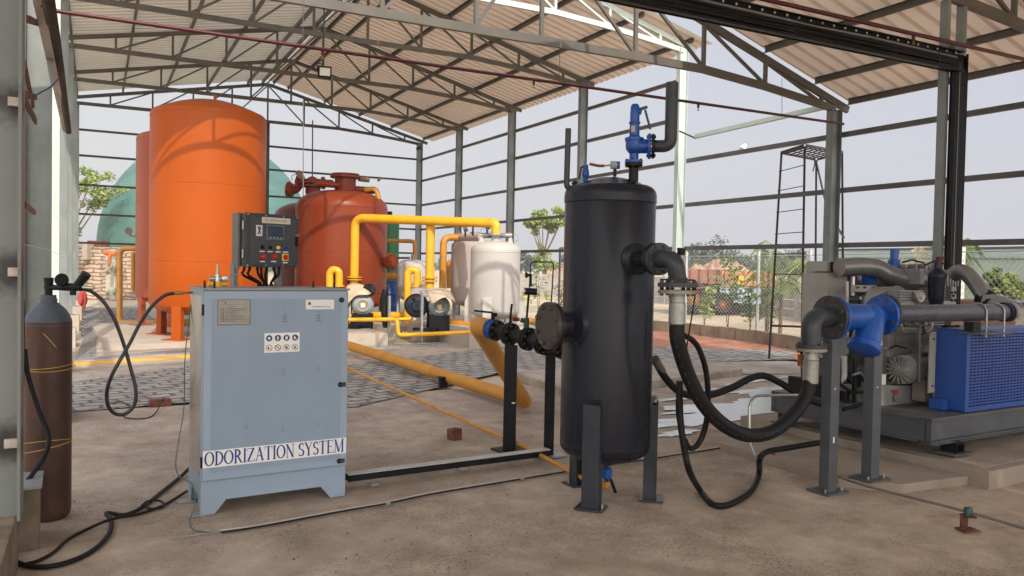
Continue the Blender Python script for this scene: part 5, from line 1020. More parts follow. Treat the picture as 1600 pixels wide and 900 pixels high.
# ------------------------------------------------------------ black vessel
VC = Vector((3.205, 4.69, 0)); VR = .318
ve = thing('pressure_vessel', 'tall black upright pressure vessel on three legs in the centre', 'vessel', VC)
prof = [(VR*cos(a) if a > -pi/2+.01 else 0, .375+.135*sin(a)) for a in [-pi/2+pi/2*k/10 for k in range(11)]]
prof += [(VR,.374),(VR+.002,.378),(VR+.002,.388),(VR,.392),(VR,2.055),(VR-.002,2.060),(VR+.004,2.066),(VR+.004,2.115)]
for k in range(1,7): a = pi/2*k/6; prof.append((VR+.004-.075*(1-cos(a)), 2.115+.072*sin(a)))
for k in range(1,7): t = k/6; prof.append(((VR-.071)*(1-t) if k < 6 else 0, 2.187+.062*(1-(1-t)**2)))
MB().lathe(VC, UZ, prof, 72).build('shell', CHAR, ve, ang_=22)
for (x, y) in ((2.935,4.455),(3.505,4.465),(3.2,5.09)):
    r_ = Vector((x-VC.x, y-VC.y, 0)).normalized(); s_ = Vector((-r_.y, r_.x, 0)); q = VC+r_*(VR+.042); b = MB(); zt = .70
    if y > 5: zt = .68
    b.bar(q+UZ*.012-r_*.0, q+UZ*zt, .118, .01, r_); b.bar(q+s_*.054-r_*.045+UZ*.012, q+s_*.054-r_*.045+UZ*(zt-.03), .01, .085, r_); b.bar(q-s_*.054-r_*.045+UZ*.012, q-s_*.054-r_*.045+UZ*(zt-.03), .01, .085, r_)
    l_ = b.build('leg', LEGP, ve, smooth=False); MB().obox(q-r_*.03+UZ*.007, (.19,.16,.012), atan2(s_.y, s_.x)).build('foot_plate', PIPEG, l_, smooth=False)
    MB().prism([q+s_*.065-r_*.05+UZ*(zt-.04), q-s_*.065-r_*.05+UZ*(zt-.04), q-s_*.05-r_*.005+UZ*(zt+.02), q+s_*.05-r_*.005+UZ*(zt+.02)], -r_*.05+UZ*.01).build('leg_cap', LEGP, l_, smooth=False)
    MB().cyl(q+s_*.08-r_*.02, q+s_*.08-r_*.02+UZ*.04, .007, n=6).build('anchor_bolt', GALV, l_)
MB().obox((VC.x,VC.y-VR-.014,.655), (.11,.03,.075)).build('name_bracket', CHAR, ve, smooth=False, bevel=.004) if False else None
# right hand nozzle with elbow
zn = 1.675; nx = 3.213
nz_ = MB().lathe((nx,4.40,zn), (0,-1,0), [(.125,-.03),(.118,.02),(.085,.045),(.056,.05)], 28).build('nozzle_pad', CHAR, ve)
MB().cyl((nx,4.44,zn), (nx,4.16,zn), .056, n=24).flange((nx,4.165,zn), (0,-1,0), .105, .024, 8, .085).build('nozzle', [CHAR,BOLT], ve)
el = thing('hose_elbow', 'black flanged elbow turning down from the vessel to the thick hose', 'pipe elbow', (nx,4.0,1.5))
MB().flange((nx,4.135,zn), (0,-1,0), .105, .024, 8, .085).build('flange', [PIPEG,BOLT], el)
MB().sweep(fil([(nx,4.13,zn),(nx+.008,3.985,zn),(nx+.035,3.985,1.535)], .125, 12), [.056]*15, 22).build('elbow', PIPEG, el)
ex = Vector((nx+.035,3.985,0))
MB().lathe(ex, UZ, [(.056,1.56),(.075,1.535),(.085,1.52)], 24).build('reducer_collar', PIPEG, el)
MB().flange(ex+UZ*1.513, UZ, .125, .026, 6, .1, br=.013).build('flange', [PIPEG,BOLT], el)
MB().flange(ex+UZ*1.470, UZ, .122, .022, 6, .1, br=.013).build('flange', [mat('tan zinc flange', (.26,.23,.18), .5, metal=.3),BOLT], el)
MB().cyl(ex+Vector((.035,.0,1.60)), ex+Vector((.02,.0,1.70)), .016, .02, n=12).build('vent_stub', GALV, el); MB().cyl(ex+Vector((.02,0,1.70)), ex+Vector((.022,0,1.745)), .024, .028, n=12).build('vent_cap', BLACK, el)
MB().sweep(fil([ex+Vector((-.10,.05,1.545)), ex+Vector((.13,-.02,1.545)), ex+Vector((.125,-.02,1.45)), ex+Vector((.065,.0,1.02))], .02), .005, 6).build('earth_wire', BLACK, el)
hs = thing('thick_hose', 'very thick black rubber hose drooping from the vessel elbow to the strainer', 'hose', (3.9,3.95,.4))
MB().lathe(ex, -UZ, [(.046,-1.46),(.046,-1.405),(.052,-1.40),(.053,-1.27),(.048,-1.265)], 24).build('coupling', mat('zinc coupling', (.36,.37,.33), .42, metal=.5, var=.15, scale=10), hs)
he = Vector((4.515,4.055,0))
hp = [ex+UZ*1.29, ex+Vector((.012,.0,1.15)), P(1077,590,5.12), P(1101,634,5.2), P(1134,666,5.3), P(1170,680,5.4), P(1207,674,5.5), P(1239,648,5.6), P(1260,617,5.68), he+UZ*.87]
MB().sweep(spl(hp, 8), .048, 20).build('hose', BLACK, hs)
MB().lathe(he, UZ, [(.048,.82),(.054,.825),(.055,.985),(.048,.99),(.044,1.06)], 24).build('coupling', mat('zinc coupling', (0,0,0)), hs)
pr_ = spl(hp, 8); mk = MB()
for k in range(6, 48, 2):
    a, c = pr_[k], pr_[k+1]; t_ = (c-a).normalized(); vw = (O-a).normalized(); vw = (vw-t_*vw.dot(t_)).normalized(); sd_ = t_.cross(vw); q = a+(vw*.93+sd_*.30).normalized()*.0482
    mk.bar(q, q+t_*(c-a).length*.8, .0022, .0008, vw)
mk.build('hose_print', mat('faded print', (.10,.10,.10), .6), hs, smooth=False)
# left nozzle: pad, pipe, blind flange
zl = 1.215
MB().lathe((2.93,4.69,zl), (-1,0,0), [(.175,-.01),(.165,.03),(.10,.05),(.088,.05)], 32).build('nozzle_pad', CHAR, ve)
MB().cyl((2.95,4.69,zl), (2.745,4.69,zl), .088, n=28).flange((2.755,4.69,zl), (-1,0,0), .158, .026, 8, .128).build('nozzle', [CHAR,BOLT], ve)
BRN = mat('brown black flange paint', (.048,.040,.036), .5, var=.15, scale=5, dirt=(.16,.075,.04), dscale=6, dlo=.66, dhi=.74)
MB().flange((2.725,4.69,zl), (-1,0,0), .160, .028, 8, .128, br=.016).build('blind_flange', [BRN, BOLT], ve)
# relief valve on top
rv = thing('relief_valve', 'big blue safety relief valve with black outlet pipe on top of the vessel', 'relief valve', P(990,272,5.55)); d5 = 5.6
def q5(x, y, d=d5): return P(x, y, d)
rb0 = q5(990,268)
MB().cyl(rb0-UZ*.13, rb0+UZ*.025, .034, n=18).lathe(rb0+UZ*.02, UZ, [(.03,0),(.045,.012),(.06,.02)], 18).build('inlet_neck', BLACKP, rv)
MB().flange(rb0+UZ*.048, UZ, .062, .016, 4, .05, br=.010).build('flange', [BLACKP,BLACKP], rv); MB().flange(rb0+UZ*.070, UZ, .062, .018, 4, .05, br=.009).build('flange', [BLUE,BLACKP], rv)
MB().lathe(rb0+UZ*.078, UZ, [(.032,0),(.032,.045),(.042,.055),(.056,.075),(.060,.09),(.060,.13),(.066,.135),(.066,.155),(.045,.16),(.036,.17),(.034,.25),(.040,.255),(.040,.265),(.033,.27),(.033,.32),(.030,.375),(.020,.39),(0,.392)], 24).build('body', BLUE, rv)
oa = (q5(1013,229)-q5(1000,231,5.72)).normalized(); oa = Vector((.80,-.60,0)).normalized(); oc_ = Vector((rb0.x,rb0.y,q5(1000,229).z))
MB().cyl(oc_, oc_+oa*.10, .05, n=20).build('outlet', BLUE, rv); MB().flange(oc_+oa*.105, oa, .088, .022, 8, .07, br=.008).build('flange', [BLUE,BLACKP], rv); MB().flange(oc_+oa*.13, oa, .086, .02, 8, .07, br=.008).build('flange', [BLACKP,BLACKP], rv)
oe = oc_+oa*.25; MB().sweep(fil([oc_+oa*.13, oe, Vector((oe.x,oe.y,q5(1048,124,5.45).z))], .10, 10), .043, 20).build('outlet_pipe', PIPEG, rv)
c = rb0+UZ*.42; MB().cyl(c, c+rt0*.045-UZ*.01, .022, .015, n=12).build('cap_boss', BLUE, rv); MB().bar(c+rt0*.03+UZ*.012, c+rt0*.085+UZ*.03, .02, .02).bar(c+rt0*.07+UZ*.01, c+rt0*.11-UZ*.125, .012, .014).build('lever', mat('dark blue lever', (.01,.02,.10), .4), rv, smooth=False)
MB().obox(rb0+UZ*.29-Vector((fw.x,fw.y,0))*.036-rt0*.015, (.028,.004,.045), -TH).build('tag_plate', mat('tag paper', (.45,.42,.34), .6), rv, smooth=False)
# small relief, vent pipe and transmitter
sr = thing('relief_valve', 'small blue relief valve with thin black vent pipe at the vessel top left', 'relief valve', P(914,285,5.7))
c = P(915,279,5.68); MB().lathe(c-UZ*.02, UZ, [(.018,0),(.018,.03),(.026,.04),(.024,.07),(.018,.09),(.018,.115),(.010,.12),(0,.12)], 16).build('body', BLUE, sr)
MB().bar(c+UZ*.09-rt0*.01, c+UZ*.075-rt0*.035, .014,.014).bar(c+UZ*.075-rt0*.033, c-UZ*.005-rt0*.045, .01, .012).build('lever', BLACKP, sr, smooth=False)
c2 = P(900,290,5.70); MB().flange(P(896,291,5.6), rt0, .035, .014, 4, .027, br=.006).flange(P(899,290,5.6), rt0, .035, .012, 4, .027, br=.006).build('flange', [BLACKP,BLACKP], sr)
MB().sweep(fil([P(908,290,5.62), P(885,297,5.6), P(888,201,5.6)], .06, 8), .021, 14).build('vent_pipe', PIPEG, sr)
tt = thing('transmitter', 'blue and grey pressure transmitter on top of the vessel', 'transmitter', P(961,272,5.6))
c = P(961,258,5.6); MB().cyl(c-UZ*.08, c, .012, n=10).build('stem', BLACKP, tt); MB().cyl(c-rt0*.03, c+rt0*.012, .028, n=18).build('housing', MOTOR, tt); MB().cyl(c+rt0*.012, c+rt0*.032, .027, n=18).build('end_cap', BLUE, tt)
MB().sweep(spl([P(921,256,5.6), P(935,259,5.6), P(944,259,5.6)], 5), .010, 8).build('orange_lead', mat('orange brown lead', (.24,.07,.03), .6), tt); MB().cyl(P(944,259,5.6), P(955,258,5.6), .006, n=8).build('gland', GALV, tt)
# drain under the vessel
dv = thing('drain_valve', 'small blue drain valve with black lever under the vessel', 'valve', P(948,760,5.55)); c = Vector((VC.x-.0,VC.y,.235))
c = P(948,739,5.6); MB().cyl(c+UZ*.08, c-UZ*.07, .016, n=12).build('stub', PIPEG, dv); MB().lathe(c-UZ*.035, UZ, [(0,0),(.030,0),(.036,.006),(.036,.064),(.030,.07),(0,.07)], 16).build('body', BLUE, dv)
MB().bar(P(954,749,5.5), P(962,770,5.4), .018, .014).build('lever', BLACK, dv, smooth=False, bevel=.003)
MB().sweep(fil([c-UZ*.06, c-UZ*.095, P(930,752,5.66)], .03), .024, 12).build('elbow', OCH, dv)
dp = thing('drain_pipe', 'thin ochre pipe running diagonally over the floor from behind the cabinet to the drain', 'pipe', G(700,660))
e0 = P(933,755,5.66); MB().sweep([G(520,574)+UZ*.10, G(545,586)+UZ*.09, G(700,656)+UZ*.07, G(820,709)+UZ*.06, Vector((e0.x,e0.y,.075))], .018, 10).build('pipe', OCH, dp)
MB().cyl(G(545,586)+UZ*.09, G(543,585)+UZ*.09, .03, n=10).build('joint', OCH, dp)
# ------------------------------------------------------------ valve train behind the vessel
VA = P(764,513,7.25); VB = P(905,551,6.5); va = (VB-VA).normalized()
vt = thing('valve_train', 'black flanged valve line with tee left of the vessel on two posts', 'pipework', VA+va*.5)
MB().cyl(VA+va*.02, VB, .062, n=20).build('pipe', BLACKP, vt)
def onl(x): 
    best = min((abs(x-(lambda v: 800+F*(v-O).dot(rt)/(v-O).dot(fw))(VA+(VB-VA)*k/200)), k) for k in range(201)); return VA+(VB-VA)*best[1]/200
for x, r_ in ((776,.095),(795,.10),(799,.10),(823,.10),(827,.10),(848,.10),(852,.10),(879,.092)): MB().flange(onl(x), va, r_, .022, 8, r_*.82, br=.011).build('flange', [BLACKP,BOLT], vt)
MB().cyl(onl(856)+UZ*.0, onl(856)+UZ*.16+Vector((-.05,-.2,.0))*.2, .06, n=16).build('tee_branch', BLACKP, vt)
bv = thing('butterfly_valve', 'bright blue butterfly valve with black lever at the yellow pipe end', 'valve', onl(770)); c = onl(770)
MB().lathe(c-va*.035, va, [(.06,0),(.088,.002),(.093,.012),(.082,.02),(.082,.05),(.093,.056),(.088,.068),(.06,.07)], 28).build('body', BLUE, bv)
MB().cyl(c+UZ*.08, c+UZ*.145, .016, n=10).build('neck', BLACKP, bv); MB().bar(c+UZ*.15, c+UZ*.165-rt0*.17, .03, .018).build('lever', BLACKP, bv, smooth=False, bevel=.004); MB().bar(c+UZ*.15+rt0*.02, c+UZ*.115+rt0*.02, .04,.03).build('lever_hub', BLACKP, bv, smooth=False, bevel=.006)
bw = thing('butterfly_valve', 'black butterfly valve with upright rectangular grip', 'valve', onl(797)); c = onl(797); MB().cyl(c+UZ*.05, c+UZ*.16, .012, n=10).build('stem', BLACKP, bw); MB().bar(c+UZ*.155+rt0*.0, c+UZ*.265+rt0*.01, .045, .02).build('grip', BLACK, bw, smooth=False, bevel=.004)
MB().obox(c+UZ*.225-fw*.012, (.035,.004,.006), -TH).build('grip_mark', PLATEW, bw, smooth=False)
ft = thing('instrument_loop', 'thin impulse tube loop with black gauge and green needle valve on the valve train', 'instrument', onl(822)); dg_ = 6.9
c = P(823,500,dg_); MB().cyl(P(822,520,dg_), P(823,497,dg_), .024, n=12).build('needle_valve', mat('dark green body', (.01,.06,.04), .5), ft); MB().cyl(P(813,500,dg_), P(820,501,dg_), .02, n=10).build('side_handle', mat('dark green body', (0,0,0)), ft); MB().cyl(P(801,499,dg_), P(812,499,dg_), .016, n=8).build('red_handle', mat('dull red handle', (.15,.02,.02), .5), ft)
MB().cyl(P(823,497,dg_), P(827,450,dg_), .010, n=8).build('stem', BLACKP, ft); MB().cyl(P(820,455,dg_), P(839,456,dg_), .030, n=20).build('gauge_body', BLACKP, ft); MB().lathe(P(820,455,dg_), -rt0, [(0,.0),(.026,.0),(.034,-.004),(.034,.006),(.028,.008),(0,.006)], 18).build('gauge_face', STAIN, ft)
MB().sweep(fil([P(827,450,dg_), P(829.5,409,dg_), P(865,409.5,dg_+.0), P(861,480,dg_)], .03), .0065, 6).build('impulse_tube', INK, ft); MB().cyl(P(823,430,dg_), P(829,430,dg_), .012, n=8).cyl(P(822.5,426,dg_), P(822.5,434,dg_), .012, n=8).build('tee_handle', BLACKP, ft)
MB().sweep([P(829,428,dg_), P(829,448,dg_)], .012, 8).build('tube_fitting', BLACKP, ft)
for i, (x, yb, yt, wd, lb) in enumerate(((795.5,703,538,.112,'wider black post holding the valve train near the butterfly valve'),(857,712,548,.085,'slimmer black post under the tee nearest the vessel'))):
    g = G(x, yb); d = (g-O).dot(fw); zt = P(x, yt, d).z; t = thing('support_post', lb, 'post', g, 'posts under the valve train'); MB().chan(g, Vector((g.x,g.y,zt)), wd*.6, wd, .007, upv=tuple(rt0)).build('post', BLACKP, t, smooth=False)
    MB().obox(g+UZ*.006, (.26,.2,.012), .1).build('base_plate', GALV if i else BLACKP, t, smooth=False)
    if not i: MB().obox(g+UZ*.42-fw*.035+rt0*.03, (.03,.004,.012), -TH).build('sticker', PLATEW, t, smooth=False)
ym = thing('yellow_pipe', 'thick ochre yellow pipe sloping down from the blue butterfly valve to the floor and back', 'pipe', G(815,640))
eb = P(819,626,9.0); far_ = P(535,537,14.6); ya = onl(768)-va*.03
MB().sweep(fil([ya, ya-va*.16, eb], .10, 8), .084, 22).build('sloping_pipe', OCH, ym)
MB().sweep([eb, eb.lerp(far_,.5), far_], [.080,.080,.080], 20).build('long_pipe', OCH, ym); MB().lathe(eb, UZ, [(0,-.086),(.05,-.07),(.075,-.04),(.084,0),(.075,.04),(.05,.07),(0,.086)], 20).build('elbow', OCH, ym)
mdp = eb.lerp(far_, .38); ad_ = (far_-eb).normalized(); MB().cyl(mdp-ad_*.008, mdp+ad_*.008, .084, n=22).build('weld_ring', OCH, ym)
g = G(692,605); s_ = thing('pipe_support', 'tiny dark steel stool under the long yellow pipe', 'support', g); MB().box(g.x-.05,g.x+.05,g.y-.04,g.y+.04,0,.13).build('stool', BLACKP, s_, smooth=False); MB().box(g.x-.07,g.x+.07,g.y-.06,g.y+.06,.13,.14).build('stool_top', BLACKP, s_, smooth=False)
for lb, x, y, s_, rz in (('lone red brick on the floor under the thin ochre pipe',710,686,(.11,.09,.10),.3),('red brick lying beside the pavers left of the cabinet',250,634,(.22,.11,.075),.15)):
    g = G(x,y); bk = MB().obox(g+UZ*s_[2]/2, s_, rz).build('brick', BRICK, smooth=False, bevel=.006, loc=g); tag(bk, lb, 'brick')
# floor mounted runs
ch = thing('steel_channel', 'low grey steel channel running from the cabinet foot to the valve posts', 'channel', G(700,722))
a = G(541,762)+UZ*.08; c = G(856,720)+UZ*.08
MB().bar(a+UZ*.02, c+UZ*.02, .085, .006).build('top_face', mat('bright zinc face', (.55,.55,.53), .5, metal=.1), ch, smooth=False); MB().bar(a+Vector((0,-.03,-.008)), c+Vector((0,-.03,-.008)), .006, .05).bar(a+Vector((0,.03,-.008)), c+Vector((0,.03,-.008)), .006, .05).build('web', BLACKP, ch, smooth=False)
for x, y in ((583,757),(722,734)): g = G(x,y); MB().obox(g+UZ*.008, (.06,.08,.016), .1).build('foot', GALV, ch, smooth=False)
cdp = [G(x,y)+UZ*.012 for x,y in ((345,835),(400,827),(470,814),(545,800),(605,789.5),(672,775),(760,760),(815,751),(880,740),(1012,720),(1100,706),(1170,696),(1262,687))]
cdt = thing('floor_cable', 'pair of thin grey black cables clipped along the floor before the cabinet and vessel', 'cable', cdp[3])
MB().sweep(spl(cdp, 5), .006, 6).build('cable', BLACK, cdt); MB().sweep(spl([p+Vector((.003,.012,.006)) for i, p in enumerate(cdp)], 5), .0075, 6).build('conduit', mat('dusty conduit', (.42,.38,.33), .6), cdt)
for p in (cdp[4], cdp[7], cdp[9]): MB().obox(p+UZ*.003, (.03,.03,.014), .2).build('clip', GALV, cdt, smooth=False)
gwp = [P(300,462,5.35), P(289,560,5.35), P(287,640,5.4), P(275,715,5.3), P(279,743,5.3), P(300,757,5.15), P(304,790,5.05)]; gwp += [G(296,816)+UZ*.006, G(305,830)+UZ*.006, G(338,834)+UZ*.006]
tag(MB().sweep(spl(gwp, 6), .0035, 5).build('earth_wire', mat('green wire', (.05,.14,.07), .6), loc=gwp[7]), 'thin green earth wire hanging down the cabinet left side to the floor', 'wire')
gs_ = [G(264,845)+UZ*.008, G(300,839)+UZ*.008, G(345,833)+UZ*.008]; tag(MB().sweep(gs_, .004, 5).build('rod', GALV, loc=gs_[0]), 'thin bare metal rod lying on the floor before the cabinet foot', 'rod')
# pipe and cables at right front
spn = [G(1150,690)+UZ*.05, G(1215,720)+UZ*.05, G(1290,746)+UZ*.05]; spn += [Vector((p.x,p.y,.085)) for p in (G(1345,772), G(1516,822), G(1640,860))]
spp = [G(1215,722)+UZ*.04, G(1290,748)+UZ*.06, P(1345,757,5.72), P(1512,800,5.05), P(1640,838,4.62)]
stp = thing('steel_pipe', 'slender bare steel pipe running low across the floor at the lower right', 'pipe', spp[0]); MB().sweep(spl(spp, 5), .009, 8).build('pipe', mat('dull steel pipe', (.20,.18,.16), .45, metal=.4), stp)
g = G(1512,829); br_ = thing('pipe_bracket', 'small rusty bracket with teal clamp holding the slender steel pipe', 'bracket', g); zc = P(1514,800,5.05).z
MB().obox(g+UZ*.005, (.11,.09,.01), -.3).bar(g+UZ*.01-rt0*.025, g+UZ*(zc-.02)-rt0*.025, .008, .07, (1,0,0)).obox(g+UZ*(zc-.025), (.06,.08,.008), -.3).build('bracket', RUST, br_, smooth=False)
MB().lathe(Vector((g.x,g.y,zc-.02)), UZ, [(0,0),(.026,0),(.026,.04),(.020,.048),(0,.048)], 12).build('clamp', mat('teal clamp', (.012,.07,.065), .5), br_)
# ------------------------------------------------------------ gas cylinder and left side
gc = Vector((-.252, 5.70, 0)); gt = thing('gas_cylinder', 'scratched dark brown gas cylinder with grey blue shoulder by the left column', 'gas cylinder', gc)
MB().lathe(gc, UZ, [(0,.0),(.11,.0),(.125,.02),(.130,.06),(.130,1.215)], 40).build('body', CYLB, gt); MB().lathe(gc, UZ, [(.1303,1.195),(.128,1.225),(.115,1.26),(.090,1.297),(.062,1.322),(.060,1.328),(.048,1.332),(.048,1.355),(.043,1.36),(.043,1.378),(0,1.38)], 40).build('shoulder', CYLG, gt)
MB().cyl(gc+UZ*1.37, gc+UZ*1.44, .022, n=12).cyl(gc+UZ*1.425-rt0*.02, gc+UZ*1.425+rt0*.10, .017, n=12).cyl(gc+UZ*1.44, gc+UZ*1.485, .026, .028, n=12).build('valve', BLACKP, gt)
rg = thing('pressure_regulator', 'black regulator with two gauges screwed to the brown gas cylinder', 'regulator', gc+UZ*1.46+rt0*.1)
c = gc+UZ*1.43+rt0*.12; MB().cyl(c-rt0*.03, c+rt0*.08, .024, n=14).build('body', BLACKP, rg); MB().lathe(c+UZ*.04-rt0*.04+Vector((0,-.02,0)), Vector((.1,-1,.35)), [(0,0),(.038,0),(.040,.01),(.036,.03),(0,.03)], 22).build('gauge', BLACKP, rg)
MB().cyl(c+rt0*.05+UZ*.0, c+rt0*.115+UZ*.085, .024, .03, n=14).build('adjusting_knob', BLACKP, rg); MB().cyl(c+rt0*.09-UZ*.0, c+rt0*.16-UZ*.005, .010, n=10).build('outlet_stem', STAIN, rg); MB().cyl(c+rt0*.03-UZ*.05, c+rt0*.03, .018, n=10).build('relief_cap', BLACKP, rg)
yt = MAT_ = mat('yellow binding wire', (.55,.35,.06), .6)
for k, z in enumerate((.93,.945,.44,.47)):
    pts = [gc+Vector((.1335*cos(a), .1335*sin(a), z+(.012 if k < 2 else .03)*sin(a*1.0+k))) for a in [j*2*pi/28 for j in range(29)]]; tag(MB().sweep(pts, .0022, 5, caps=False).build('binding_wire', yt, loc=gc+UZ*z), ['upper thin yellow wire tied round the brown gas cylinder at chest height','lower strand of yellow wire just under it at chest height on the cylinder','slanting orange wire around the cylinder near its foot, lower strand','slanting orange wire around the cylinder near its foot, upper strand'][k], 'wire')
hp = [(126,451,4.98),(142,455,4.98),(163,473,5.0),(180,502,5.03),(193,537,5.06),(204,575,5.08),(212,608,5.09),(210,632,5.09),(197,646,5.07),(181,647,5.03),(169,634,4.99),(167,612,4.96),(174,588,4.95),(188,562,4.97),(203,536,5.02),(219,505,5.08),(238,478,5.15),(257,462,5.2),(272,458,5.24)]
hz = thing('gas_hose', 'black rubber hose twisted in a loop from the gas cylinder to the cabinet', 'hose', P(190,560,5.05)); MB().sweep(spl([P(*p) for p in hp], 5), .0115, 10).build('hose', mat('blue black hose', (.02,.02,.028), .3), hz)
MB().cyl(P(272,458,5.24), P(286,457.5,5.27), .013, n=10).cyl(P(286,457.5,5.27), P(303,457,5.32), .007, n=8).build('coupling', BRASS, hz); MB().cyl(P(113,450,4.96), P(127,451,4.98), .013, n=10).build('coupling', STAIN, hz)
# floor cables
ca = [(38,545,4.7),(44,588,4.72),(60,640,4.74),(76,682,4.72),(70,712,4.66),(50,742,4.58),(28,772,4.48),(15,808,4.38)]
cg = [P(*p) for p in ca]+[G(13,858)+UZ*.05, G(24,880)+UZ*.014, G(60,890)+UZ*.014, G(105,883)+UZ*.014, G(145,864)+UZ*.014, G(170,838)+UZ*.014, G(174,818)+UZ*.02, G(166,808)+UZ*.02, G(172,808)+UZ*.025, G(195,808)+UZ*.014, G(222,796)+UZ*.014, G(255,770)+UZ*.014, G(280,751)+UZ*.02, G(300,738)+UZ*.05]
tag(MB().sweep(spl(cg, 6), .0135, 10).build('power_cable', BLACK, loc=cg[10]), 'thick black power cable looping over the floor from left column to cabinet', 'cable')
cg = [P(36,470,4.72), P(36,560,4.7), P(33,660,4.64), P(26,757,4.56), P(14,800,4.40), G(11,850)+UZ*.1, G(20,878)+UZ*.009, G(48,882)+UZ*.009, G(80,868)+UZ*.009, G(105,846)+UZ*.009, G(128,833)+UZ*.009, G(175,819)+UZ*.032, G(215,806)+UZ*.009, G(250,794)+UZ*.009, G(272,782)+UZ*.009, G(292,772)+UZ*.02]
tag(MB().sweep(spl(cg, 6), .009, 8).build('power_cable', BLACK, loc=cg[8]), 'thinner black cable running beside the thick one to the cabinet back foot', 'cable')
cg = [G(222,797)+UZ*.03, G(230,789)+UZ*.025, G(248,787)+UZ*.02, G(257,791)+UZ*.012, G(250,796)+UZ*.012, G(232,797)+UZ*.012, G(226,793)+UZ*.02]; tag(MB().sweep(spl(cg, 5), .007, 7).build('cable_loop', BLACK, loc=cg[3]), 'small extra loop of black cable beside the cabinet back foot', 'cable')
cg = [G(172,640)+UZ*.01, G(192,628)+UZ*.01]; cg = [P(175,637,8.9)+UZ*.0, P(190,628,8.9), P(204,643,8.7), P(203,648,8.6), G(193,652)+UZ*.01, G(215,656)+UZ*.01, G(240,650)+UZ*.01, G(255,634)+UZ*.08]; 
for p in cg: p.z = max(p.z, .01)
tag(MB().sweep(spl(cg, 5), .006, 6).build('cable', BLACK, loc=cg[4]), 'short loose black wire trailing over the red brick by the pavers', 'cable')
bl = thing('concrete_block', 'chipped brown concrete stub with steel plate on top in front of gas cylinder', 'block', (-.35,5.2,0)); 
MB().prism([(-.452,5.06,-.01),(-.262,5.085,-.01),(-.275,5.42,-.01),(-.455,5.40,-.01)], (0,0,.345)).build('block', CONCB, bl, smooth=False, bevel=.012); MB().prism([(-.44,5.055,.337),(-.252,5.075,.337),(-.262,5.45,.337),(-.44,5.44,.337)], (0,0,.012)).build('plate', mat('grey steel plate', (.32,.33,.33), .5, dirt=(.3,.2,.15), dscale=8), bl, smooth=False)
for i, (p0_, p1_, sag) in enumerate(((P(0,488,4.4),P(30,476,4.6),0),(P(38,382,5.2),P(101,403,8.5),.0),(P(0,547,4.4),P(28,547,4.6),0),(P(38,519,4.9),P(88,543,4.78),-.03))):
    tag(MB().sweep(spl([p0_, (p0_+p1_)/2+UZ*(.02-sag), p1_], 6), .002, 5).build('tie_wire', PLATEW if i in (0,1) else yt, loc=p0_), ['short white wire across the nearest left column','thin white wire stretched between the left columns at eye height','yellow band round the nearest left column','yellow wire arching over the upper part of the brown gas cylinder'][i], 'wire')
# ------------------------------------------------------------ riser, strainer and suction pipe
YS = 4.10; ZS = 1.285
sr_ = thing('suction_riser', 'dark grey flanged elbow rising from the thick hose beside the blue strainer', 'pipe elbow', (4.515,4.055,1.1))
for z, m_ in ((1.088,PIPEG),(1.062,mat('tan zinc flange', (0,0,0)))): MB().flange(he+UZ*z, UZ, .108, .022, 6, .088, br=.011).build('flange', [m_,BOLT], sr_)
MB().sweep(fil([he+UZ*1.09, Vector((he.x,he.y+.01,ZS)), Vector((4.76,YS,ZS))], .17, 12), .070, 24).build('elbow', PIPEG, sr_)
MB().flange((4.745,YS,ZS), (1,0,0), .158, .024, 8, .128, br=.013).build('flange', [PIPEG,BOLT], sr_)
ys = thing('y_strainer', 'bright blue cast Y strainer between two big flanges', 'strainer', (5.05,YS,ZS))
MB().flange((4.775,YS,ZS), (1,0,0), .160, .026, 1, .1).build('flange', [BLUE,BLUE], ys); MB().flange((5.30,YS,ZS+.01), (1,0,0), .152, .028, 8, .124, br=.013).build('flange', [BLUE,BOLT], ys)
MB().lathe((4.78,YS,ZS), (1,0,0), [(.085,0),(.088,.06),(.094,.14),(.096,.26),(.088,.38),(.076,.46),(.076,.52)], 28).build('body', BLUE, ys)
MB().lathe((5.22,YS-.01,ZS+.07), Vector((-.50,-.14,-.85)), [(.05,0),(.09,.05),(.098,.16),(.102,.30),(.118,.315),(.118,.36),(.095,.375),(0,.38)], 28).build('strainer_leg', BLUE, ys)
MB().prism([(4.80,YS-.01,ZS+.05),(4.80,YS-.01,ZS+.10),(4.97,YS-.01,ZS+.10)], (0,.02,0)).build('rib', BLUE, ys, smooth=False)
sp_ = thing('suction_pipe', 'long dark grey blue pipe running right from the blue strainer over the compressor', 'pipe', (6,YS,ZS))
ZP = ZS+.02; MB().flange((5.335,YS,ZP), (1,0,0), .152, .026, 8, .124, br=.013).build('flange', [PIPEG,BOLT], sp_)
PB = mat('blue grey gloss pipe paint', (.060,.066,.085), .28, var=.08, scale=4, rvar=.06)
MB().cyl((5.34,YS,ZP), (6.88,YS,ZP), .070, n=28).build('pipe', PB, sp_)
for x in (6.48, 6.72):
    MB().sweep([(x,YS+.078*cos(a),ZP+.078*sin(a)) for a in [k*pi/12 for k in range(13)]]+[(x,YS-.078,ZP-.2)], .007, 7).build('u_bolt', GALV, sp_)
MB().obox((6.6,YS,ZP-.17), (.42,.2,.012)).build('saddle_plate', STEELD, sp_, smooth=False); MB().obox((6.42,YS+.0,ZP-.115), (.10,.08,.08)).build('saddle', BLACKP, sp_, smooth=False)
for x in (6.84,6.88): MB().cyl((x-.012,YS,ZP), (x+.012,YS,ZP), .083, n=28).build('clamp_ring', BLACKP, sp_)
ec = Vector((6.93,YS,ZP)); kp = AY(1548,478,4.25)
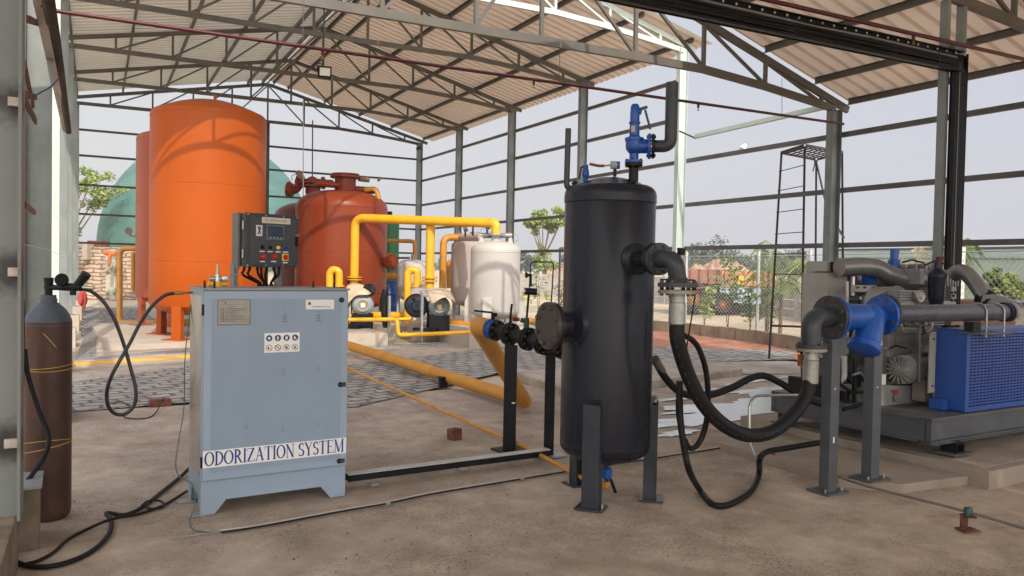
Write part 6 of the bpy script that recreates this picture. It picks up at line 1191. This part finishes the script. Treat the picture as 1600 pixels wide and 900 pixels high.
MB().sweep(fil([Vector((6.87,YS,ZP)), Vector((6.98,YS+.0,ZP)), Vector((7.02,YS+.12,ZP+.06)), P(1538,470,7.1)], .08), .072, 20).build('end_elbow', mat('pale grey pipe', (.22,.23,.23), .4, var=.08), sp_)
MB().sweep([P(1550,478,7.05), P(1537,464,7.15)], .088, 20).build('rubber_sleeve', BLACK, sp_)
MB().sweep(spl([P(1541,468,7.1), P(1522,440,7.25), P(1508,426,7.35), P(1497,425,7.45), P(1489,430,7.5)], 6), .069, 20).build('rising_duct', mat('satin grey duct', (.24,.24,.24), .33, metal=.5, var=.1), sp_)
for i, (x, yb, yt, lb) in enumerate(((1293,768,528,'grey box post under the flanged elbow, left of two'),(1359,748,540,'grey box post under the blue strainer outlet, right of two'))):
    g = G(x, yb, .0 if i == 0 else .07); d = (g-O).dot(fw); zt = P(x, yt, d).z
    t = thing('support_post', lb, 'post', g, 'posts under the blue strainer'); b = MB().obox(Vector((g.x,g.y,(g.z+zt)/2)), (.095,.085,zt-g.z), radians(3)).build('post', SKID, t, smooth=False, bevel=.004)
    MB().obox(g+UZ*.006, (.24,.19,.012), radians(2)).build('base_plate', SKID, t, smooth=False); MB().obox(Vector((g.x+.02,g.y,zt-.01)), (.19,.10,.014), radians(3)).build('cradle', SKID, t, smooth=False)
    for zz, s__ in ((.52,.02),(1.02,.012)): 
        if not (i and zz < .8): MB().obox(Vector((g.x-.004,g.y-.046,zz*.75)), (s__*.8,.003,s__*(2.2 if zz < .6 else 1)), radians(3)).build('sticker', PLATEW, t, smooth=False)
    for dx in (-.08,.09): MB().cyl(g+Vector((dx,-.05,0)), g+Vector((dx,-.05,.035)), .008, n=6).build('anchor_bolt', GALV, t)
# ------------------------------------------------------------ compressor
ka = radians(3); KX = Vector((cos(ka), sin(ka), 0)); KY = Vector((-sin(ka), cos(ka), 0)); KO = Vector((5.905, 4.10, 0))
def kc(x, y, z): return KO+KX*x+KY*y+UZ*z
def kb_(b, x0, x1, y0, y1, z0, z1): return b.hexa([kc(x0,y0,z0),kc(x1,y0,z0),kc(x1,y1,z0),kc(x0,y1,z0),kc(x0,y0,z1),kc(x1,y0,z1),kc(x1,y1,z1),kc(x0,y1,z1)])
cm = thing('gas_compressor', 'grey skid mounted gas compressor with blue perforated belt guard at the right', 'compressor', kc(1.5,.8,.155))
sk = MB(); zb, zt = .262, .455
for y in (.03, 1.55): sk.ibeam(kc(0,y,(zb+zt)/2), kc(4.2,y,(zb+zt)/2), .10, zt-zb, .014)
for x in (.03, 1.3, 2.7): sk.ibeam(kc(x,.08,(zb+zt)/2), kc(x,1.5,(zb+zt)/2), .10, zt-zb, .014)
kb_(sk, .0, .006, -.02, 1.6, zb, zt); skd = sk.build('skid', SKID, cm, smooth=False)
kb_(MB(), .0, 4.2, -.02, 1.6, zt, zt+.008).build('deck_plate', mat('oily deck plate', (.12,.11,.10), .5, var=.2, scale=5), cm, smooth=False)
kb_(MB(), -.004, 4.2, -.045, .045, zb-.008, zb).build('bottom_flange', SKID, cm, smooth=False)
for x, y in ((.33,.0),(.12,1.5),(3.2,.0)):
    m_ = MB(); c = kc(x, y, 0); m_.obox(c+UZ*.163, (.26,.20,.012), ka); m_.build('mount_plate', SKID, cm, smooth=False)
    m2 = MB(); R3 = Matrix.Rotation(ka, 3, 'Z')
    for s_ in (-1,1): m2.obox(c+R3@Vector((s_*.05,0,.207)), (.008,.14,.075), ka)
    m2.obox(c+UZ*.173, (.108,.14,.008), ka); m2.obox(c+UZ*.243, (.108,.14,.008), ka); m2.build('mount_box', BLACKP, cm, smooth=False); MB().cyl(c+UZ*.245, c+UZ*.262, .05, n=18).build('rubber_mount', BLACK, cm)
# perforated belt guard
gx0, gx1, gy0, gz0, gz1 = .52, 2.35, .02, .470, 1.155
GB = kb_(MB(), gx0, gx0+.01, gy0, gy0+.26, gz0, gz1); kb_(GB, gx0-.0, gx1, gy0+.0, gy0+.26, gz1-.008, gz1); kb_(GB, gx0, gx1, gy0, gy0+.26, gz0, gz0+.008)
kb_(GB, gx0+.01, gx1, gy0+.24, gy0+.26, gz0+.008, gz1-.008); gd = GB.build('belt_guard', BLUEG, cm, smooth=False)
kb_(MB(), gx0+.02, gx1-.02, gy0+.1, gy0+.12, gz0+.02, gz1-.02).build('guard_shade_panel', mat('interior shade black', (.008,.008,.012), .9), gd, smooth=False)  # near-black plate stands in for the shade inside the guard
gr = MB(); y0, y1 = gy0-.004, gy0+.0
kb_(gr, gx0, gx1, y0, y1, gz1-.035, gz1); kb_(gr, gx0, gx1, y0, y1, gz0, gz0+.035); kb_(gr, gx0, gx0+.045, y0, y1, gz0+.035, gz1-.035)
nr = 24; rh = (gz1-gz0-.07)/nr
for k in range(nr+1): z = gz0+.035+rh*k; kb_(gr, gx0+.045, gx1, y0, y1, z-rh*.27 if k else z, z+rh*.27 if k < nr else z)
x = gx0+.045; k = 0
while x < gx1:
    kb_(gr, x-.0055, x+.0055, y0-.0008, y1-.0008, gz0+.035, gz1-.035); x += .052; k += 1
gr.build('perforated_front', BLUEG, gd, smooth=False)
kb_(MB(), gx0-.085, gx0-.004, gy0+.26, gy0+.275, .60, 1.12).build('end_plate', ENC, cm, smooth=False, bevel=.003)
kb_(MB(), gx0-.08, gx0-.004, gy0+.14, gy0+.26, .47, .56).build('guard_foot', BLUEG, gd, smooth=False)
for z in (.66, 1.06): MB().cyl(kc(gx0-.045,gy0+.26,z), kc(gx0-.045,gy0+.25,z), .009, n=8).build('bolt', BOLT, cm)
# crankcase, sump, finned cylinders. pixel rectangles on planes of constant Y
def pxb(b, x0, y0, x1, y1, Y, dep): 
    a = AY(x0, y1, Y); c = AY(x1, y1, Y); za = AY(x0, y0, Y).z; zc = AY(x1, y0, Y).z; n_ = Vector((0,dep,0))
    return b.hexa([a, c, c+n_, a+n_]+[Vector((v.x,v.y,z)) for v, z in ((a,za),(c,zc),(c+n_,zc),(a+n_,za))])
yb_ = 4.75
pxb(MB(), 1386,512,1455,604, yb_, .55).build('crankcase', ALU, cm, smooth=False, bevel=.012)
pxb(MB(), 1376,602,1452,662, yb_-.08, .6).build('sump', ALU, cm, smooth=False, bevel=.02)
pxb(MB(), 1400,524,1424,536, yb_-.012, .012).build('cover_plate', ALU, cm, smooth=False, bevel=.004); pxb(MB(), 1436,519,1455,548, yb_-.03, .03).build('inspection_cover', ALU, cm, smooth=False, bevel=.006); pxb(MB(), 1438,557,1455,582, yb_-.03, .03).build('inspection_cover', ALU, cm, smooth=False, bevel=.006)
pxb(MB(), 1444,594,1457,628, yb_-.22, .12).build('terminal_box', mat('tan terminal box', (.30,.26,.22), .5), cm, smooth=False, bevel=.004)
c = AY(1440,574,yb_-.06); MB().lathe(c, (-.985,-.17,0), [(.20,-.08),(.195,.0),(.17,.04),(.13,.07),(.12,.12)], 30).build('cylinder_flange', ALU, cm)
ax_ = Vector((-.985,-.17,0)).normalized(); prof = [(.11,.10)]
for k in range(7): t = .12+.022*k; prof += [(.095,t),(.125,t+.003),(.125,t+.011),(.095,t+.014)]
prof += [(.10,.28),(.10,.30),(.128,.305),(.128,.32),(.09,.325)]
for k in range(3): t = .33+.02*k; prof += [(.085,t),(.108,t+.003),(.108,t+.01),(.085,t+.013)]
prof += [(.06,.40),(0,.41)]
MB().lathe(c, ax_, prof, 30).build('finned_cylinder', ALU, cm)
for k in range(6): a = k*pi/3; u_ = ax_.cross(UZ).normalized(); q = c+ax_*.055+(u_*cos(a)+UZ*sin(a))*.155; MB().cyl(q, q+ax_*.02, .014, n=6).build('bolt', ALUD, cm)
k2 = AY(1378,574,4.6)
for k in range(16): a = k*2*pi/16; u_ = ax_.cross(UZ).normalized(); q = c+ax_*.40; MB().bar(q+(u_*cos(a)+UZ*sin(a))*.05, q+(u_*cos(a)+UZ*sin(a))*.12, .012, .03, ax_).build('fan_blade', ALU, cm, smooth=False)
MB().prism([AY(1392,610,yb_-.09), AY(1404,609,yb_-.09), AY(1403,616,yb_-.09), AY(1399,616,yb_-.09)], (0,-.004,0)).build('red_mark', REDI, cm, smooth=False)
MB().cyl(AY(1402,622,yb_-.08), AY(1402,622,yb_-.12), .03, n=14).build('drain_plug', ALUD, cm)
MB().sweep(fil([AY(1436,596,4.5), AY(1436,510,4.5), AY(1442,508,4.5), AY(1444,520,4.6)], .04), .013, 8).build('oil_tube', ALUD, cm)
MB().cyl(AY(1437,552,4.62), AY(1458,555,4.62), .025, n=12).build('cross_tube', ALUD, cm)
pxb(MB(), 1376,558,1392,604, yb_-.02, .3).build('end_cover', ALUD, cm, smooth=False, bevel=.02)
MB().sweep(spl([AY(1374,512,4.6), AY(1384,510,4.55), AY(1395,512,4.55)], 5), .015, 8).build('oil_tube', STAIN, cm); MB().cyl(AY(1374,515,4.6), AY(1374,545,4.6), .028, n=12).build('oil_filter', STAIN, cm)
pxb(MB(), 1310,600,1378,640, 5.0, .6).build('base_pan', BLACKP, cm, smooth=False, bevel=.01)
for x, y0_, y1_ in ((1320,555,640),(1335,560,650),(1330,520,560)): MB().cyl(AY(x,y0_,4.9), AY(x,y1_,4.9), .02, n=8).build('strut', BLACKP, cm)
MB().lathe(AY(1338,575,4.95), (-.2,-1,0), [(.05,0),(.16,.0),(.17,.02),(.17,.05),(.16,.07),(.05,.07)], 26).build('flywheel', BLACKP, cm)
MB().sweep(fil([AY(1316,556,4.85), AY(1316,590,4.85), AY(1308,594,4.85)], .05), .042, 12).build('discharge_tube', mat('pale grey tube', (.36,.36,.36), .4), cm)
pxb(MB(), 1371,585,1384,601, 4.7, .03).build('white_plate', PLATEW, cm, smooth=False)
# cooler housing at the back left
pxb(MB(), 1270,409,1311,560, 5.75, .12).build('cooler_end', ENC, cm, smooth=False, bevel=.008)
pxb(MB(), 1288,427,1320,560, 5.45, .3).build('cooler_cover', ENC, cm, smooth=False, bevel=.008)
pxb(MB(), 1320,428,1342,520, 5.55, .4).build('fan_shroud', mat('dark grey blue shroud', (.10,.105,.115), .5), cm, smooth=False, bevel=.01)
pxb(MB(), 1292,408,1303,424, 5.5, .25).build('duct_flange', ENC, cm, smooth=False); pxb(MB(), 1304,409,1312,425, 5.45, .25).build('duct_collar', BLACKP, cm, smooth=False, bevel=.01)
MB().sweep([AY(1333,432,5.3), AY(1332,462,5.3)], .02, 8).build('tube', STAIN, cm)
DUCT = mat('satin dark duct', (.23,.23,.23), .33, metal=.5, var=.12, scale=3, rvar=.08)
MB().sweep(spl([AY(1311,418,5.35), AY(1345,416,5.3), AY(1370,419,5.25), AY(1388,428,5.2), AY(1407,435,5.15), AY(1428,436,5.1), AY(1440,434,5.08)], 6), .086, 22).build('intake_duct', DUCT, cm)
MB().sweep(spl([AY(1322,442,5.6), AY(1350,441,5.6), AY(1380,444,5.6), AY(1392,452,5.55), AY(1395,462,5.5)], 6), .15, 22).build('exhaust_drum', DUCT, cm)
pxb(MB(), 1336,446,1369,456, 5.2, .05).build('bracket', ENC, cm, smooth=False, bevel=.004)
for x in (1341,1352,1366): MB().cyl(AY(x,449,5.2), AY(x,449,5.18), .012, n=6).build('bolt', BOLT, cm)
pxb(MB(), 1360,428,1369,444, 5.3, .1).build('blue_bracket', BLUE, cm, smooth=False)
MB().sweep(fil([AY(1362,478,4.75), AY(1364,461,4.75), AY(1405,459,4.75)], .12), .068, 18).build('elbow_duct', DUCT, cm)
pxb(MB(), 1436,420,1444,444, 4.95, .3).build('head_flange', ALU, cm, smooth=False, bevel=.006); 
for k in range(6): pxb(MB(), 1446+4.3*k,423,1448+4.3*k,446, 5.1, .28).build('cooling_fin', ALU, cm, smooth=False)
pxb(MB(), 1444,426,1472,444, 5.14, .22).build('cylinder_head', ALUD, cm, smooth=False, bevel=.01)
for k in range(5): pxb(MB(), 1480+4*k,424,1482+4*k,447, 5.05, .28).build('cooling_fin', ALU, cm, smooth=False)
pxb(MB(), 1478,426,1497,445, 5.09, .22).build('cylinder_head', ALUD, cm, smooth=False, bevel=.01)
for k in range(5): pxb(MB(), 1474,448+4.6*k,1494,450+4.6*k, 4.95, .28).build('cooling_fin', ALU, cm, smooth=False)
pxb(MB(), 1486,448,1494,472, 4.9, .05).build('end_cover', ALU, cm, smooth=False, bevel=.004); pxb(MB(), 1464,470,1494,478, 4.9, .3).build('flange_block', ENC, cm, smooth=False, bevel=.005)
for x, y in ((1487,457),(1493,457),(1490,462),(1487,469),(1493,469)): MB().cyl(AY(x,y,4.9), AY(x,y,4.885), .012, n=8).build('bolt', BLACKP, cm)
rnd = random.Random(12)
for k in range(16): x = 1412+5.2*k; y = 414+rnd.uniform(-2,3)+ (k*.5 if k > 9 else 0); pxb(MB(), x-2.2,y,x+1.6,y+rnd.uniform(6,10), 5.2+rnd.uniform(0,.2), .08).build('valve_cover', ALU if k % 3 else ALUD, cm, smooth=False, bevel=.006)
pxb(MB(), 1408,421,1478,434, 5.35, .3).build('top_manifold', ALUD, cm, smooth=False, bevel=.01)
pxb(MB(), 1405,436,1475,470, 5.3, .4).build('upper_block', ALUD, cm, smooth=False, bevel=.02)
# small finned pump with round end, black canister
pxb(MB(), 1405,454,1430,473, 4.55, .12).build('pump_body', ALU, cm, smooth=False, bevel=.006)
for k in range(4): pxb(MB(), 1405,456+4.2*k,1430,457.4+4.2*k, 4.54, .02).build('pump_fin', ALUD, cm, smooth=False)
pxb(MB(), 1408,473,1428,480, 4.55, .12).build('pump_foot', ENC, cm, smooth=False); MB().lathe(AY(1438.5,463,4.5), (0,-1,0), [(.045,-.1),(.052,-.02),(.056,.0),(.05,.008),(.044,.004),(.02,.006),(.012,.014),(0,.014)], 24).build('pump_end', mat('bright casting', (.38,.36,.33), .4, metal=.5), cm)
MB().lathe(AY(1463,470,4.72), UZ, [(0,-.05),(.05,-.05),(.066,.0),(.072,.04),(.075,.20),(.079,.215),(.079,.24),(.06,.275),(.032,.30),(.028,.36),(0,.36)], 28).build('canister', mat('blue black canister', (.010,.012,.024), .35, spec=.3), cm); MB().cyl(AY(1469,408,4.72), AY(1469,401,4.72), .035, n=14).build('canister_cap', RUST, cm)
MB().sweep([AY(1404,391,5.4), AY(1403,396,5.4)], .01, 6).build('pin', INK, cm)
MB().cyl(AY(1397,425,5.4), AY(1397,406,5.4), .058, n=18).cyl(AY(1397,406,5.4), AY(1398,389,5.4), .04, n=18).build('blue_valve', BLUE, cm)
pxb(MB(), 1386,478,1500,506, 5.0, .4).build('frame_top', ALUD, cm, smooth=False, bevel=.015)
for x in (1398,1415,1431,1448,1462): MB().cyl(AY(x,500,4.85), AY(x+rnd.uniform(-3,3),508,4.85), .03, n=10).cyl(AY(x-6,497,4.9), AY(x+8,496,4.9), .022, n=8).build('pipe_fitting', ALU if x % 2 else STAIN, cm)
for k in range(4): MB().cyl(AY(1446,496+4*k,4.7), AY(1475,495+4*k,4.7), .006, n=6).build('tubing', STAIN, cm)
pxb(MB(), 1486,500,1504,508, 4.85, .3).build('tan_bracket', mat('tan bracket', (.40,.28,.18), .6), cm, smooth=False)
# the clutter of tubes, cables and fittings that fills the machine
rnd = random.Random(31)
def tubing(pts, r, m_, name='tubing', fr=.04): MB().sweep(fil([AY(*p) for p in pts], fr), r, 8).build(name, m_, cm)
tubing([(1378,500,4.7),(1378,470,4.75),(1400,468,4.8),(1400,448,4.9)], .016, STAIN); tubing([(1384,505,4.72),(1384,482,4.75),(1398,480,4.8)], .012, BLACK, 'cable')
tubing([(1344,470,5.1),(1344,500,5.05),(1330,505,5.0),(1330,560,4.95)], .020, BLACK, 'cable'); tubing([(1324,440,5.2),(1324,520,5.1),(1336,530,5.0)], .014, STAIN)
tubing([(1312,560,4.8),(1312,600,4.8),(1330,612,4.8),(1365,614,4.8)], .014, BLACK, 'cable'); tubing([(1318,640,4.75),(1345,632,4.75),(1368,640,4.75)], .018, BLACK, 'cable')
tubing([(1408,508,4.6),(1412,520,4.6),(1430,521,4.6),(1432,540,4.62)], .009, STAIN); tubing([(1388,545,4.6),(1400,540,4.58),(1416,544,4.6)], .010, BLACK, 'cable')
tubing([(1456,500,4.6),(1456,516,4.6),(1448,520,4.62)], .012, STAIN); tubing([(1466,482,4.8),(1466,504,4.75)], .024, ALU, 'stub_pipe'); tubing([(1425,490,4.7),(1445,492,4.68),(1452,503,4.66)], .018, ALUD, 'stub_pipe')
tubing([(1405,488,4.7),(1395,494,4.68),(1392,508,4.68)], .022, ALUD, 'stub_pipe'); tubing([(1350,462,4.95),(1350,520,4.9),(1362,528,4.88)], .022, ALUD, 'stub_pipe')
tubing([(1445,414,5.1),(1460,408,5.1),(1476,412,5.1)], .010, BLACK, 'cable'); tubing([(1410,410,5.15),(1425,406,5.15),(1444,411,5.15)], .009, BLACK, 'cable')
tubing([(1332,586,4.8),(1344,582,4.8),(1352,590,4.8),(1352,612,4.8)], .013, STAIN)
for x, y, w_, h_ in ((1346,478,10,9),(1352,505,12,14),(1340,534,9,12),(1374,532,10,10),(1394,486,9,7),(1412,484,11,8),(1432,482,10,9),(1450,486,9,8),(1320,600,11,12),(1346,600,14,10),(1366,650,10,12),(1428,594,14,7),(1398,596,12,6)):
    pxb(MB(), x, y, x+w_, y+h_, 4.84+rnd.uniform(-.05,.1), .12).build('fitting_block', rnd.choice((ALU, ALUD, ALUD, BLACKP)), cm, smooth=False, bevel=.008)
for x, y in ((1390,506),(1418,507),(1452,507),(1390,600),(1452,600),(1381,658),(1446,656),(1440,522),(1452,545),(1440,560),(1452,578)): MB().cyl(AY(x,y,4.70), AY(x,y,4.685), .012, n=6).build('bolt', BOLT, cm)
for x in (1272,1284,1305,1315): 
    for y in (415,470,520): MB().cyl(AY(x,y,5.74 if x < 1288 else 5.44), AY(x,y,5.73 if x < 1288 else 5.43), .012, n=8).build('bolt', BOLT, cm)
# contents behind the crankcase, so that nothing shines through
pxb(MB(), 1342,470,1392,600, 5.35, .5).build('rear_casing', ALUD, cm, smooth=False, bevel=.02)
# rusty brown bins behind
rbx = thing('steel_bin', 'rust brown steel bin standing behind the compressor guard', 'bin', AY(1540,510,6.6)); pxb(MB(), 1484,470,1586,530, 6.6, .6).build('body', mat('brown primer', (.20,.11,.075), .8, var=.15, scale=2), rbx, smooth=False, bevel=.01)
pxb(MB(), 1572,473,1650,530, 6.9, .5).build('side_box', mat('grey brown box', (.17,.15,.125), .8), rbx, smooth=False); pxb(MB(), 1566,470,1650,473, 6.8, .6).build('rim', STEELD, rbx, smooth=False)
# ------------------------------------------------------------ hoses between vessel and compressor
def hose(name, label, pts, r, m_=BLACK, cat='hose'): return tag(MB().sweep(spl(pts, 7), r, 12).build(name, m_, loc=pts[0]), label, cat)
t = thing('rubber_hose', 'black hose humping from the vessel side over the wet floor to the compressor', 'hose', P(1075,648,6.0)); MB().sweep(spl([P(1026,567,5.75),P(1038,588,5.85),P(1056,608,5.95),P(1078,618,6.05),P(1110,617,6.2),P(1145,605,6.35),P(1170,592,6.5),P(1192,587,6.6),P(1215,596,6.6),P(1238,610,6.55),P(1258,622,6.5),P(1285,632,6.5)], 7), .028, 14).build('hose', BLACK, t); MB().cyl(P(1023,561,5.72),P(1034,580,5.82),.032,n=12).build('coupling', mat('olive coupling', (.10,.09,.07), .5), t)
hose('rubber_hose', 'black hose arching off the thick hose coupling and dropping to the floor', [P(1068,524,5.15),P(1080,530,5.2),P(1092,545,5.25),P(1102,575,5.3),P(1106,610,5.35),P(1105,650,5.4),P(1098,680,5.42),P(1088,697,5.4),P(1077,700,5.35),P(1070,688,5.3)], .019)
hose('rubber_hose', 'long black hose hanging beside the thick hose and looping over the floor', [P(1062,595,5.3),P(1062,625,5.3),P(1064,665,5.3),P(1070,705,5.3),P(1078,738,5.35),G(1092,770)+UZ*.03,G(1110,790)+UZ*.02,G(1130,795)+UZ*.02,G(1155,785)+UZ*.02,G(1176,768)+UZ*.02,G(1186,745)+UZ*.03,P(1187,718,5.9),P(1198,706,6.0),P(1230,700,6.1),P(1290,690,6.2)], .022)
hose('signal_wire', 'thin black wire hanging close beside the long floor hose', [P(1059,600,5.35),P(1057,640,5.35),P(1062,672,5.35),P(1068,680,5.33)], .006)
hose('steel_tube', 'thin bent steel tube rising from the floor before the wet patch', fil([P(1300,616,6.8),P(1172,617,6.0),P(1171,690,5.9),G(1186,716)+UZ*.03,G(1200,720)+UZ*.03], .09), .010, STAIN, 'tube') if False else tag(MB().sweep(fil([P(1268,617,6.4),P(1171,618,6.0),P(1171,690,5.95),P(1180,712,5.9)], .12), .011, 10).build('steel_tube', STAIN, loc=P(1171,690,5.95)), 'thin bent steel tube rising from the floor before the wet patch', 'tube')
g = G(1208,722); dt_ = thing('drain_fitting', 'dirty cluster of pipe fittings where hoses meet the slender steel pipe', 'fitting', g); MB().cyl(g+Vector((-.08,.02,.03)), g+Vector((.08,-.02,.03)), .022, n=10).cyl(g+Vector((0,0,.0)), g+Vector((0,0,.07)), .02, n=10).build('tee', RUST, dt_); MB().cyl(g+Vector((.04,-.01,.03)), g+Vector((.04,-.01,.06)), .012, n=8).build('handle', GALV, dt_)
# little instrument on the riser coupling
ip = thing('pressure_switch', 'small rusty orange switch box left of the suction coupling', 'switch', P(1252,565,5.75)); MB().obox(P(1252,563,5.78), (.035,.04,.085)).build('box', mat('rusty orange box', (.35,.12,.03), .7, var=.3, scale=20), ip, smooth=False, bevel=.004); MB().cyl(P(1252,573,5.78), P(1253,590,5.78), .006, n=6).build('lead', INK, ip); MB().sweep([P(1252,552,5.78), P(1254,540,5.75), P(1258,536,5.72)], .012, 8).build('stem', BLACKP, ip)
# ------------------------------------------------------------ ladder tower outside the wall
lt2 = thing('ladder_tower', 'slender rusty steel ladder tower with flat top platform outside the right girts', 'tower', (11.3,10.8,0)); AN = mat('brown black angle steel', (.055,.042,.036), .7, var=.25, scale=4)
tw_ = [(1205,562,1221,239,14.8),(1256,575,1257,243,13.9),(1277,540,1276,231,15.6),(1322,560,1316,236,14.6)]
tops = []
for xb, yb2, xt, yt2, d in tw_:
    top = P(xt, yt2, d); bx = P(xb, 430, d); top.z = 3.80; g = Vector((bx.x, bx.y, 0)); tops.append(top); MB().ang(g, top, .045, .006, upv=(1,0,0)).build('leg', AN, lt2, smooth=False)
for a, c in ((0,1),(1,3),(3,2),(2,0)): MB().ang(tops[a], tops[c], .04, .005).build('top_frame', AN, lt2, smooth=False)
for k in range(1, 8): t = k/8; MB().bar(tops[0].lerp(tops[2],t)+UZ*.02, tops[1].lerp(tops[3],t)+UZ*.02, .02, .02).build('platform_bar', AN, lt2, smooth=False)
for k in range(1, 4): t = k/4; MB().bar(tops[0].lerp(tops[1],t)+UZ*.03, tops[2].lerp(tops[3],t)+UZ*.03, .02, .01).build('platform_bar', AN, lt2, smooth=False)
l0 = P(1205,430,14.8); l0.z = 0; l1 = P(1256,430,13.9); l1.z = 0
for z in (3.48,3.12,2.72,2.32,1.95,1.58): t = z/3.8; a = l0.lerp(tops[0], t); c = l1.lerp(tops[1], t); MB().cyl(a+(a-c)*.06, c, .008, n=6).build('rung', AN, lt2)
a = l0.lerp(tops[0], 2.10/3.8); c = l1.lerp(tops[1], 2.10/3.8); e = P(1277,430,15.6); e.z = 2.1; MB().ang(a, e, .035).build('cross_angle', AN, lt2, smooth=False); a = l0.lerp(tops[0], .16/1); MB().ang(a, P(1320,430,14.6)*1+Vector((0,0,.6-P(1320,430,14.6).z)), .035).build('cross_angle', AN, lt2, smooth=False)
MB().bar(tops[2]-UZ*.02, P(1300,360,15.0), .02, .035).bar(P(1299,340,14.6), P(1319,372,14.6), .01, .04).build('strap', AN, lt2, smooth=False); MB().sweep(spl([P(1272,245,14.8),P(1273,256,14.8),P(1270,268,14.8)],4), .012, 5).build('rag', INK, lt2)
# loose pebbles and grit on the floor
pb = MB(); rnd = random.Random(77)
for k in range(900):
    x = rnd.uniform(-.2, 6.5); y = 3.0+6.0*rnd.random()**1.5; s_ = rnd.choice([.003,.004,.005,.008])*rnd.uniform(.6,1.3)
    if rnd.random() < .5: x = rnd.gauss(2.0,.8); y = rnd.gauss(3.9,.5)
    c = Vector((x,y,s_*.3)); pb.add([c+Vector((s_,0,0)),c+Vector((0,s_*.8,0)),c+Vector((-s_*.9,0,0)),c+Vector((0,-s_,0)),c+Vector((0,0,s_*.7))], [(0,1,4),(1,2,4),(2,3,4),(3,0,4)])
tag(pb.build('grit', mat('floor grit', (.26,.22,.18), .95, var=.4, scale=30), smooth=False, loc=(2,4,0)), 'loose grit and tiny stones scattered over the concrete floor', 'grit', kind='stuff')
# ------------------------------------------------------------ haze in the air
hm = bpy.data.materials.new('haze'); hm.use_nodes = True; n = hm.node_tree; n.nodes.remove(n.nodes['Principled BSDF']); pv = n.nodes.new('ShaderNodeVolumePrincipled'); pv.inputs['Color'].default_value = (.93,.95,1,1); pv.inputs['Density'].default_value = .0008; pv.inputs['Anisotropy'].default_value = .3
n.links.new(pv.outputs[0], n.nodes['Material Output'].inputs['Volume'])
tag(MB().box(-500,700,-60,480,-1.05,13).build('haze', hm, smooth=False), kind='stuff', label='thin pale haze hanging in the air over the plain', cat='haze')
